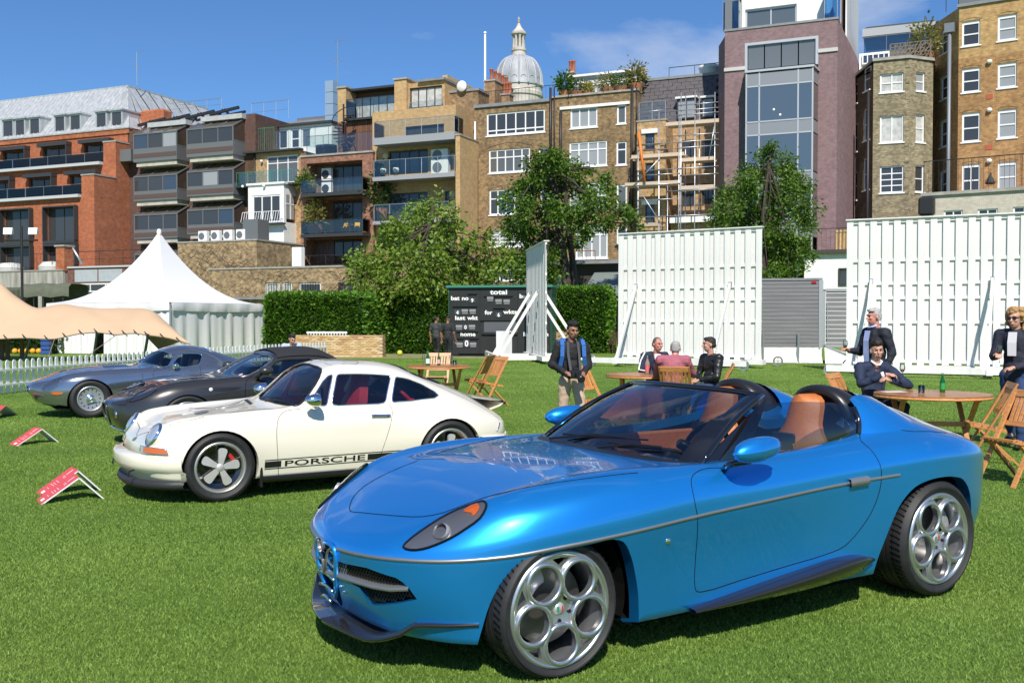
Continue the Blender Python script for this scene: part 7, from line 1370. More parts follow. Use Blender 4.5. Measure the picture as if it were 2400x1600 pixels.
def olive_bay():
 b=Bld(FA,Z4(1070,0)[0],'bay_house','olive stock brick house with canted bay and roof terrace trellis',y0=-2.0,zoom=Z4);rt=b.root
 BR=brick_mat('brick_olive',(.37,.31,.19),(.19,.15,.095),(.22,.20,.15),stain=(.07,.055,.04),stain_amt=.4,var=.3);DK=brick_mat('brick_olive_shaded',(.13,.10,.06),(.08,.06,.04),(.1,.09,.07),stain=(.04,.03,.02),stain_amt=.3)  # DK: same olive brick, darkened to paint in the shade on the left return
 x1=b.P(1320,600)[0];zt=b.P(1200,395)[1]
 for i,(yt,yb_,pm,r_)in enumerate(((482,605,PANE_C,2),(758,935,PANE_C,1),(1090,1265,PANE,4))):b.win(1127,1282,yt,yb_,2,r_,0,WHITE,pm,.09,True,.14,'sash_window')
 b.wallm(0,x1,-.5,zt,BR,0,thick=8);xr=b.P(1475,600,1.5)[0]
 yr=1.5;cant=empty('canted_bay_face',(x1,0,0),math.atan2(yr,xr-x1),parent=rt);ln=math.hypot(xr-x1,yr);bb=Bld.__new__(Bld);bb.fr=b.fr;bb.root=cant;bb.holes={};bb.x0=0;bb.y0=0;bb.zoom=b.zoom
 for yt,yb_,pm in((475,600,PANE_B),(750,935,PANE_C),(1085,1260,PANE)):z0_,z1_=b.P(1390,yb_,.7)[1],b.P(1390,yt,.7)[1];bb.winm(ln*.28,ln*.66,z0_,z1_,1,2,0,WHITE,pm,.08,True,.14,'sash_window')
 bb.wallm(.003,ln,-.5,zt,BR,0,thick=3)
 yl=3.4;xl=b.P(930,600,yl)[0];m_=math.hypot(xl,yl);lf=empty('side_return',(xl,yl,0),math.atan2(-yl,-xl),parent=rt);bb=Bld.__new__(Bld);bb.fr=b.fr;bb.root=lf;bb.holes={};bb.x0=0;bb.y0=0;bb.zoom=b.zoom
 for yt,yb_ in((560,690),(820,1005),(1135,1320)):
  z0_,z1_=b.P(960,yb_,3)[1],b.P(960,yt,3)[1];bb.winm(m_*.12,m_*.34,z0_,z1_,1,2,0,WHITE,PANE,.08,True,.12,'sash_window');bb.winm(m_*.60,m_*.86,z0_+.5,z1_+.7,1,2,0,WHITE,PANE,.08,True,.12,'sash_window')
 bb.wallm(0,m_-.003,-.5,zt-.5,DK,0,thick=3)
 b.pipe('drainpipe',PIPE,[(b.P(1052,500,-.1)[0],-.1,zt-2),(b.P(1052,500,-.1)[0],-.1,1)],.10)
 m=MB();m.add([(xl-.1,yl-.1,zt-.5+.003),(-.05,-.12,zt+.003),(x1,-.12,zt+.003),(xr+.1,yr-.1,zt+.003),(xr,8,zt+.003),(xl,8,zt-.5)]+[(xl-.1,yl-.1,zt-.3),(-.05,-.12,zt+.2),(x1,-.12,zt+.2),(xr+.1,yr-.1,zt+.2),(xr,8,zt+.2),(xl,8,zt-.3)],[(6,7,8,9,10,11)]+[(i,i+1,i+7,i+6)for i in range(5)]);m.build('parapet_coping',COPING,rt)
 for k in range(18):
  z=zt-.6-k*1.05;b.box('quoin',BR,x1-.25,x1+.02,-.03,.1,z,z+.45)
 TR=mat('weathered_trellis',(.17,.14,.11),.85);a,c=b.P(1195,330,1.2),b.P(1460,270,1.2);z0_=zt+.2;z1_=b.P(1330,280,1.2)[1];t=empty('trellis',parent=rt)
 for k in range(9):x=a[0]+(c[0]-a[0])*k/8;m=MB();m.beam((x,1.2,z0_),(x,1.2,z1_),.10,.10);m.build('trellis_post',TR,t)
 for k in range(5):z=z0_+(z1_-z0_)*(k+1)/5;m=MB();m.beam((a[0],1.16,z),(c[0],1.16,z),.06,.06);m.build('trellis_rail',TR,t)
 for k in range(12):x=a[0]+(c[0]-a[0])*k/12;m=MB();m.beam((x,1.1,z0_+.2),(x+.5,1.1,z1_),.05,.05);m.build('trellis_slat',TR,t)
 b.box('roof_shed',WHITE2,b.P(990,400,4)[0],b.P(1195,400,4)[0],4,7,zt,b.P(1090,345,4)[1]);b.winm(b.P(1010,400,4)[0],b.P(1190,400,4)[0],b.P(1090,420,4)[1],b.P(1090,355,4)[1],5,1,3.8,WHITE,PANE_S,.09,False,.1,'shed_window',hole=False)
 pot_plant('roof_shrub',b.fr.world(b.x0+b.P(1420,340,2)[0],b.y0+2,zt),2.6,1.8,'straw coloured shrub behind the roof trellis',seed=41,colour=MATS['leaf_straw'],n=260)
 f=Bld(FA,Z4(1030,0)[0],'roof_pavilion','dark slate pavilion with glass balustrade behind the bay house',y0=8,zoom=Z4);X0,X1=f.P(1035,200)[0],f.P(1480,200)[0];za,zb,zc_=f.P(1250,330)[1],f.P(1250,185)[1],f.P(1250,105)[1]
 f.box('pavilion_wall',MIDGREY,X0,X1,0,8,0,zb-.6);f.box('eaves',mat('eaves_pale',(.36,.38,.40),.5),X0-.2,X1+.2,-.8,8,zb-.6+.003,zb);m=MB()
 for k in range(7):z0_=zb+(zc_-zb)*k/7;m=MB();y0_=3.0*k/7;m.box(X0-.1,X1,-.4+y0_,.2+y0_,z0_+.003,z0_+(zc_-zb)/7);m.build('roof_course',mat('roof_dark',(.06,.062,.066),.5,noise=.2,nscale=4),f.root)
 f.rail(X0,X1,-2.5,f.P(1250,335,-2.5)[1],f.P(1250,225,-2.5)[1],STEEL,1.8,glass=glass_mat('tint_balustrade',(.45,.62,.70),.08),r=.02,name='balustrade')
olive_bay()
def right_house():
 b=Bld(FB,Z4(1625,0)[0],'terraced_house','tall orange yellow brick house with white sash windows at right edge',y0=0,zoom=Z4);rt=b.root
 B1=brick_mat('brick_orange_yellow',(.56,.345,.13),(.40,.225,.08),(.42,.36,.26),stain=(.20,.11,.05),stain_amt=.35,var=.22);B2=brick_mat('brick_orange_brown',(.47,.255,.09),(.30,.15,.055),(.36,.29,.21),stain=(.14,.075,.035),stain_amt=.4,var=.25)
 x1=b.P(2300,600)[0]+6;zt=b.P(1850,20)[1];zm=b.P(1850,362)[1]
 for i,(ya,yb_,yc,yd)in enumerate(((135,300,95,265),(445,605,410,575),(738,930,715,905),(1075,1280,1060,1250))):
  for j,(xa,xb,p,q)in enumerate(((1665,1785,ya,yb_),(1900,2025,yc,yd),(2150,2270,yc-32,yd-32))):
   b.win(xa,xb,p,q,1 if not(i==3 and j==0)else 2,2,0,WHITE,PANE if j==0 else PANE_B,.11,True,.14,'sash_window',arch=.12)
   x0_,x1_,z0_,z1_=b.rect(xa,xb,p,q);m=MB();P=[]
   for t in np.linspace(0,1,9):x=x0_-.12+(x1_-x0_+.24)*t;zz=z1_+.02+.14*math.sin(math.pi*t);P.append([(x,-.025,zz),(x,-.025,zz+.36)])
   m.grid(P);m.grid([[r[1],(r[1][0],0,r[1][2])]for r in P]);m.build('window_arch',B2 if i else B1,rt)
 b.wallm(0,x1,zm,zt,B1,0,thick=10,name='upper_wall');b.wallm(0,x1,-.5,zm-.003,B2,0,thick=10,name='lower_wall');b.box('parapet_coping',LEAD,-.1,x1,-.12,.4,zt+.003,zt+.2)
 yl=3.2;xl=b.P(1475,600,yl)[0];m_=math.hypot(xl,yl);lf=empty('side_return',(xl,yl,0),math.atan2(-yl,-xl),parent=rt);bb=Bld.__new__(Bld);bb.fr=b.fr;bb.root=lf;bb.holes={};bb.x0=0;bb.y0=0;bb.zoom=b.zoom
 for yt,yb_ in((185,345),(490,645),(780,960),(1110,1290)):z0_,z1_=b.P(1545,yb_,1.5)[1],b.P(1545,yt,1.5)[1];bb.winm(m_*.30,m_*.70,z0_,z1_,1,2,0,WHITE,PANE,.1,True,.14,'sash_window',arch=.1)
 bb.wallm(0,m_-.003,zm,zt,B1,0,thick=3,name='upper_wall');bb.wallm(0,m_-.003,-.5,zm-.003,B2,0,thick=3,name='lower_wall')
 x=b.P(1582,500,-.15)[0];b.pipe('drainpipe',mat('lead_pipe',(.20,.22,.25),.5,.3),[(x,-.2,zt-1.6),(x,-.2,1)],.12);b.box('hopper_head',MATS['lead_pipe'],x-.3,x+.3,-.4,0,zt-1.6,zt-1.0)
 b.box('roof_storey',MIDGREY,b.P(1640,0,3)[0],x1,3,9,zt,zt+4);b.rail(-1.0,b.P(1640,0,1)[0],1.2,zt+.2,zt+1.6,PIPE,1.4,r=.035,name='roof_rail')
 for px,py in((1845,635),(1840,968)):xx,zz=b.P(px,py);b.box('air_brick',mat('air_brick_red',(.40,.10,.05),.8),xx-.2,xx+.2,-.03,-.003,zz-.16,zz+.16)
 for px,py in((1845,405),(1845,722),(1843,1055)):xx,zz=b.P(px,py,-.1);m=MB();m.ball((xx,-.12,zz),(.18,.14,.14),8,6);m.build('vent_cowl',WHITE2,rt,smooth=True)
 e=Bld(FB,Z4(1395,0)[0],'extension','low pale brick extension with black iron balcony rail',y0=-5.5,zoom=Z4);PB=brick_mat('brick_pale',(.58,.53,.45),(.50,.45,.37),(.36,.33,.29),stain=(.34,.29,.23),stain_amt=.3,var=.1);ro=e.root;X1=e.P(2400,1300)[0];z1_=e.P(1800,1265)[1]
 for xa,xb,yt in((1545,1670,1380),(1768,1900,1370),(2000,2150,1355)):e.win(xa,xb,yt,yt+130,2,1,0,WHITE,PANE,.09,True)
 e.wallm(0,X1,-.5,z1_,PB,0,thick=5.3);e.box('roof_coping',COPING,-.05,X1,-.15,.3,z1_+.003,z1_+.2);e.rail(e.P(1415,1200,.4)[0],X1,.4,z1_+.2,z1_+2.2,PIPE,2.4,bars=.28,r=.03)
 v=MB();xx,zz=e.P(1435,1350,-.4);v.bbox(xx-.45,xx+.45,-.8,-.1,zz-.6,zz+.5,.1);v.tube([(xx,-.4,zz-.6),(xx,-.4,zz-2.5)],.16,8);v.build('extract_vent',PIPE,ro)
 m=MB();xx,zz=e.P(1843,1150,4.0);m.tube([(xx,4.9,zz),(xx,4.6,zz+.2)],.05,6);m.lathe([(.05,.5),(.3,.0),(.28,-.1)],10,'z',(xx,4.5,zz-.4));m.build('wall_lantern',PIPE,ro)
 w=Bld(FA,1885,'terrace_wall','white rendered terrace wall with black rails and log stack',y0=-9,zoom=None);X0,X1=w.P(1885,600)[0],w.P(2010,600)[0]+3;z1_=w.P(1940,595)[1];w.box('wall',WHITE2,X0,X1,0,4,-.5,z1_);w.box('roof_edge',mat('dark_fascia',(.05,.045,.04),.7),X0-.6,X1,-.3,4,z1_+.003,z1_+.25);w.rail(X0,X1,.2,z1_+.25,z1_+1.6,PIPE,2,bars=.25,r=.02)
 for k in range(7):m=MB();x=X0+1.9+k*.2;m.tube([(x,.5,z1_+.25),(x+rng.uniform(-.05,.05),.5,z1_+1.5)],.09,7);m.build('log',wood_mat('split_log',(.60,.42,.20),(.42,.27,.11),.8,(4,4,2)),w.root)
 w.winm(w.P(1965,640)[0],w.P(1965,640)[0]+1.3,z1_-2.0,z1_-.9,1,1,-.13,DKGREY,PANE,.08,False,.1,hole=False)
right_house()
def dome():
 Y=150.0;c=at(1216,230,Y);base=at(1216,240,Y);px=Y/F;ST=mat('portland_stone',(.55,.51,.45),.75,noise=.15,nscale=.6,dirt=(.34,.31,.27));LD=mat('lead_dome',(.40,.41,.43),.55,.1,noise=.22,nscale=.35,dirt=(.25,.265,.285))
 zt=lambda py:at(1216,py,Y).z;o=empty('domed_tower',(c.x,Y,0),0,'grey lead dome with stone lantern and finial behind the rooftops','dome');R0=55.5*px
 m=MB();m.lathe([(R0*.98,zt(300)),(R0*.98,zt(232)),(R0*1.03,zt(230)),(R0*1.03,zt(222)),(R0*.96,zt(218)),(R0*.96,zt(206)),(R0*1.0,zt(204))],48);m.build('drum',ST,o,ang=30)
 pr=[(R0*1.0,zt(206)),(R0*.985,zt(196)),(R0*.955,zt(178)),(R0*.88,zt(163)),(R0*.76,zt(150)),(R0*.60,zt(141)),(R0*.42,zt(136)),(R0*.30,zt(133))];pr=[tuple(p)for p in smooth_loop(pr,4,False)]
 m=MB();m.lathe(pr,48);m.build('dome_shell',LD,o,smooth=True)
 for k in range(16):
  t=2*math.pi*k/16;m=MB();m.tube([(r*1.005*math.cos(t),r*1.005*math.sin(t),z)for r,z in pr],.16,6);m.build('dome_rib',LD,o,smooth=True)
  t+=math.pi/16;q=MB();q.lathe([(0,.0),(.42,0),(.55,-.12)],10,'x',(0,0,0));w=q.build('oculus',mat('oculus_dark',(.10,.11,.12),.5),o);w.location=(R0*.975*math.cos(t),R0*.975*math.sin(t),zt(194));w.rotation_euler=(0,0,t)
 r=16*px;m=MB();m.lathe([(r*1.05,zt(135)),(r*1.0,zt(122)),(r*1.12,zt(121)),(r*1.12,zt(116)),(r,zt(115)),(r,zt(113)),(0,zt(113))],24);m.build('lantern_base',ST,o,ang=30)
 for k in range(8):t=2*math.pi*k/8+.2;m=MB();m.lathe([(.26,zt(113)),(.22,zt(110)),(.20,zt(88)),(.27,zt(84))],10,'z',(r*.72*math.cos(t),r*.72*math.sin(t),0));m.build('lantern_column',ST,o,smooth=True)
 m=MB();m.lathe([(.5,zt(113)),(.5,zt(84))],10);m.build('lantern_core',mat('lantern_shade',(.12,.12,.13),.7),o)
 m=MB();m.lathe([(0,zt(84)),(r*.92,zt(84)),(r*1.12,zt(82)),(r*1.12,zt(78)),(r*.8,zt(73)),(r*.45,zt(66)),(r*.22,zt(58)),(r*.12,zt(54)),(r*.26,zt(52)),(r*.1,zt(49)),(r*.24,zt(47)),(r*.08,zt(44)),(.05,zt(40)),(0,zt(40))],20);m.build('lantern_cap',ST,o,ang=35)
 q=at(1137,190,95.0);f=empty('flagpole',(q.x,95,0),0,'bare white flagpole left of the dome','flagpole');m=MB();zt2=at(1137,78,95).z;m.tube([(0,0,q.z-8),(0,0,zt2)],[.13,.09],8);m.build('pole',WHITE,f,smooth=True);m=MB();m.ball((0,0,zt2),.16,8,6);m.build('finial',WHITE,f,smooth=True)
dome()
# ------------------------------------------------------------------ walls and sheds between the lawn and the houses
def back_walls():
 VB=brick_mat('brick_vine_wall',(.44,.31,.16),(.26,.17,.09),(.30,.25,.19),stain=(.10,.075,.055),stain_amt=.5,var=.45);VINE=mat('bare_vine',(.10,.07,.05),.9)
 def creeper(b,x0,x1,z0,z1,y,n,seed):
  r_=random.Random(seed);m=MB()
  for k in range(n):
   x,z=r_.uniform(x0,x1),r_.uniform(z0,z1);a=r_.uniform(-.6,.6);p=[(x,y-.03,z)]
   for j in range(4):
    x+=r_.uniform(.1,.6)*(1 if k%2 else-1);z+=r_.uniform(-.45,.5)
    if not(x0<x<x1 and z0<z<z1):break
    p.append((x,y-.03,z))
   if len(p)>1:m.tube(p,.008,3,cap=False)
  if m.v:tag(m.build('creeper_stems',VINE,b.root),kind='stuff')
 b=Bld(FA,418,'garden_wall','tall old brick wall overgrown with bare creeper stems','wall',y0=-12);X1=b.P(602,600)[0];z1=b.P(510,567)[1]
 yb_=0
 while b.P(709,600,yb_)[0]>X1 and yb_<14:yb_+=.2
 b.box('wall',VB,0,X1,0,max(4,min(yb_,12)),-.5,z1);b.box('coping',COPING,-.05,X1+.05,-.05,max(4,min(yb_,12)),z1+.003,z1+.12);creeper(b,.1,X1-.1,.5,z1-.1,0,260,5)
 for k in range(4):
  x=b.P(466+k*29.5,560,.6)[0];u=empty('condenser',parent=b.root);m=MB();m.bbox(x,x+.82,.5,.9,z1+.12,z1+.95,.03);m.build('casing',WHITE,u);m=MB();m.lathe([(0,-.02),(.27,-.02),(.29,0)],16,'y',(x+.35,.5,z1+.54));m.build('fan',MIDGREY,u)
 b.box('tank',MIDGREY,b.P(577,560,1)[0],b.P(612,560,1)[0],.6,2,z1+.12,z1+1.7)
 c=Bld(FA,490,'garden_wall','low brick wall with barred white windows above the hedge','wall',y0=-15);X1=c.P(1075,640)[0];z1=c.P(700,628)[1]
 for xa,xb,pm,cl in((621,655,PANE_C,1),(660,684,PANE_C,1),(700,752,PANE,1),(792,830,PANE,1),(1008,1060,PANE,2)):
  o=c.win(xa,xb,662,694,cl,1,0,WHITE if xa<780 else DKGREY,pm,.12,True);x0_,x1_,z0_,z1_=c.rect(xa,xb,662,694)
  for k in range(int((x1_-x0_)/.22)):m=MB();m.tube([(x0_+.12+.22*k,-.02,z0_),(x0_+.12+.22*k,-.02,z1_)],.016,4);m.build('window_bar',PIPE,o)
 c.wallm(0,X1,-.5,z1,VB,0,thick=1);c.box('coping',COPING,-.05,X1,-.06,1.02,z1+.003,z1+.12);creeper(c,.1,X1-.1,.5,z1-.1,0,420,6);c.box('ledge',LEAD,.0,X1,-.25,-.003,c.P(560,697)[1]-.15,c.P(560,697)[1])
 u=empty('condenser',parent=c.root);x=c.P(697,610,1)[0];m=MB();m.bbox(x,x+.8,.3,.8,z1+.12,z1+1.5,.04);m.build('casing',WHITE2,u)
 d=Bld(FA,-60,'concrete_wall','streaked concrete parapet wall below the red brick block','wall',y0=RBYA-5);CO=streak_mat('stained_concrete',(.48,.46,.42),(.22,.20,.18),.9,0,2.5,.35);X1=d.P(147,640)[0];z1=d.P(70,636)[1];d.box('wall',CO,0,X1,0,2,-.5,z1);d.box('coping',COPING,-.05,X1+.05,-.06,2.05,z1+.003,z1+.1);d.rail(0,X1,.5,z1+.1,z1+1.6,PIPE,2,bars=.35,r=.02,name='wall_rail')
 for px in(20,118):x=d.P(px,625,1)[0];m=MB();m.lathe([(.0,0),(1.1,0),(1.15,.35),(.8,.75),(0,.85)],18,'z',(x,1.2,z1+.1));m.build('skylight_dome',mat('skylight',(.5,.5,.47),.6),d.root,ang=40)
 e=Bld(FA,147,'plant_shed','grey panelled shed roof beside the red brick block','shed',y0=RBYA-4.5);BRD=brick_mat('brick_dull_red',(.20,.085,.06),(.15,.065,.05),(.2,.16,.13));X1=e.P(330,640)[0];z1=e.P(240,627)[1];e.box('wall',BRD,0,X1,0,4,-.5,z1);e.box('coping',MATS['pale_coping'],-.05,X1,-.12,4,z1+.003,z1+.15)
 for k in range(2):xa,xb=e.P(176+k*56,640)[0],e.P(230+k*58,640)[0];e.box('wall_panel',mat('panel_blue_grey',(.40,.42,.45),.5,noise=.1,nscale=2),xa,xb-.06,-.05,-.003,e.P(230,660)[1],z1-.15)
 e.winm(e.P(178,665)[0],e.P(285,665)[0],e.P(230,684)[1],e.P(230,664)[1],3,1,-.15,WHITE,PANE,.1,False,.1,hole=False);e.box('brick_pier',MATS['brick_red'],-.3,.7,-.4,.6,z1-.2,z1+1.9);e.box('pier_cap',COPING,-.4,.8,-.5,.7,z1+1.9+.003,z1+2.05)
 e.rail(.8,X1,.8,z1+.15,z1+1.5,PIPE,2.4,r=.03,mid=1,name='roof_rail');q=MB();xx=e.P(175,610,.5)[0];q.tube([(xx-1.2,.5,z1+1.9),(xx-.2,.5,z1+1.8),(xx+.9,.5,z1+.4)],.11,8);q.build('extract_duct',STEEL,e.root,smooth=True)
 g=ground(118,790);Y=58.0;c0=at(70,676,Y);c1=at(188,676,Y);GRN=mat('olive_canvas',(.10,.11,.075),.85,noise=.2,nscale=3);o=empty('canvas_lorry',((c0.x+c1.x)/2,Y,0),-.1,'olive lorry with canvas tilt parked behind the white marquee','lorry');w=(c1.x-c0.x);zt=at(100,666,Y).z
 m=MB();rows=[]
 for k in range(9):
  x=-w/2+w*k/8;sg=-.05*math.sin(k*math.pi/2);rows.append([(x,-1.1,zt-.75+sg),(x,-1.1,zt-.2+sg),(x,-.8,zt+sg),(x,.8,zt+sg),(x,1.1,zt-.2),(x,1.1,zt-1.5)])
 m.grid(rows);m.build('canvas_tilt',GRN,o,smooth=True);m=MB();m.box(-w/2,w/2,-1.05,1.05,.9,1.15);m.build('load_bed',mat('olive_paint',(.07,.08,.05),.6),o);m=MB();m.bbox(-w/2-1.9,-w/2-.1,-1.0,1.0,.8,zt-.2,.15);m.build('cab',MATS['olive_paint'],o);m=MB();m.box(-w/2-1.6,-w/2-.4,-1.02,-.99,zt-1.0,zt-.45);m.build('cab_window',PANE,o)
 for x in(-w/2-1.0,w/2-.9):
  for y in(-.95,.95):m=MB();m.lathe([(.2,-.15),(.48,-.15),(.52,-.1),(.52,.1),(.48,.15),(.2,.15)],20,'y',(x,y,.52));m.build('wheel',RUBBER,o,ang=40)
 for k in range(5):m=MB();x=-w/2+w*(k+.3)/5;m.tube([(x,-1.0,1.15),(x,-1.0,zt-.3)],.04,5);m.build('tilt_hoop',PIPE,o)
 Y=52.0;p=at(52,690,Y);o=empty('floodlight_mast',(p.x,Y,0),0,'black mast with two white floodlights at far left','floodlight');zt=at(52,530,Y).z;za=at(52,563,Y).z;m=MB();m.tube([(0,0,0),(0,0,zt)],.07,8);m.build('pole',PIPE,o);m=MB();m.tube([(-.85,0,za),(.85,0,za)],.05,6);m.build('crossbar',PIPE,o)
 for sx in(-.68,.62):
  m=MB();m.add([(sx-.22,-.12,za+.3),(sx+.22,-.12,za+.3),(sx+.24,-.05,za+.65),(sx-.24,-.05,za+.65),(sx-.18,.2,za+.32),(sx+.18,.2,za+.32),(sx+.18,.2,za+.6),(sx-.18,.2,za+.6)],[(0,1,2,3),(5,4,7,6),(1,5,6,2),(4,0,3,7),(3,2,6,7),(4,5,1,0)]);m.build('lamp_head',mat('lamp_white',(.75,.78,.75),.3),o);m=MB();m.tube([(sx,0,za),(sx,.05,za+.35)],.04,6);m.build('lamp_bracket',PIPE,o)
 f=Bld(FA,1270,'lean_to','dark low sheds with grey roof behind the hedge','shed',y0=-17);X1=f.P(1460,640)[0];z1=f.P(1360,620)[1];f.box('wall',mat('shed_dark',(.045,.035,.03),.8),0,X1,0,5,-.5,z1);f.box('shed_roof',LEAD,-.2,X1,-.6,5,z1+.003,z1+.2);f.winm(f.P(1295,650)[0],f.P(1350,650)[0],f.P(1320,680)[1],f.P(1320,645)[1],2,1,-.14,WHITE2,PANE,.09,False,.1,hole=False)
 m=MB();a,c_,d_=f.P(1375,690,-2),f.P(1440,690,-2),f.P(1400,636,0);m.add([(a[0],-3,a[1]),(c_[0]+1,-3,a[1]),(c_[0]+1,0,d_[1]),(f.P(1395,636)[0],0,d_[1])],[(0,1,2,3)]);m.add([(a[0],-3,a[1]-.12),(c_[0]+1,-3,a[1]-.12),(c_[0]+1,-3,a[1]),(a[0],-3,a[1])],[(0,1,2,3)]);m.build('porch_roof',mat('felt_roof',(.16,.19,.18),.8),f.root)
 f.rail(f.P(1335,600,1)[0],f.P(1395,600,1)[0],1,z1+.2,f.P(1360,588,1)[1],wood_mat('terracotta_rail',(.35,.12,.05),(.25,.08,.03)),1.5,bars=.25,r=.03,name='deck_rail')
back_walls()
# ------------------------------------------------------------------ hedges
def hedge(name,pts,h,label,seed,n,m):
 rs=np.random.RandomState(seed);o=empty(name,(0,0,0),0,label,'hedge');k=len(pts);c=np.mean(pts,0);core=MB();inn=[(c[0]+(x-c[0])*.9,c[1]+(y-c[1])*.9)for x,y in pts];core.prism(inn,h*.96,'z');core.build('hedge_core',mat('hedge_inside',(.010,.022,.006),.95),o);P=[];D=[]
 A=np.array(pts);E=np.roll(A,-1,0)-A;Ln=np.linalg.norm(E,axis=1);per=Ln.sum();area=.5*abs(sum(A[i,0]*A[(i+1)%k,1]-A[(i+1)%k,0]*A[i,1]for i in range(k)));ori=np.sign(sum(A[i,0]*A[(i+1)%k,1]-A[(i+1)%k,0]*A[i,1]for i in range(k)));tot=per*h+area
 for i in range(k):
  q=int(n*Ln[i]*h/tot);t=rs.rand(q);z=rs.rand(q)*h;nn=np.array([E[i,1],-E[i,0]])/Ln[i]*ori;bul=(.05*np.sin(z*3+t*Ln[i]*1.7)+rs.randn(q)*.05)[:,None];xy=A[i]+E[i]*t[:,None]+nn*bul;P.append(np.c_[xy,z]);D.append(np.c_[np.tile(nn,(q,1)),np.full(q,.35)])
 q=int(n*area/tot);lo,hi=A.min(0),A.max(0);t=rs.rand(q*2,2)*(hi-lo)+lo;t=np.array([p for p in t if inpoly(p[0],p[1],[tuple(a)for a in A])])[:q];P.append(np.c_[t,h+rs.randn(len(t))*.05]);D.append(np.tile([0,0,1.],(len(t),1)))
 P=np.concatenate(P);D=np.concatenate(D);leaves('foliage',P,.16,m,o,seed,dirs=D);return o
HL=leaf_mat('leaf_hedge',(.035,.12,.008),(.17,.33,.03),.3)
def hx(px,Y):return(px-1200)/F*Y
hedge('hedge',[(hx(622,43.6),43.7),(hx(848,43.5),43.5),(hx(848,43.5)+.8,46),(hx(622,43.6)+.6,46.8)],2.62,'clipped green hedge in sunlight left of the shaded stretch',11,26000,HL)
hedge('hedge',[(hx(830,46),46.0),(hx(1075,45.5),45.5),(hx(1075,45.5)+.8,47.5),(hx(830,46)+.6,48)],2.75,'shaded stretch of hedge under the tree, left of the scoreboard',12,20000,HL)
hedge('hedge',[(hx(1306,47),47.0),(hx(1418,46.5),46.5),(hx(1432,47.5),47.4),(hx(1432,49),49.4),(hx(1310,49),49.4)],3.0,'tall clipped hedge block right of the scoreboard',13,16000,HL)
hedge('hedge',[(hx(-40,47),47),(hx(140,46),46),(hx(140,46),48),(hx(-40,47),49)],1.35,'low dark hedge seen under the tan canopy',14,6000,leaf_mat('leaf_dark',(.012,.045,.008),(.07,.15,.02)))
# ------------------------------------------------------------------ trees
def tree(name,label,trunk,clumps,nleaf,leaf,m,bark,seed,rbase=.22,stems=1):
 rs=np.random.RandomState(seed);base=trunk[0];o=empty(name,base,0,label,'tree');b0=Vector(base);t=[Vector(p)-b0 for p in trunk]
 tb=MB();sp=[Vector(p)for p in smooth_loop(t,5,False)];tb.tube(sp,[rbase*(1-.6*i/(len(sp)-1))for i in range(len(sp))],8)
 for s_ in range(1,stems):tb.tube([p+Vector((.3*s_*(i/len(sp))+.35*s_,.1*s_,0))for i,p in enumerate(sp)],[rbase*.75*(1-.6*i/(len(sp)-1))for i in range(len(sp))],7)
 P=[];DD=[]
 for(c,r)in clumps:
  c=Vector(c)-b0;st=sp[int(len(sp)*(.45+.5*rs.rand()))-1];mid=st.lerp(c,.5)+Vector((rs.uniform(-.4,.4),rs.uniform(-.4,.4),rs.uniform(.1,.6)));q=[Vector(p)for p in smooth_loop([st,mid,c],5,False)];tb.tube(q,[rbase*.30*(1-.75*i/(len(q)-1))for i in range(len(q))],6)
  for k in range(5):
   d=Vector(rs.randn(3));d.normalize();e=c+d*r*.9;tb.tube([c,c.lerp(e,.5)+Vector((0,0,.1)),e],[rbase*.11,rbase*.07,rbase*.03],4)
  n=int(nleaf*r*r);sub=rs.randn(10,3);sub/=np.linalg.norm(sub,axis=1)[:,None];sub*=(r*(.45+.55*rs.rand(10)))[:,None];idx=rs.randint(0,10,n);off=rs.randn(n,3)*(r*.31);pos=np.array(c)+sub[idx]*[1,1,.85]+off;P.append(pos);dd=sub[idx]/r;dd[:,2]-=.5;DD.append(dd)
 tb.build('trunk',bark,o,smooth=True);leaves('crown',np.concatenate(P),leaf,m,o,seed,dirs=np.concatenate(DD)*.9);return o
BARK=mat('bark',(.055,.042,.032),.9,noise=.35,nscale=6,bump=.5,bscale=20)
def CL(l,Y,seed,dy=2.0):
 r_=random.Random(seed);return[(at(x,y,Y+(d[0]if d else r_.uniform(-dy,dy))),r*Y/F)for x,y,r,*d in l]
Y1=48.5
tree('maple_tree','broad young tree with bright green leaves above the hedge',[at(1004,745,Y1)*1-Vector((0,0,at(1004,745,Y1).z)),at(1004,690,Y1),at(1000,620,Y1),at(1010,540,Y1),at(1015,480,Y1)],CL([(1012,482,34),(985,520,42),(1045,520,40),(935,560,44),(1000,570,48),(1065,575,40),(880,605,42,-2.0),(940,625,50,-2.5),(1010,630,52,-2.6),(1085,625,44),(1135,560,24),(1140,610,42),(1185,620,34),(850,650,36,-2.2),(905,668,40,-2.8),(970,672,40,-3.0),(1040,662,36,-2.4),(1100,655,34),(1160,655,28),(868,690,20,-2.6),(830,610,18)],Y1,2),800,.22,leaf_mat('leaf_maple',(.07,.16,.014),(.30,.40,.06),.4),BARK,31,.20)
Y2=53.0
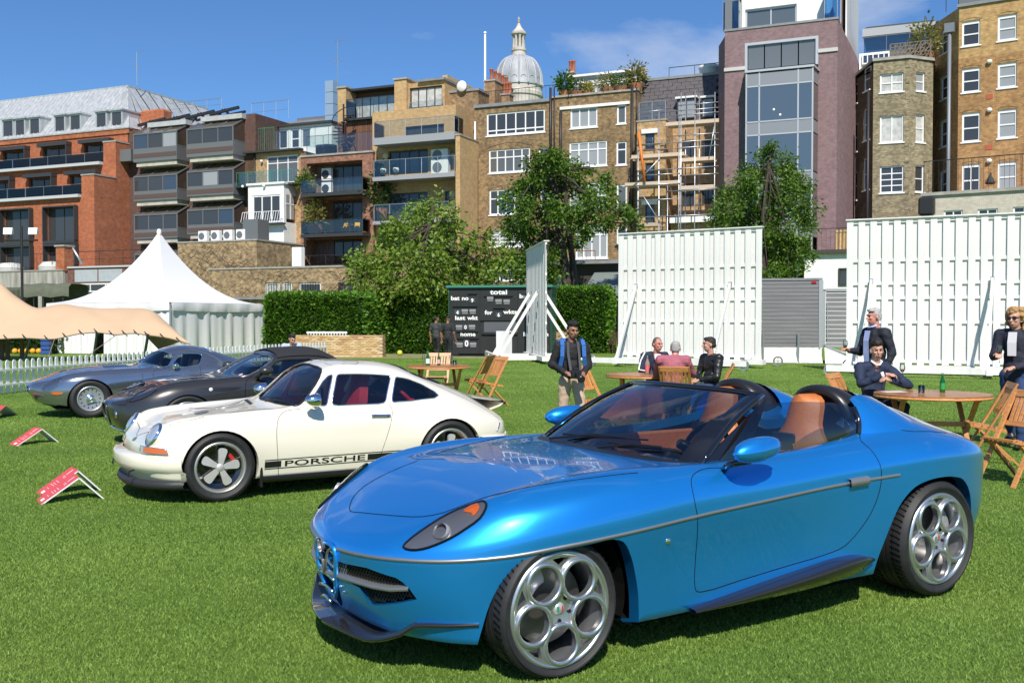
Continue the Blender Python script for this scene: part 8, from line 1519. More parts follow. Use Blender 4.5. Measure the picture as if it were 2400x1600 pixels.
tree('tree','tall dark tree with drooping branches behind the narrow white screen',[at(1335,745,Y2)*1-Vector((0,0,at(1335,745,Y2).z)),at(1330,680,Y2),at(1320,600,Y2),at(1305,500,Y2),at(1300,420,Y2),at(1295,370,Y2)],CL([(1290,362,30),(1225,530,30),(1280,590,26),(1345,560,24),(1410,520,24),(1300,400,30),(1255,395,34),(1320,400,36),(1365,395,20),(1240,440,38),(1300,445,42),(1360,440,36),(1425,430,24),(1210,490,34),(1265,500,40),(1330,495,40),(1395,480,34),(1450,500,26),(1200,545,30),(1250,560,36),(1310,560,30),(1230,610,34),(1215,650,26),(1290,630,26),(1480,525,22),(1370,530,26),(1275,660,22)],Y2,32,2.5),1500,.185,leaf_mat('leaf_dark_tree',(.028,.085,.008),(.16,.27,.03),.35),BARK,32,.30,2)
Y3=56.0
tree('tree','dark leafy tree in front of the purple tower glass',[at(1800,745,Y3)*1-Vector((0,0,at(1800,745,Y3).z)),at(1795,680,Y3),at(1785,590,Y3),at(1790,480,Y3),at(1800,400,Y3),at(1815,340,Y3)],CL([(1808,350,24),(1785,390,34),(1835,390,32),(1760,430,36),(1815,440,42),(1870,435,34),(1715,460,32),(1700,500,34),(1760,490,40),(1830,495,44),(1885,490,32),(1720,535,30),(1790,545,36),(1850,550,38),(1895,520,22),(1830,600,36),(1880,600,24),(1850,640,28),(1740,570,22),(1800,640,20)],Y3,33,2.5),1500,.185,MATS['leaf_dark_tree'],BARK,33,.22,1)
# path of bare earth along the hedge, with a bit of rough grass
pt=MB();pt.add([(hx(560,41),41.0,.004),(hx(1290,41),40.6,.004),(hx(1300,46),46,.004),(hx(560,46),46,.004)],[(0,1,2,3)]);tag(pt.build('path',mat('trodden_earth',(.26,.22,.12),.95,noise=.3,nscale=1.5,dirt=(.12,.17,.05)),fix=False),kind='structure')
# ------------------------------------------------------------------ low brick planter
def planter():
 p0=ground(681,836);p1=ground(903,837);d=(p1-p0);ln=d.length;o=empty('brick_planter',p0,math.atan2(d.y,d.x),'low yellow brick planter wall in front of the hedge','wall');H_=.93;dep=.55;bw,bh=.235,.0715;n=int(ln/bw);nr=13
 core=MB();core.box(.02,n*bw-.02,.02,dep-.02,0,nr*bh-.01);core.build('mortar_core',mat('mortar',(.42,.37,.29),.9),o)
 ms=[mat('planter_brick_a',(.60,.42,.20),.85,noise=.15,nscale=14),mat('planter_brick_b',(.52,.34,.15),.85,noise=.2,nscale=14),mat('planter_brick_c',(.66,.50,.28),.85,noise=.15,nscale=14),mat('planter_brick_d',(.44,.25,.12),.85,noise=.2,nscale=14)]
 full=[]
 for m_ in ms:q=MB();q.bbox(0,bw-.012,0,.10,0,bh-.012,.004);full.append(q.mesh('brick',m_))
 r_=random.Random(2)
 for j in range(nr):
  for i in range(n):
   off=bw/2 if j%2 else 0;x=i*bw+off
   if x+bw>n*bw+.01:continue
   shared('brick',full[r_.choice((0,0,1,1,2,3))],o,(x,-.006+r_.uniform(-.003,.003),j*bh+.004))
  for i in range(2):shared('brick',full[r_.choice((0,1,2,3))],o,(n*bw-.094,i*bw+.01+(.05 if j%2 else 0),j*bh+.004),(0,0,math.pi/2)).location.x=n*bw+.004
 b=empty('garden_bench',(at(766,778,43.2).x,43.25,0),.03,'white bench top showing above the brick planter','bench');m=MB();w=1.75;m.box(-w/2,w/2,-.06,.0,.98,1.06);m.build('top_rail',WHITE,b)
 for k in range(14):m=MB();x=-w/2+.06+(w-.12)*k/13;m.box(x-.02,x+.02,-.05,-.01,.5,.978);m.build('slat',WHITE,b)
 m=MB();m.box(-w/2,w/2,-.5,-.06,.42,.46);m.build('seat',WHITE,b)
 for sx in(-w/2+.05,w/2-.05):
  for y in(-.46,-.03):m=MB();m.box(sx-.03,sx+.03,y-.03,y+.03,0,.418);m.build('leg',WHITE,b)
planter()
# ------------------------------------------------------------------ scoreboard cabin
def scoreboard():
 fr=Frame((hx(1053,43),43.0),12);b=Bld(fr,1053,'scoreboard','black cricket scoreboard cabin with white lettering on wheels','scoreboard');rt=b.root;ZS=lambda x,y:(1000+x/7.128,640+y/7.128);b.zoom=ZS
 X1=b.P(2062,700)[0];z1=b.P(1200,240)[1];z0=b.P(1200,1345)[1];BK=mat('board_black',(.016,.017,.016),.55,noise=.25,nscale=3);GR=mat('board_green',(.02,.10,.065),.5);WH=mat('letter_white',(.82,.82,.80),.6);GY=mat('plate_grey',(.16,.165,.17),.6)
 q=b.box('front_panel',BK,0,X1,0,.06,z0,z1);
 for k in range(9):zz=z0+(z1-z0)*k/9;b.box('side_board',GR,X1-.02,X1+.02,.062,1.5,zz+.01,zz+(z1-z0)/9-.01)
 b.box('cabin_shell',GR,.01,X1-.022,.062,1.5,z0,z1-.01);b.box('roof',mat('roof_green',(.04,.20,.14),.5),-.1,X1+.12,-.12,1.6,z1+.003,z1+.10);b.box('corner_trim',GR,-.03,-.003,-.02,.08,z0,z1);b.box('corner_trim',GR,X1+.022,X1+.05,-.02,.06,z0,z1)
 for px in(890,1520):x=b.P(px,700)[0];b.box('panel_joint',mat('joint_black',(.004,.004,.004),.8),x-.008,x+.008,-.004,-.001,z0,z1)
 for txt,cx,base,h,tw in(('bat',475,450,62,142),('no',642,450,62,110),('total',1205,352,72,285),('bat',1620,415,62,145),('last',556,778,62,170),('wkt',766,778,62,178),('for',1032,688,62,128),('wkts',1396,678,62,230),('home',688,1050,62,250),('last',1700,1050,62,175),('man',1930,1050,62,205)):
  me=text_mesh(txt,1.0,.028,'CENTER');x,z=b.P(cx,base,-.01);s_=abs(b.P(cx,base-h,-.01)[1]-z)/.66;w=max(v.co.x for v in me.vertices)-min(v.co.x for v in me.vertices)
  sx=(b.P(cx+tw/2,base)[0]-b.P(cx-tw/2,base)[0])/w
  me.materials.clear();me.materials.append(WH);o=link_mesh('lettering',me,rt);o.location=(x,-.006,z);o.rotation_euler=(math.pi/2,0,0);o.scale=(sx,s_,1)
 def plate_(cx,cy,w=95,h=75,num=None,m=GY,drop=0):
  x0_,x1_,za,zb=b.rect(cx-w/2,cx+w/2,cy-h/2,cy+h/2);o=b.box('number_plate',m,x0_,x1_,-.03,-.004,za,zb,bevel=.004)
  if num:
   me=text_mesh(num,1.0,.03,'CENTER');me.materials.clear();me.materials.append(WH);t=link_mesh('numeral',me,rt);t.location=((x0_+x1_)/2,-.034,za+(zb-za)*.08);t.rotation_euler=(math.pi/2,0,0);s_=(zb-za)*1.15;t.scale=(s_*.9,s_,1)
  else:b.box('plate_flap',mat('flap_grey',(.24,.245,.25),.55),x0_-.01,x1_+.01,-.05,-.032,(za+zb)/2,zb+.01)
 NP=mat('numeral_plate',(.05,.06,.075),.5)
 for cx,cy,n_ in((765,455,'9'),(518,655,'4'),(642,645,None),(772,645,None),(1065,435,None),(1205,480,None),(1340,485,None),(1205,695,'6'),(545,908,None),(652,900,'0'),(762,905,None),(555,1200,None),(670,1170,'0'),(780,1200,None)):
  plate_(cx,cy,98,120 if n_ and cy>1100 else 78,n_,NP if n_ else GY)
 for xa,xb,py in((690,845,340),(440,845,550),(960,1440,378),(1110,1305,580),(510,865,1085),(900,1520,785),(500,860,970),(1570,1660,600)):x0_,x1_,za,zb=b.rect(xa,xb,py-7,py+7);b.box('shelf_rail',BK,x0_,x1_,-.07,-.002,za,zb)
 x0_,x1_,za,zb=b.rect(960,1520,815,985);b.box('window_recess',mat('dusty_glass',(.10,.105,.115),.3),x0_,x1_,-.02,-.002,za,zb);b.box('window_sill',BK,x0_-.1,x1_,-.09,-.002,za-.09,za-.003)
 b.box('chassis',BK,.1,X1-.1,.1,1.4,z0-.12,z0-.003)
 for px in(478,1930):
  x=b.P(px,1350,.1)[0];w=empty('wheel',(x,.1,.34),parent=rt);m=MB();m.lathe([(.16,-.1),(.30,-.11),(.345,-.08),(.345,.08),(.30,.11),(.16,.1)],28,'y');m.build('tyre',RUBBER,w,ang=40);m=MB();m.lathe([(0,-.06),(.06,-.07),(.10,-.04),(.165,-.05)],20,'y');m.build('hub',mat('rusty_hub',(.28,.16,.12),.7),w)
scoreboard()
# ------------------------------------------------------------------ picket fence
def fence():
 P=[(-11.8,18.2),(-11.05,21.5),(-10.75,23.5),(-10.3,25.6),(-10.0,27.2),(-9.4,31.0),(-8.1,35.5),(-7.15,38.5)];P=[Vector((*p,0))for p in smooth_loop(P,12,False)];o=empty('picket_fence',P[0],0,'white picket fence running behind the parked cars','fence');b0=P[0];WH=mat('fence_white',(.76,.77,.76),.55,noise=.06,nscale=3)
 q=MB();w,h,t=.115,.72,.018;pr=[(-w/2,0),(w/2,0),(w/2,h-.05),(w*.36,h-.018),(w*.16,h-.003),(0,h),(-w*.16,h-.003),(-w*.36,h-.018),(-w/2,h-.05)];q.prism(pr,t,'y',-t/2);me=q.mesh('picket',WH);d=0;acc=0
 for i in range(len(P)-1):
  seg=P[i+1]-P[i];L_=seg.length
  while acc<L_:p=P[i]+seg*(acc/L_)-b0;shared('picket',me,o,(p.x,p.y,.02+rng.uniform(-.008,.008)),(0,rng.uniform(-.012,.012),math.atan2(seg.y,seg.x)));acc+=.225
  acc-=L_
 for z in(.20,.52):
  for k in range(0,len(P)-6,6):r_=MB();r_.tube([p-b0+Vector((.03,-.02,z))for p in P[k:k+7]],.03,4);r_.build('rail',WH,o)
fence()
# ------------------------------------------------------------------ white marquee
def marquee():
 c0=Vector((-15.1,44,0));u=Vector((.35,.937,0));v=Vector((-.937,.35,0));S_=7.0;ez=2.28;o=empty('marquee',c0,0,'white pointed marquee with pleated side walls','tent');PV=mat('white_pvc',(.74,.74,.74),.5,bump=.08,bscale=1.5);top=Vector((S_/2*(u.x+v.x),S_/2*(u.y+v.y),5.85));n=14;m=MB();per=[]
 def pt(a,b):return u*(a*S_)+v*(b*S_)
 edge=[pt(k/n,0)for k in range(n)]+[pt(1,k/n)for k in range(n)]+[pt(1-k/n,1)for k in range(n)]+[pt(0,1-k/n)for k in range(n)];rows=[]
 for t in np.linspace(0,1,17):
  row=[]
  for e in edge+edge[:1]:
   k=1-t;f=k;z=ez+.06+(5.85-ez-.06)*(.10*t+.90*t**2.3 if t<1 else 1);p=Vector((top.x,top.y,0)).lerp(e,k);row.append((p.x,p.y,z))
  rows.append(row)
 m.grid(rows);m.build('canopy',PV,o,smooth=True,ang=35);m=MB();m.lathe([(.10,5.70),(.12,5.84),(.08,5.95),(0,5.98)],12,'z',(top.x,top.y,0));m.build('finial',PV,o,smooth=True)
 cen=Vector((top.x,top.y,0))
 for s_,(a,b)in enumerate(((pt(0,0),pt(1,0)),(pt(1,0),pt(1,1)),(pt(1,1),pt(0,1)),(pt(0,1),pt(0,0)))):
  out=((a+b)/2-cen).normalized();m=MB();rows=[]
  for k in range(33):t=k/32;p=a.lerp(b,t)+out*.06;sw=.035*math.sin(k*.9)+.02*math.sin(k*2.3);rows.append([p+Vector((0,0,ez+.05)),p+out*(.03+sw)+Vector((0,0,ez-.14)),p+out*sw+Vector((0,0,ez-.30-.05*math.sin(math.pi*t)))])
  m.grid(rows);m.build('valance',PV,o,smooth=True)
  rg=[(0,1)]if s_!=3 else[(0,.40),(.475,1)];r_=random.Random(s_)
  for ra,rb in rg:
   m=MB();rows=[]
   for k in range(41):t=ra+(rb-ra)*k/40;p=a.lerp(b,t);pl=.05*math.sin(k*1.55+2*math.sin(k*.31))+(.07 if k%5==0 else 0);rows.append([p+out*(pl*(.4+.6*(1-z/ez))-.02)+Vector((0,0,z))for z in(.02,.5,1.0,1.5,ez)])
   m.grid(rows);m.build('side_wall',PV,o,smooth=True)
 for e in(pt(0,0),pt(1,0),pt(1,1),pt(0,1)):m=MB();m.tube([e,e+Vector((0,0,ez))],.045,8);m.build('corner_post',STEEL,o)
 t0,t1=pt(0,1).lerp(pt(0,0),.40),pt(0,1).lerp(pt(0,0),.475);i_=MB();a=t0+u*1.2;b=t1+u*1.2;i_.quad(a,b,b+Vector((0,0,2)),a+Vector((0,0,2)));i_.build('inner_lining',mat('lining_brown',(.20,.09,.04),.8),o)
marquee()
# ------------------------------------------------------------------ tan stretch canopy
def canopy():
 TAN=mat('tan_fabric',(.53,.37,.235),.75,noise=.06,nscale=.8,bump=.06,bscale=2);edge=[(-260,808,37.5),(-120,800,37.5),(0,794,37.5),(60,792,37.5),(128,794,37.2),(180,783,37.5),(228,779,37.5),(274,784,37.2),(312,781,37.5),(346,785,37.5),(395,792,37.8),(446,806,38)]
 mid=[(-260,760,38.2),(-120,752,38.2),(0,745,38.2),(50,740,38.2),(105,752,38.0),(165,742,38.2),(210,738,38.2),(258,752,38.0),(300,745,38.2),(338,748,38.2),(388,762,38.2),(440,801,38.0)]
 ridge=[(-260,690,39.3),(-120,668,39.3),(-10,657,39.5),(35,692,39.3),(88,722,38.8),(143,712,39.3),(190,718,39.3),(238,723,38.8),(290,722,39.3),(354,727,39.0),(392,757,38.8),(436,798,38.2)]
 back=[(p[0]*.9-20,p[1]+22,40.6)for p in ridge];R_=[]
 for row in(edge,mid,ridge,back):R_.append([at(*p)for p in smooth_loop(row,4,False)])
 o=empty('stretch_tent',(R_[0][20].x,37.5,0),0,'tan stretch fabric canopy on slanting poles at left','tent');b0=o.location.copy();cols=len(R_[0]);G=[]
 for j in range(cols):G.append([Vector(p)-b0 for p in smooth_loop([R_[k][j]for k in range(4)],5,False)])
 m=MB();m.grid([[G[j][i]for j in range(cols)]for i in range(len(G[0]))]);m.build('canopy',TAN,o,smooth=True)
 m=MB();m.tube([G[j][0]for j in range(cols)],.025,5);m.build('edge_rope',mat('rope',(.30,.22,.14),.9),o)
 DK=mat('pole_dark',(.012,.03,.02),.5)
 for px,py,dx in((72,794,-.35),(228,781,-.25),(347,786,-.25),(-80,798,-.3)):p=at(px,py,37.5)-b0;m=MB();m.tube([p+Vector((0,0,.05)),(p.x+dx,p.y+.2,0)],.055,8);m.build('pole',DK,o)
 for px,py,x2 in((128,794,165),(274,784,230),(446,806,460),(0,794,-30)):p=at(px,py,37.2)-b0;e=ground(x2,850)-b0;m=MB();m.tube([p,(p.x+(x2-px)*.016,p.y-2.0,0)],.012,4);m.build('guy_rope',MATS['rope'],o)
 for k in range(6,cols,3):p=G[k][0];m=MB();m.beam(p+Vector((-.12,-.02,.14)),p+Vector((.10,-.03,-.08)),.05,.02);m.build('strap',PIPE,o)
canopy()
# ------------------------------------------------------------------ sightscreens
def screen(o_px,y_px,deg,Y,wpx,zt,label,n,brace,base_h=.28,first=True):
 fr=Frame((hx(o_px,Y),Y),deg);b=Bld(fr,o_px,'sightscreen',label,'screen');rt=b.root;tag(rt,group='cricket sightscreens');W=b.P(wpx,745)[0];WH=streak_mat('screen_white',(.755,.74,.72),(.65,.635,.61),.6,0,5,.5,.25,.55);z0=base_h;pit=W/(n-.45);bw=pit*.56;H_=zt-z0
 q=MB();q.bbox(0,bw,0,.02,0,H_,.003);fm=q.mesh('front_board',WH);q=MB();q.bbox(0,bw,0,.02,0,H_-.12,.003);rm=q.mesh('rear_board',WH)
 for k in range(n):shared('front_board',fm,rt,(k*pit,-.042,z0+rng.uniform(-.006,.006)),(0,rng.uniform(-.002,.002),0))
 for k in range(n-1):shared('rear_board',rm,rt,(k*pit+bw*.89,.030,z0+.05))
 for f in(.012,.28,.44,.54,.707,.975):z=zt-H_*f;b.box('batten',WH,0,W,-.021,.029,z-.045,z+.045)
 b.box('cap_rail',WH,-.03,W+.03,-.09,.11,zt+.012,zt+.05);b.box('base_beam',WH,-.1,W+.1,-.16,.16,.12,z0-.008)
 for x in brace:
  xx=W*x;zt_=z0+H_*.58
  m=MB();m.beam((xx,-.10,zt_),(xx-.05,-1.55,.2),.11,.07,up=(1,0,0));m.build('strut',WH,rt);m=MB();m.beam((xx,.12,zt_),(xx,1.7,.2),.11,.07,up=(1,0,0));m.build('strut',WH,rt)
  m=MB();m.box(xx-.09,xx+.07,-1.75,1.85,.10,.26);m.build('foot_beam',WH,rt);m=MB();m.box(xx-.05,xx+.05,-.14,-.06,zt_-.06,zt_+.06);m.build('bracket',STEEL,rt)
 b.box('front_rail',WH,-.3,W+.1,-1.72,-1.60,.12,.30)
 for x in(-.2,W):
  for y in(-1.66,1.7):w=empty('wheel',(x,y,.17),parent=rt);m=MB();m.lathe([(.13,-.03),(.17,-.035),(.17,.035),(.13,.03)],20,'y');m.build('wheel_rim',STEEL,w);m=MB();m.beam((-.13,0,0),(.13,0,0),.02,.02);m.beam((0,0,-.13),(0,0,.13),.02,.02);m.build('spoke',STEEL,w)
 return b
S1=screen(1450,849,33,35.5,1785,4.60,'white slatted sightscreen in the middle, behind the seated trio',15,(.14,.80))
S2=screen(1984,868,27,30.0,2470,4.55,'white slatted sightscreen at right, behind the standing man',17,(.13,.72))
S3=screen(1236,826,83.6,40.6,1280,4.35,'white slatted sightscreen seen nearly edge on, before the scoreboard',14,(.3,.72))
# ------------------------------------------------------------------ grey trailer
def trailer():
 fr=Frame((hx(1787,36.5),36.5),12);b=Bld(fr,1787,'trailer','grey plank sided trailer between the two large screens','trailer');rt=b.root;X1=b.P(1925,745)[0];z1=b.P(1850,657)[1];z0=b.P(1850,813)[1];GP=streak_mat('grey_plank',(.235,.235,.245),(.15,.15,.16),.6,0,.6,18);n=17
 for k in range(n):za=z0+(z1-z0)*k/n;b.box('plank',GP,-.5,X1,0,.03,za+.006,za+(z1-z0)/n-.006)
 b.box('body',MIDGREY,-.5,X1,.033,2.2,z0,z1);b.box('roof',LEAD,-.55,X1+.03,-.03,2.25,z1+.003,z1+.08);AL=mat('alu_trim',(.62,.63,.64),.35,.7);b.box('corner_post',AL,X1-.09,X1+.06,-.035,.03,z0-.05,z1)
 m=MB();m.box(X1-.35,X1-.18,-.04,-.001,z1-.11,z1-.04);m.build('marker_lamp',mat('red_lens',(.45,.01,.01),.2,coat=1),rt)
 d=empty('entrance',(X1+.06,.25,0),parent=rt);m=MB();w=1.5;m.box(0,w,0,.05,z0-.02,z1-.3)
 for k in range(13):za=z0+(z1-.3-z0)*k/13;q=MB();q.box(.12,w,-.02,.0,za+.01,za+(z1-.3-z0)/13-.008);q.build('door_plank',GP,d)
 q=MB();q.box(.02,.10,-.05,0,z0,z1-.32);q.box(.02,w,-.05,0,z1-.40,z1-.32);q.box(.02,w,-.05,0,z0,z0+.08);q.build('door_frame',AL,d);q=MB();q.tube([(.16,-.1,z0+.3),(.16,-.1,z1-.8)],.02,6);q.build('handle',AL,d)
 SK=mat('skirt_sheet',(.68,.68,.69),.35,bump=.3,bscale=3)
 for xa,xb in((-.4,.6*X1),(.62*X1,X1+.02)):
  m=MB();rows=[]
  for k in range(9):x=xa+(xb-xa)*k/8;rows.append([(x,-.02+.05*math.sin(k*2.2),z0-.01),(x,-.06+.06*math.sin(k*1.7),z0*.5),(x+.03*math.sin(k),-.12+.05*math.sin(k*2.9),.02)])
  m.grid(rows);m.build('skirt',SK,rt,smooth=True)
 for x in(.02,.61*X1):m=MB();m.tube([(x,-.12,0),(x,-.12,z0+.55)],.04,6);m.build('jack',STEEL,rt)
 m=MB();m.beam((X1+.2,-.1,z0),(X1+1.6,-.5,.1),.25,.06);m.build('ramp',AL,rt);m=MB();m.add([(X1+.1,-.2,z0),(X1+1.4,-.3,.3),(X1+1.2,-.6,.02),(X1+.1,-.5,.02)],[(0,1,2,3)]);m.build('ramp_sheet',SK,rt)
trailer()
# ------------------------------------------------------------------ crates and litter behind the narrow screen
def clutter():
 def spot(px,py):return ground(px,py)
 for i,(px,py,w,h,col,lab)in enumerate(((1232,834,.35,.3,(.16,.42,.06),'lime green crate at the foot of the narrow screen'),(1290,833,.4,.45,(.02,.10,.03),'dark green crate right of the narrow screen'),(1296,826,.3,.2,(.20,.55,.08),'bright green crate by the hedge block'))):
  p=spot(px,py);o=empty('crate',p,.3*i,lab,'crate');t=.02;c=mat('crate_%d'%i,col,.5)
  for x0,x1,y0,y1 in((-w/2,w/2,-.15,-.15+t),(-w/2,w/2,.15-t,.15),(-w/2,-w/2+t,-.13,.13),(w/2-t,w/2,-.13,.13)):
   for k in range(3):m=MB();m.box(x0,x1,y0,y1,h*k/3+.01,h*(k+1)/3-.02);m.build('crate_slat',c,o)
  m=MB();m.box(-w/2+t,w/2-t,-.13,.13,0,.02);m.build('crate_base',c,o)
 p=spot(1312,832);o=empty('pallet_stack',p,.5,'leaning wooden pallets beside the hedge block','pallet');WD=wood_mat('pallet_wood',(.50,.34,.19),(.36,.23,.12),.8,(2,10,10))
 for j in range(2):
  for k in range(6):m=MB();m.box(-.45,.45,-.06+j*.2,-.04+j*.2,.05+k*.17,.15+k*.17);s=m.build('pallet_board',WD,o);s.rotation_euler=(.15,.12*(1 if j else-1),0)
  for x in(-.4,0,.38):m=MB();m.box(x,x+.08,-.04+j*.2,.05+j*.2,.03,1.06);s=m.build('pallet_bearer',WD,o);s.rotation_euler=(.15,.12*(1 if j else-1),0)
 p=spot(1216,833);o=empty('rubbish_sack',p,0,'clear sack of rubbish behind the struts of the narrow screen','sack');m=MB();r_=random.Random(4);rows=[]
 for j in range(9):
  ph=math.pi*j/8;rows.append([(.42*math.sin(ph)*math.cos(t)*(1+.15*r_.uniform(-1,1)),.32*math.sin(ph)*math.sin(t),.45-.45*math.cos(ph)+.0)for t in np.linspace(0,2*math.pi,17)])
 m.grid(rows);m.build('sack',mat('clear_plastic',(.48,.50,.50),.3),o,smooth=True);m=MB();m.ball((.1,-.3,.25),(.14,.1,.12),8,6);m.build('contents',mat('sack_blue',(.05,.14,.35),.5),o)
 p=spot(1190,836);o=empty('dust_sheet',p,.1,'pale sheet hung on the struts of the narrow screen','sheet');m=MB();m.grid([[(x,.15*math.sin(x*5),z)for x in np.linspace(-.5,.55,8)]for z in(.02,.4,.8,1.1)]);m.build('sheet',mat('sheet_white',(.66,.67,.68),.6),o,smooth=True)
 for i,(px,py,a)in enumerate(((1392,826,.2),(1405,822,-.3),(1418,822,.5),(1432,820,.15))):p=spot(px,py);o=empty('pink_block',p,a,('pink block nearest the hedge foot','pink block lying second along the hedge foot','pink block lying third along the hedge foot','pink block nearest the middle screen')[i],'block');m=MB();m.bbox(-.28,.28,-.1,.1,.0,.12+.06*(i%2),.01);m.build('block',mat('faded_pink',(.52,.27,.30),.8),o)
 p=spot(937,833);o=empty('ball',p,0,'yellow ball on the earth strip by the hedge','ball');m=MB();m.ball((0,0,.12),.12,14,9);m.build('ball_skin',mat('tennis_yellow',(.55,.60,.05),.6),o,smooth=True)
 p=spot(1443,828);o=empty('garden_chair',p,.3,'dark brown wooden chair standing by the hedge block','chair');DW=mat('dark_wood',(.07,.035,.02),.6)
 for k in range(5):m=MB();m.box(-.24+.1*k,-.18+.1*k,.2,.23,.45,1.0);m.build('slat',DW,o)
 m=MB();m.box(-.27,.27,-.22,.22,.40,.44);m.build('seat',DW,o)
 for x in(-.24,.24):
  for y in(-.2,.2):m=MB();m.box(x-.025,x+.025,y-.025,y+.025,0,.398);m.build('leg',DW,o)
 p=spot(128,829);o=empty('crate_tower',(p.x,45.0,0),0,'stack of blue bottle crates by the marquee wall','crate')
 for k in range(5):m=MB();m.bbox(-.2,.2,-.15,.15,.2*k+.005,.2*k+.18,.02);m.build('crate',mat('crate_blue',(.03,.08,.28),.5),o)
 for k,px in enumerate((5,18,52)):p=ground(px,845);o=empty('wooden_post',p,0,('rough wooden post at the left edge behind the fence','rough wooden post second from the left edge','rough wooden post beside the slanting canopy pole')[k],'post');m=MB();m.box(-.07,.07,-.05,.05,0,.95);m.build('post',mat('old_post',(.10,.07,.05),.9),o)
 for k in range(5):p=ground(35+k*14,829);o=empty('orange_ball',(p.x,p.y,0),0,'orange ball under the tan canopy, %s from the left'%('first','second','third','fourth','fifth')[k],'ball','orange balls under the canopy');m=MB();m.ball((0,0,.13),.13,10,7);m.build('ball_skin',mat('orange_skin',(.75,.35,.03),.6),o,smooth=True)
clutter()
# ------------------------------------------------------------------ folding teak furniture
TEAK=wood_mat('teak',(.62,.29,.10),(.45,.18,.055),.42,(3,16,16));TEAKP=wood_mat('pale_teak',(.66,.40,.22),(.52,.29,.15),.5,(3,16,16));TEAKT=wood_mat('teak_top',(.42,.185,.07),(.31,.125,.045),.3,(2,14,14))
def chair(loc,rz,label,wood=None,fold=0.0):
 W=wood or TEAK;o=empty('folding_chair',loc,rz,label,'chair','teak folding chairs on the lawn');B=lambda n,a,c,w,h,up=(1,0,0):MB().beam(a,c,w,h,up).build(n,W,o);hw=.215
 for sx in(-hw,hw):
  B('leg',(sx,-.24,.0),(sx,.27,.92),.022,.045);B('leg',(sx*.86,.30,.0),(sx*.86,-.17,.46),.022,.042)
 for k in range(7):x=-.165+.055*k;B('slat',(x,.135,.60),(x,.245,.845),.034,.014,(0,1,.4))
 B('back_rail',(-hw,.257,.885),(hw,.257,.885),.024,.075,(0,.4,1));B('back_rail',(-hw,.125,.585),(hw,.125,.585),.024,.05,(0,.4,1))
 for k in range(6):y=-.185+.066*k;B('seat_slat',(-hw+.03,y,.452-.012*k),(hw-.03,y,.452-.012*k),.05,.016,(0,0,1))
 B('stretcher',(-hw,-.19,.10),(hw,-.19,.10),.02,.035);B('stretcher',(-hw*.86,.26,.08),(hw*.86,.26,.08),.02,.035)
 for sx in(-hw+.02,hw-.02):B('seat_bearer',(sx,-.21,.438),(sx,.17,.372),.02,.04)
 return o
def table(loc,rz,rx,ry,label):
 o=empty('garden_table',loc,rz,label,'table','round teak tables on the lawn');h=.73;n=11;edge=lambda y:rx*math.sqrt(max(.02,1-(y/ry)**2))
 for k in range(n):
  ya,yb=-ry+2*ry*k/n+.003,-ry+2*ry*(k+1)/n-.003;s=MB();pts=[]
  for t in np.linspace(0,1,7):y=ya+(yb-ya)*t;pts.append((edge(y),y))
  for t in np.linspace(1,0,7):y=ya+(yb-ya)*t;pts.append((-edge(y),y))
  s.prism(pts,.026,'z',h-.026);s.build('top_slat',TEAKT,o)
 q=MB();q.tube([(rx*.985*math.cos(t),ry*.985*math.sin(t),h-.034)for t in np.linspace(0,2*math.pi,40,endpoint=False)],.018,6,closed=True);q.build('rim',TEAK,o,smooth=True)
 B=lambda n_,a,c,w,h_,up=(0,1,0):MB().beam(a,c,w,h_,up).build(n_,TEAK,o);ex=rx*.62
 for sy in(-ry*.45,ry*.45):
  B('leg',(-ex,sy,h-.06),(ex*.30,sy,0),.03,.055);B('leg',(-ex*.30,sy+.035,0),(-ex*.30+ex*1.3,sy+.035,h-.06),.03,.055)if False else None
 for sx in(-ex,ex):
  B('leg',(sx,-ry*.5,h-.06),(sx*.95,ry*.42,0),.03,.055,(1,0,0));B('leg',(sx*.92,ry*.5,h-.06),(sx*.88,-ry*.42,0),.03,.055,(1,0,0))
  B('bearer',(sx,-ry*.62,h-.055),(sx,ry*.62,h-.055),.035,.05)
 B('stretcher',(-ex,0,.36),(ex,0,.36),.03,.06,(0,0,1));return o
def tab2(*a):
 o=table(*a)
 for c in[c for c in o.children if c.name.startswith('leg')][:2]:bpy.data.objects.remove(c)
 return o
TA=tab2((hx(1028,19.3),19.3,0),.25,.60,.60,'round teak table with bottles at left, behind the white coupe')
TB_=tab2((hx(1515,16.3),16.3,0),-.1,.66,.60,'round teak table with three people sitting round it')
TC=tab2((hx(2187,12.15),12.15,0),-.12,.68,.62,'round teak table at right with green bottle and tumbler')
chair((hx(1025,20.5),20.5,0),-.12,'pale folding chair behind the left table',TEAKP)
chair((hx(1120,19.4),19.6,0),-math.pi/2-.35,'teak folding chair drawn up to the left table on its right')
chair((hx(1148,18.7),18.7,0),math.pi/2+.55-math.pi,'teak folding chair turned side on, nearest the white coupe tail')
chair((hx(1390,15.0),15.0,0),.9,'folding chair half hidden behind the photographer')
chair((hx(1600,14.7),15.1,0),2.75,'empty backed folding chair of the man in the pink jacket')
chair((hx(1680,16.0),16.0,0),-1.75,'folding chair of the man in the black leather jacket')
chair((hx(2005,12.9),13.0,0),.9,'folding chair of the man in the navy jumper')
chair((hx(2330,11.2),11.35,0),-math.pi/2-.25,'teak folding chair at the right edge facing the right table')
chair((hx(2415,9.6),9.9,0),-1.2,'folding chair cut by the right edge of the picture, nearest')
chair((hx(1545,17.1),17.1,0),.1,'folding chair of the man in the navy tracksuit top')
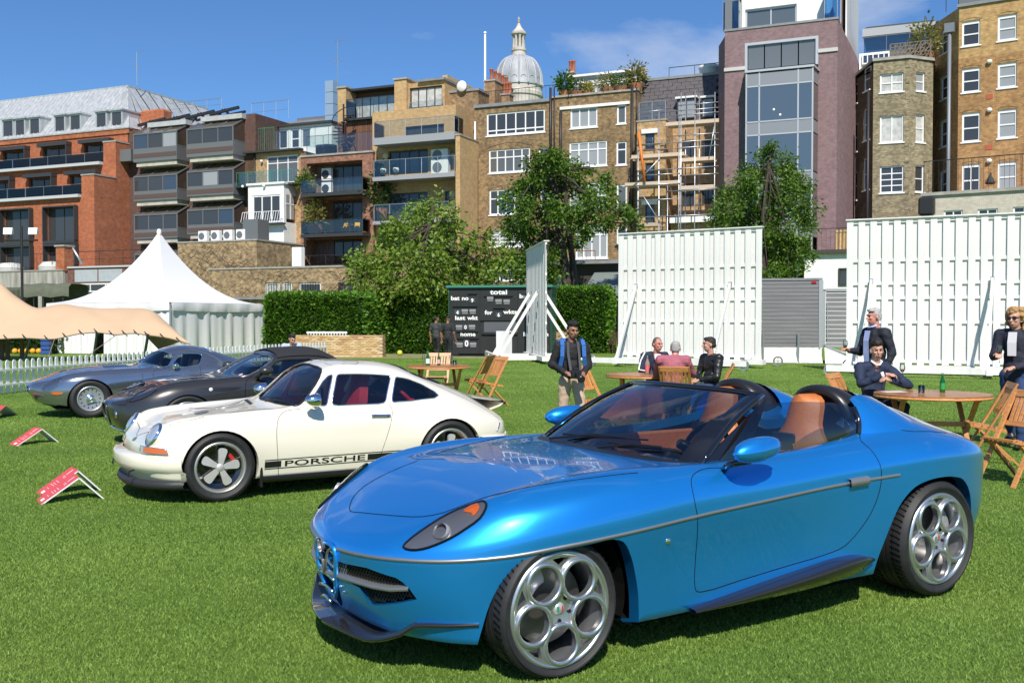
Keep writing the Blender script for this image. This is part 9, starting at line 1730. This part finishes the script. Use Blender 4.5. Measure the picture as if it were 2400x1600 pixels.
# ------------------------------------------------------------------ bottles and glasses
GB=mat('green_bottle',(.01,.20,.03),.05,trans=.55,ior=1.45,spec=.8);CG=glass_mat('drinking_glass',(.93,.95,.94),.05);FOIL=mat('foil',(.06,.16,.06),.35,.5)
def bottle(loc,h,label,m=GB,paper=(.10,.30,.12),r=.032,cap=FOIL):
 o=empty('bottle',loc,0,label,'bottle');b=MB();b.lathe([(0,.0),(r*.95,0),(r,.006),(r,h*.55),(r*.9,h*.62),(r*.42,h*.78),(r*.38,h*.95),(r*.42,h*.96),(r*.40,h),(0,h)],18);b.build('glass',m,o,smooth=True)
 p=MB();p.lathe([(r+.0006,h*.15),(r+.0006,h*.48)],18);p.build('paper_label',mat('label_%s'%(paper,),paper,.6),o,smooth=True);c=MB();c.lathe([(r*.46,h*.88),(r*.46,h*1.0),(0,h*1.005)],14);c.build('cap',cap,o,smooth=True);return o
def stem_glass(loc,label,h=.20,wine=None,r=.034,par=None,rot=(0,0,0)):
 o=empty('wine_glass',loc,0,label,'glass');o.rotation_euler=rot;b=MB();b.lathe([(.03,0),(.004,.006),(.004,h*.45),(r*.7,h*.55),(r,h*.72),(r*.82,h)],16);b.build('bowl',CG,o,smooth=True)
 if wine:w=MB();w.lathe([(0,h*.47),(r*.62,h*.56),(r*.92,h*.68),(0,h*.68)],14);w.build('wine',mat('rose_wine',wine,.1,trans=.4),o,smooth=True)
 return o
def tumbler(loc,label,ice=False):
 o=empty('tumbler',loc,0,label,'glass');b=MB();b.lathe([(.0,.004),(.036,.004),(.040,.10),(.037,.10),(.034,.012),(0,.012)],18);b.build('tumbler_glass',CG,o,smooth=True)
 if ice:
  for k in range(3):b=MB();b.bbox(-.012+.012*k,.008+.012*k,-.012,.008,.014+.006*k,.032+.006*k,.004);b.build('ice_cube',WHITE,o)
 return o
zt=.732
def on(t,dx,dy):return(t.location.x+dx,t.location.y+dy,zt)
bottle(on(TA,-.20,-.10),.28,'large green bottle with white label on the left table',paper=(.75,.78,.75),r=.04);bottle(on(TA,.0,.02),.24,'small green bottle with pink label on the left table',paper=(.75,.35,.40));stem_glass(on(TA,-.29,-.02),'empty flute glass at the left end of the left table');stem_glass(on(TA,.24,.02),'wine glass beside the tall tumbler on the left table');tumbler(on(TA,.31,.0),'tall tumbler on the left table')
bottle(on(TB_,.02,.02),.30,'bottle with red label on the middle table',m=mat('clear_bottle',(.6,.45,.42),.05,trans=.6),paper=(.65,.12,.10),r=.038);tumbler(on(TB_,.08,-.05),'tumbler beside the red labelled bottle on the middle table')
bottle(on(TC,.20,.18),.235,'green beer bottle standing on the right table',paper=(.03,.28,.07));tumbler(on(TC,-.16,-.06),'tumbler with ice on the right table',True)
p=empty('paper_sheet',on(TC,-.38,.22),.2,'white paper lying on the right table by the man','paper');m=MB();m.box(-.15,.15,-.05,.10,0,.002);m.build('sheet',WHITE,p)
# ------------------------------------------------------------------ folded display cards
def card(px_l,px_r,ridge_h,width,label,second=False):
 a,b=ground(*px_l),ground(*px_r);d=(b-a);ln=d.length;o=empty('display_card',a,math.atan2(d.y,d.x),label,'sign','red folded display cards in front of the cars');RD=mat('card_red',(.62,.075,.075),.5);WB=mat('card_white',(.80,.80,.80),.6);rx=ln*.60;t=.012
 for nm,(x0,z0),(x1,z1)in(('front_panel',(0,0),(rx,ridge_h)),('rear_panel',(ln,0),(rx,ridge_h))):
  u=Vector((x1-x0,0,z1-z0)).normalized();n=Vector((-u.z,0,u.x))*(1 if nm=='front_panel' else-1);A,B_=Vector((x0,0,z0)),Vector((x1,0,z1));m=MB();W=Vector((0,width,0));i=n*-t
  m.mat(0).quad(A+n*0,B_,B_+W,A+W);m.mat(1).quad(A+i,B_+i,B_+i+W,A+i+W);m.quad(A,A+i,B_+i,B_);m.quad(A+W,B_+W,B_+i+W,A+i+W);m.quad(A,A+W,A+W+i,A+i);q=m.build(nm,[RD,WB],o)
  if nm=='front_panel':
   L_=(B_-A).length
   for k,(f0,f1,w0,w1)in enumerate(((.06,.15,.30,.58),(.24,.25,.3,.6),(.36,.37,.2,.7),(.42,.43,.2,.6),(.50,.51,.2,.65),(.66,.67,.25,.5),(.70,.71,.25,.6),(.76,.95,.44,.50))):
    s=MB();P=[A+u*(L_*f)+Vector((0,width*w,0))+n*.0015 for f,w in((f0,w0),(f1,w0),(f1,w1),(f0,w1))];s.quad(*P);s.build('printed_line',WB,q)
card((95,1182),(245,1168),.215,.27,'red folded card nearest the camera, left of the white coupe');card((99,1163),(239,1149),.215,.27,'red folded card standing just behind the nearest one');card((38,1045),(139,1036),.20,.26,'red folded card before the dark grey roadster');card((-32,988),(44,972),.20,.26,'red folded card at the left edge before the steel grey coupe')
# ------------------------------------------------------------------ people
def blob(shapes,voxel,smooth=2):
 mb=MB()
 for s in shapes:
  if s[0]=='c':
   _,a,ra,b,rb=s;a,b=Vector(a),Vector(b);mb.ball(a,ra,12,8);mb.ball(b,rb,12,8)
   if(b-a).length>1e-4:mb.tube([a,b],[ra,rb],12)
  else:
   _,c,r,*rot=s;i=len(mb.v);mb.ball((0,0,0),r,16,11);M=(Matrix.Rotation(rot[0],3,rot[1])if rot else Matrix.Identity(3))
   for k in range(i,len(mb.v)):mb.v[k]=tuple(Vector(c)+M@Vector(mb.v[k]))
 me=mb.mesh('tmp',WHITE,fix=True);o=bpy.data.objects.new('tmp',me);TMP.collection.objects.link(o);r=o.modifiers.new('r','REMESH');r.mode='VOXEL';r.voxel_size=voxel
 if smooth:q=o.modifiers.new('s','SMOOTH');q.factor=.5;q.iterations=smooth
 with bpy.context.temp_override(scene=TMP,view_layer=TMP.view_layers[0]):dg=bpy.context.evaluated_depsgraph_get();dg.update()
 out=bpy.data.meshes.new_from_object(o.evaluated_get(dg));bpy.data.objects.remove(o);bpy.data.meshes.remove(me)
 out.polygons.foreach_set('use_smooth',[True]*len(out.polygons));return out
from mathutils import noise as mnoise
def wrinkle(me,amp,sc,seed=0):
 vs=[v.co.copy()for v in me.vertices];ns=[v.normal.copy()for v in me.vertices];o_=Vector((seed*3.1,1.7,.3))
 for v,c,n in zip(me.vertices,vs,ns):v.co=c+n*(amp*(mnoise.noise(Vector((c.x*sc,c.y*sc,c.z*sc*1.7))+o_)+.5*mnoise.noise(c*sc*2.3+o_)))
 me.update()
def stand():
 J=dict(pelvis=(0,.02,.95),chest=(0,.02,1.27),neck=(0,.03,1.46),head=(0,.0,1.62))
 for s,k in((-1,'r'),(1,'l')):J.update({'sh'+k:(s*.185,.03,1.40),'el'+k:(s*.235,.06,1.12),'wr'+k:(s*.24,-.05,.88),'hi'+k:(s*.09,.02,.90),'kn'+k:(s*.10,.0,.50),'an'+k:(s*.10,.04,.08)})
 return J
def sit(h=.46):
 J=dict(pelvis=(0,.05,h+.08),chest=(0,.06,h+.40),neck=(0,.04,h+.60),head=(0,.0,h+.76))
 for s,k in((-1,'r'),(1,'l')):J.update({'sh'+k:(s*.19,.05,h+.54),'el'+k:(s*.25,-.06,h+.28),'wr'+k:(s*.14,-.28,h+.27),'hi'+k:(s*.10,.03,h+.07),'kn'+k:(s*.15,-.40,h+.06),'an'+k:(s*.15,-.38,.08)})
 return J
def person(loc,rz,label,J,skin,top,legs,hair,shoes=(.02,.02,.02),look=(0,0),sleeve='long',bulk=1.0,hstyle='short',curl=.6,jacket=None,scale=1.0,hands=None,top_rough=.8,beard=None,girth=1.0):
 V_={k:Vector(v)for k,v in J.items()};o=empty('person',loc,rz,label,'person');o.scale=(scale,)*3;SK=mat('skin_%s'%(skin,),skin,.5,sss=.12);sh=[];g=girth
 yaw,pit=look;M=Matrix.Rotation(yaw,3,'Z')@Matrix.Rotation(pit,3,'X');hc=V_['head'];h=lambda x,y,z:hc+M@Vector((x,y,z));nk=V_['neck']
 body=[('c',nk-Vector((0,0,.05)),.058,h(0,.02,-.06),.052),('e',h(0,.012,.035),(.074,.092,.088)),('e',h(0,-.022,-.03),(.060,.066,.088)),('e',h(0,-.045,-.082),(.034,.032,.028)),('c',h(0,-.090,.012),.010,h(0,-.108,-.022),.0145),('e',h(0,-.082,.034),(.046,.016,.012)),('e',h(.04,-.068,-.016),(.02,.02,.02)),('e',h(-.04,-.068,-.016),(.02,.02,.02)),('e',h(0,-.088,-.056),(.024,.012,.010))]
 for s in(-1,1):body+=[('e',h(s*.076,.012,-.005),(.011,.02,.032))]
 P,C=V_['pelvis'],V_['chest'];mid=(P+C)/2
 body+=[('e',C+Vector((0,0,.03)),(.145*bulk,.092*g,.17)),('e',mid,(.125*bulk,.085*g,.14)),('e',P,(.135*bulk,.095*g,.11)),('c',C,.09,nk,.055)]
 tops=[('e',C+Vector((0,0,.03)),(.168*bulk,.115*g,.19)),('e',mid,(.150*bulk,.110*g,.16)),('e',P+Vector((0,0,.04)),(.156*bulk,.118*g,.13)),('c',V_['shl'],.078*bulk,V_['shr'],.078*bulk),('c',C+Vector((0,.01,.10)),.09,nk+Vector((0,.01,-.035)),.066)]
 if jacket:tops+=[('e',P-Vector((0,0,.07)),(.165*bulk,.125*g,.10))]
 leg=[('e',P-Vector((0,0,.01)),(.148*bulk,.108*g,.12))];shoe=[]
 for k in 'rl':
  a,e,w=V_['sh'+k],V_['el'+k],V_['wr'+k];body+=[('c',a,.05,e,.04),('c',e,.04,w,.027)]
  d=(V_['hd'+k]-w).normalized()if 'hd'+k in V_ else(w-e).normalized();up=V_.get('up'+k,Vector((0,0,1)));sd=d.cross(up).normalized();nrm=sd.cross(d);pc=w+d*.05
  body+=[('c',w,.026,w+d*.035+sd*.012,.024),('c',w+d*.03+sd*.025,.0155,w+d*.085+sd*.032,.0135),('c',w+d*.03-sd*.02,.0155,w+d*.085-sd*.026,.0135),('c',w+d*.03,.018,w+d*.088,.015)]
  cd=(d*math.cos(curl)-nrm*math.sin(curl)).normalized();ce=(d*math.cos(curl*2.1)-nrm*math.sin(curl*2.1)).normalized();kt=1 if k=='l' else-1
  for i,(off,ln)in enumerate(((.034,.062),(.012,.072),(-.010,.068),(-.031,.054))):p0=w+d*.088+sd*off*1.0;p1=p0+cd*ln*.55;body+=[('c',p0,.0105,p1,.0098),('c',p1,.0098,p1+ce*ln*.5,.0085)]
  th=(d*.65+sd*kt*-.65-nrm*.35).normalized()if False else(d*.7+sd*.6*(1 if k=='r' else-1)-nrm*.4).normalized();t0=w+d*.03+sd*.028*(1 if k=='r' else-1);body+=[('c',t0,.014,t0+th*.04,.012),('c',t0+th*.04,.012,t0+(th+d*.5).normalized()*.068,.010)]
  if sleeve=='long':tops+=[('c',a,.076*bulk,e,.058),('c',e,.058,e.lerp(w,.93),.041)]
  else:tops+=[('c',a,.076*bulk,a.lerp(e,.72),.064)]
  hi,kn,an=V_['hi'+k],V_['kn'+k],V_['an'+k];fd=V_['toe'+k]-an if 'toe'+k in V_ else Vector((0,-.17,-.03));body+=[('c',hi,.078,kn,.052),('c',kn,.052,an,.036),('c',an,.036,an+fd*.7,.03)]
  leg+=[('c',hi,.094,kn,.070),('c',kn,.070,an+Vector((0,0,.03)),.055)];shoe+=[('e',an+fd*.45+Vector((0,0,-.03)),(.047,.135,.042)),('c',an,.045,an+Vector((0,.03,-.03)),.045)]
 me=blob(body,.0085,2);me.materials.clear();me.materials.append(SK);b=link_mesh('body',me,o)
 TM=mat('cloth_%s'%(top,),top,top_rough,noise=.12,nscale=7,bump=.35,bscale=11);LM=mat('cloth_%s'%(legs,),legs,.85,noise=.12,nscale=7,bump=.35,bscale=11);HM=mat('hair_%s'%(hair,),hair,.6,noise=.35,nscale=60,bump=.6,bscale=90)
 me=blob(tops,.013,2);wrinkle(me,.012,9,len(label));me.materials.clear();me.materials.append(TM);t=link_mesh('jacket' if jacket else 'top',me,o);me=blob(leg,.014,2);wrinkle(me,.010,9,len(label));me.materials.clear();me.materials.append(LM);link_mesh('trousers',me,o)
 for i in(0,2):me=blob(shoe[i:i+2],.012,1);me.materials.clear();me.materials.append(mat('shoe_%s'%(shoes,),shoes,.5));link_mesh('shoe',me,o)
 hs=[('e',h(0,.022,.048),(.080,.094,.084)),('e',h(0,.05,.0),(.074,.062,.08))]
 if hstyle=='quiff':hs+=[('e',h(0,-.03,.105),(.062,.062,.05)),('e',h(.02,.03,.112),(.06,.06,.045)),('e',h(-.03,.01,.11),(.05,.06,.045))]
 if hstyle=='side':hs+=[('e',h(.02,-.05,.088),(.055,.04,.03)),('e',h(-.03,-.03,.095),(.05,.05,.025))]
 if hstyle=='curly':
  r_=random.Random(5);hs=[('e',h(0,.03,.04),(.09,.09,.09))]
  for i in range(90):
   a=r_.uniform(0,2*math.pi);zz=r_.uniform(-.13,.13);k_=math.sqrt(max(.15,1-(zz/.165)**2))if zz>0 else 1.0;yy=math.sin(a)*.095*k_+.03;xx=math.cos(a)*.10*k_
   if yy<-.02 and zz<.075:continue
   hs.append(('e',h(xx,yy,zz),(.03,.03,.03)))
 if hstyle=='cap':hs=[('e',h(0,.012,.06),(.083,.10,.068)),('e',h(0,-.10,.045),(.062,.06,.010))]
 if hstyle=='crop':hs=[('e',h(0,.02,.044),(.0775,.092,.082)),('e',h(0,.05,.0),(.070,.055,.07))]
 me=blob(hs,.009,1);wrinkle(me,.010 if hstyle in('quiff','curly','side')else .004,30)
 if hstyle not in('cap',):
  bm=bmesh.new();bm.from_mesh(me);Mi=M.inverted();dead=[]
  for v in bm.verts:
   q=Mi@(v.co-hc)
   if q.y<-.052 and q.z<.072 and hstyle!='curly':dead.append(v)
   elif q.y<-.02 and q.z<.05 and abs(q.x)<.072 and hstyle!='curly':dead.append(v)
   elif q.z<-.055 and hstyle!='curly':dead.append(v)
  bmesh.ops.delete(bm,geom=dead,context='VERTS');bm.to_mesh(me);bm.free()
 me.materials.clear();me.materials.append(HM);link_mesh('cap' if hstyle=='cap' else 'hair',me,o)
 DKE=mat('eye_dark',(.02,.015,.012),.25);LIP=mat('lip_%s'%(skin,),(skin[0]*.72,skin[1]*.5,skin[2]*.5),.5)
 for s in(-1,1):
  m=MB();m.ball(h(s*.031,-.083,.016),(.0125,.008,.006),8,5);m.build('eye',DKE,b,smooth=True);m=MB();m.tube([h(s*.016,-.096,.034),h(s*.033,-.094,.039),h(s*.05,-.080,.034)],.0042,5);m.build('eyebrow',HM if hstyle!='curly' else mat('brow',(.2,.12,.06),.7),b)
 m=MB();m.tube([h(-.024,-.092,-.058),h(0,-.101,-.056),h(.024,-.092,-.058)],[.003,.0055,.003],6);m.build('mouth',LIP,b,smooth=True)
 if beard:m=MB();m.tube([h(-.024,-.094,-.048),h(0,-.104,-.044),h(.024,-.094,-.048)],.004,5);m.ball(h(0,-.075,-.092),(.022,.016,.014),8,5);m.build('beard',HM,b,smooth=True)
 o['hook']=0;del o['hook']
 return o,V_,h,M
def strip(o,name,pts,w,m,t=.006):b=MB();[b.beam(a,c,w,t,up=(0,1,0))for a,c in zip(pts[:-1],pts[1:])];return b.build(name,m,o)
DARKSK=(.30,.145,.085);FAIR=(.52,.28,.20);TANNED=(.46,.22,.14);RUDDY=(.55,.24,.18);BROWN=(.26,.13,.08)
# photographer
J=stand();J.update(shr=(-.185,.02,1.39),elr=(-.27,.05,1.13),wrr=(-.12,-.22,1.03),shl=(.185,.02,1.39),ell=(.25,.05,1.12),wrl=(.13,-.22,1.02),hdr=(-.03,-.27,1.02),hdl=(.07,-.29,1.02),upr=(0,-.3,1),upl=(0,-.3,1),hir=(-.09,.02,.90),knr=(-.11,.06,.50),anr=(-.10,.12,.09),hil=(.09,.02,.90),knl=(.12,-.10,.50),anl=(.13,.0,.08),head=(.01,-.03,1.60),neck=(0,.01,1.45))
o,V_,h,M=person((hx(1340,12.9),12.9,0),.12,'man in black shirt and blue backpack holding a camera',J,DARKSK,(.012,.012,.014),(.50,.36,.25),(.008,.007,.006),look=(.22,.12),hstyle='quiff',beard=True,scale=.925,bulk=.9)
BLU=mat('backpack_blue',(.02,.12,.38),.7,bump=.3,bscale=30);bp=empty('backpack',o.location,.12,'blue backpack worn by the photographer','backpack');bp.scale=o.scale
m=blob([('e',(-.03,.20,1.22),(.17,.10,.25)),('e',(-.05,.20,1.42),(.15,.09,.08)),('e',(-.03,.24,1.08),(.15,.08,.12))],.013,2);m.materials.clear();m.materials.append(BLU);link_mesh('bag',m,bp)
for sx in(-1,1):strip(bp,'strap',[(sx*.13,.10,1.47),(sx*.145,-.03,1.475),(sx*.15,-.105,1.40),(sx*.155,-.12,1.25),(sx*.18,-.06,1.08),(sx*.17,.10,1.02)],.055,BLU,.02)
cm=empty('camera',o.location,.12,'black camera with long lens held by the photographer','camera');cm.scale=o.scale;m=MB();m.bbox(-.07,.085,-.32,-.25,.97,1.07,.012);m.bbox(-.03,.05,-.315,-.255,1.065,1.10,.01);m.build('camera_body',BLACK,cm);m=MB();q=[(0,0,0)];m.tube([(.02,-.30,1.01),(.04,-.40,.975),(.055,-.47,.95)],[.042,.044,.050],18);m.build('lens',BLACK,cm,smooth=True);m=MB();m.tube([(.056,-.472,.949),(.0565,-.476,.948)],.042,18);m.build('lens_glass',mat('lens_front',(.01,.01,.02),.02,spec=1),cm)
strip(cm,'neck_strap',[(-.06,-.27,1.06),(-.075,-.145,1.28),(-.07,-.08,1.45),(0,.10,1.50),(.07,-.08,1.45),(.08,-.145,1.28),(.075,-.27,1.06)],.035,mat('strap_grey',(.05,.05,.055),.8),.004)
# waiters by the scoreboard
for k,(px,Y,rz,lab,hst,sk)in enumerate(((1023,37.5,2.7,'waiter in dark grey shirt, bareheaded, left of the two by the scoreboard','crop',BROWN),(1050,36.3,2.95,'waiter in black polo shirt and cap walking to the scoreboard','cap',BROWN))):
 J=stand();J.update(wrl=(.24,.02,.86),wrr=(-.27,-.06,.86),ell=(.26,.05,1.12),knl=(.10,-.14,.52),anl=(.10,-.10,.10),knr=(-.10,.0,.50),anr=(-.11,.16,.10));person((hx(px,Y),Y,0),rz,lab,J,sk,(.045,.046,.048)if k==0 else(.020,.020,.022),(.014,.014,.015),(.012,.010,.009),look=(-.5 if k==0 else-.2,0),hstyle=hst,sleeve='short',scale=.99)
J=sit();J.update(wrl=(.10,-.36,.76),ell=(.26,-.12,.78),wrr=(-.06,-.38,.76),elr=(-.27,-.12,.76),neck=(0,-.02,1.06),head=(.01,-.08,1.20));o,V_,h,M=person((hx(1538,17.0),17.0,0),.05,'man in navy top with white stripes leaning on the middle table',J,RUDDY,(.012,.018,.04),(.02,.02,.03),(.10,.085,.07),look=(.45,.08),hstyle='crop')
WS=mat('stripe_white',(.75,.75,.74),.8);strip(o,'sleeve_stripe',[(-.20,-.03,1.07),(-.285,-.10,.93),(-.33,-.16,.78),(-.20,-.29,.76)],.02,WS,.02);strip(o,'sleeve_stripe',[(.20,-.03,1.07),(.28,-.10,.93),(.32,-.16,.80)],.02,WS,.02);m=MB();m.add([(-.05,-.105,1.04),(.06,-.105,1.04),(.05,-.15,.84),(-.04,-.15,.84)],[(0,1,2,3)]);m.build('shirt_front',mat('shirt_white',(.72,.72,.74),.8),o)
J=sit();J.update(wrl=(.02,-.36,.78),ell=(.27,-.18,.76),wrr=(-.10,-.38,.78),elr=(-.30,-.14,.78),neck=(-.02,-.04,1.04),head=(-.03,-.10,1.17));o,V_,h,M=person((hx(1578,15.35),15.35,0),2.95,'grey haired man in pink jacket seated with his back turned',J,RUDDY,(.36,.105,.14),(.10,.11,.15),(.36,.35,.33),look=(.1,.1),hstyle='crop',bulk=1.12,girth=1.15,jacket=True)
J=sit();J.update(wrl=(.06,-.22,.66),ell=(.25,-.02,.72),wrr=(-.06,-.22,.66),elr=(-.25,-.02,.72));o,V_,h,M=person((hx(1662,16.0),16.0,0),-1.15,'dark haired man in black quilted leather jacket seated in profile',J,FAIR,(.016,.016,.017),(.03,.045,.09),(.02,.015,.012),look=(-.35,.0),hstyle='side',bulk=1.06,jacket=True,top_rough=.4)
for k in range(5):strip(o,'jacket_seam',[(-.20-.012*k,.0+.01*k,1.04-.035*k),(-.27,.06,1.03-.035*k)],.008,BLACK,.03)
# navy jumper
J=sit();J.update(wrl=(-.02,-.34,.86),ell=(.32,-.26,.78),hdl=(-.10,-.35,.88),wrr=(-.06,-.32,.93),elr=(-.28,-.10,.80),hdr=(.06,-.37,.93),neck=(0,.0,1.07),head=(.0,-.03,1.22));o,V_,h,M=person((hx(2052,13.0),13.0,0),.25,'man in navy jumper seated at the right table with a wine glass',J,FAIR,(.012,.022,.055),(.02,.025,.04),(.02,.014,.010),look=(-.35,.05),hstyle='quiff',bulk=1.05)
m=MB();m.tube([h(.065,-.01,-.135),h(.02,-.075,-.175),h(-.02,-.075,-.175),h(-.065,-.01,-.135),h(-.05,.06,-.12),h(.05,.06,-.12)],.014,6,closed=True);m.build('shirt_collar',MATS['shirt_white'],o,smooth=True);m=MB();m.tube([Vector(V_['wrr'])+Vector((-.05,.03,-.01)),Vector(V_['wrr'])+Vector((-.02,.01,0))],.040,12);m.build('wristwatch',WHITE,o,smooth=True)
gp=o.matrix_basis@Vector((.12,-.40,.865));stem_glass(gp,'wine glass held by the man in the navy jumper',wine=(.55,.25,.16))
# standing man
J=stand();J.update(elr=(-.27,-.02,1.13),wrr=(-.18,-.30,1.16),hdr=(-.16,-.40,1.20),ell=(.24,.10,1.13),wrl=(.22,-.02,.90),head=(0,-.02,1.63));o,V_,h,M=person((hx(2050,14.3),14.3,0),-1.2,'grey haired man in dark blazer and blue shirt holding a glass',J,RUDDY,(.014,.016,.026),(.03,.032,.05),(.42,.41,.40),look=(-.15,.02),hstyle='side',jacket=True,bulk=1.08,girth=1.15,scale=1.02)
m=MB();m.grid([[(-.06,-.118,1.44),(.05,-.118,1.44)],[(-.055,-.150,1.30),(.05,-.150,1.30)],[(-.05,-.155,1.12),(.06,-.150,1.12)],[(-.04,-.150,.98),(.06,-.145,.98)]]);m.build('shirt_front',mat('shirt_blue',(.38,.45,.72),.8,noise=.2,nscale=40),o);m=MB();m.tube([h(.06,-.01,-.12),h(0,-.085,-.15),h(-.06,-.01,-.12),h(0,.06,-.10)],.016,6,closed=True);m.build('shirt_collar',MATS['shirt_blue'],o,smooth=True)
gp=o.matrix_basis@Vector((-.15,-.385,1.09));stem_glass(gp,'rose wine glass held by the standing man',wine=(.60,.30,.18),h=.22)
# woman
J=stand();J.update(elr=(-.24,-.02,1.12),wrr=(-.12,-.26,1.16),hdr=(-.08,-.36,1.17),ell=(.25,.02,1.10),wrl=(.06,-.22,1.00),hdl=(-.02,-.27,.99),head=(0,-.02,1.59),neck=(0,.02,1.44),knl=(.10,-.12,.50),anl=(.10,-.08,.09),anr=(-.10,.22,.14),knr=(-.10,.06,.50));o,V_,h,M=person((hx(2380,12.6),12.6,0),-.75,'woman with curly blonde hair and sunglasses in a navy blazer',J,FAIR,(.016,.018,.035),(.02,.05,.14),(.42,.24,.09),look=(-.15,.05),hstyle='curly',jacket=True,bulk=.95,scale=1.03)
m=MB();m.grid([[(-.05,-.10,1.43),(.05,-.10,1.43)],[(-.055,-.128,1.30),(.05,-.128,1.30)],[(-.05,-.132,1.14),(.05,-.132,1.14)]]);m.build('blouse',mat('blouse_pale',(.62,.60,.62),.8),o)
for s in(-1,1):m=MB();m.ball(h(s*.034,-.088,.016),(.028,.010,.020),12,7);m.build('sunglass_lens',GLOSSB,o,smooth=True)
m=MB();m.tube([h(-.07,.0,.022),h(-.055,-.08,.022),h(0,-.10,.022),h(.055,-.08,.022),h(.07,.0,.022)],.005,5);m.build('sunglass_frame',GLOSSB,o)
gp=o.matrix_basis@Vector((-.075,-.345,1.06));stem_glass(gp,'rose wine glass held by the woman in the blazer',wine=(.62,.32,.2),h=.22)
bg_=empty('handbag',o.location,o.rotation_euler.z,'tan leather handbag hanging from the woman','bag');m=MB();m.bbox(.20,.42,-.16,.12,.72,.95,.04);m.build('bag_body',mat('tan_bag',(.55,.33,.13),.6,noise=.15,nscale=12),bg_);m=MB();m.tube([(.28,-.08,.95),(.24,-.06,1.2),(.2,.0,1.46),(.24,.06,1.2),(.32,.06,.95)],.012,6);m.build('bag_strap',MATS['tan_bag'],bg_)
# man bending beyond the fence
J=sit(.42);J.update(head=(0,-.10,1.14),neck=(0,-.02,1.0));person((hx(684,25.0),25.0,-.02),.3,'dark haired man in pale blue shirt and black waistcoat behind the roadster',J,FAIR,(.40,.46,.60),(.02,.02,.025),(.02,.015,.012),look=(.3,.45),hstyle='quiff');m=MB()
bpy.data.scenes.remove(TMP)
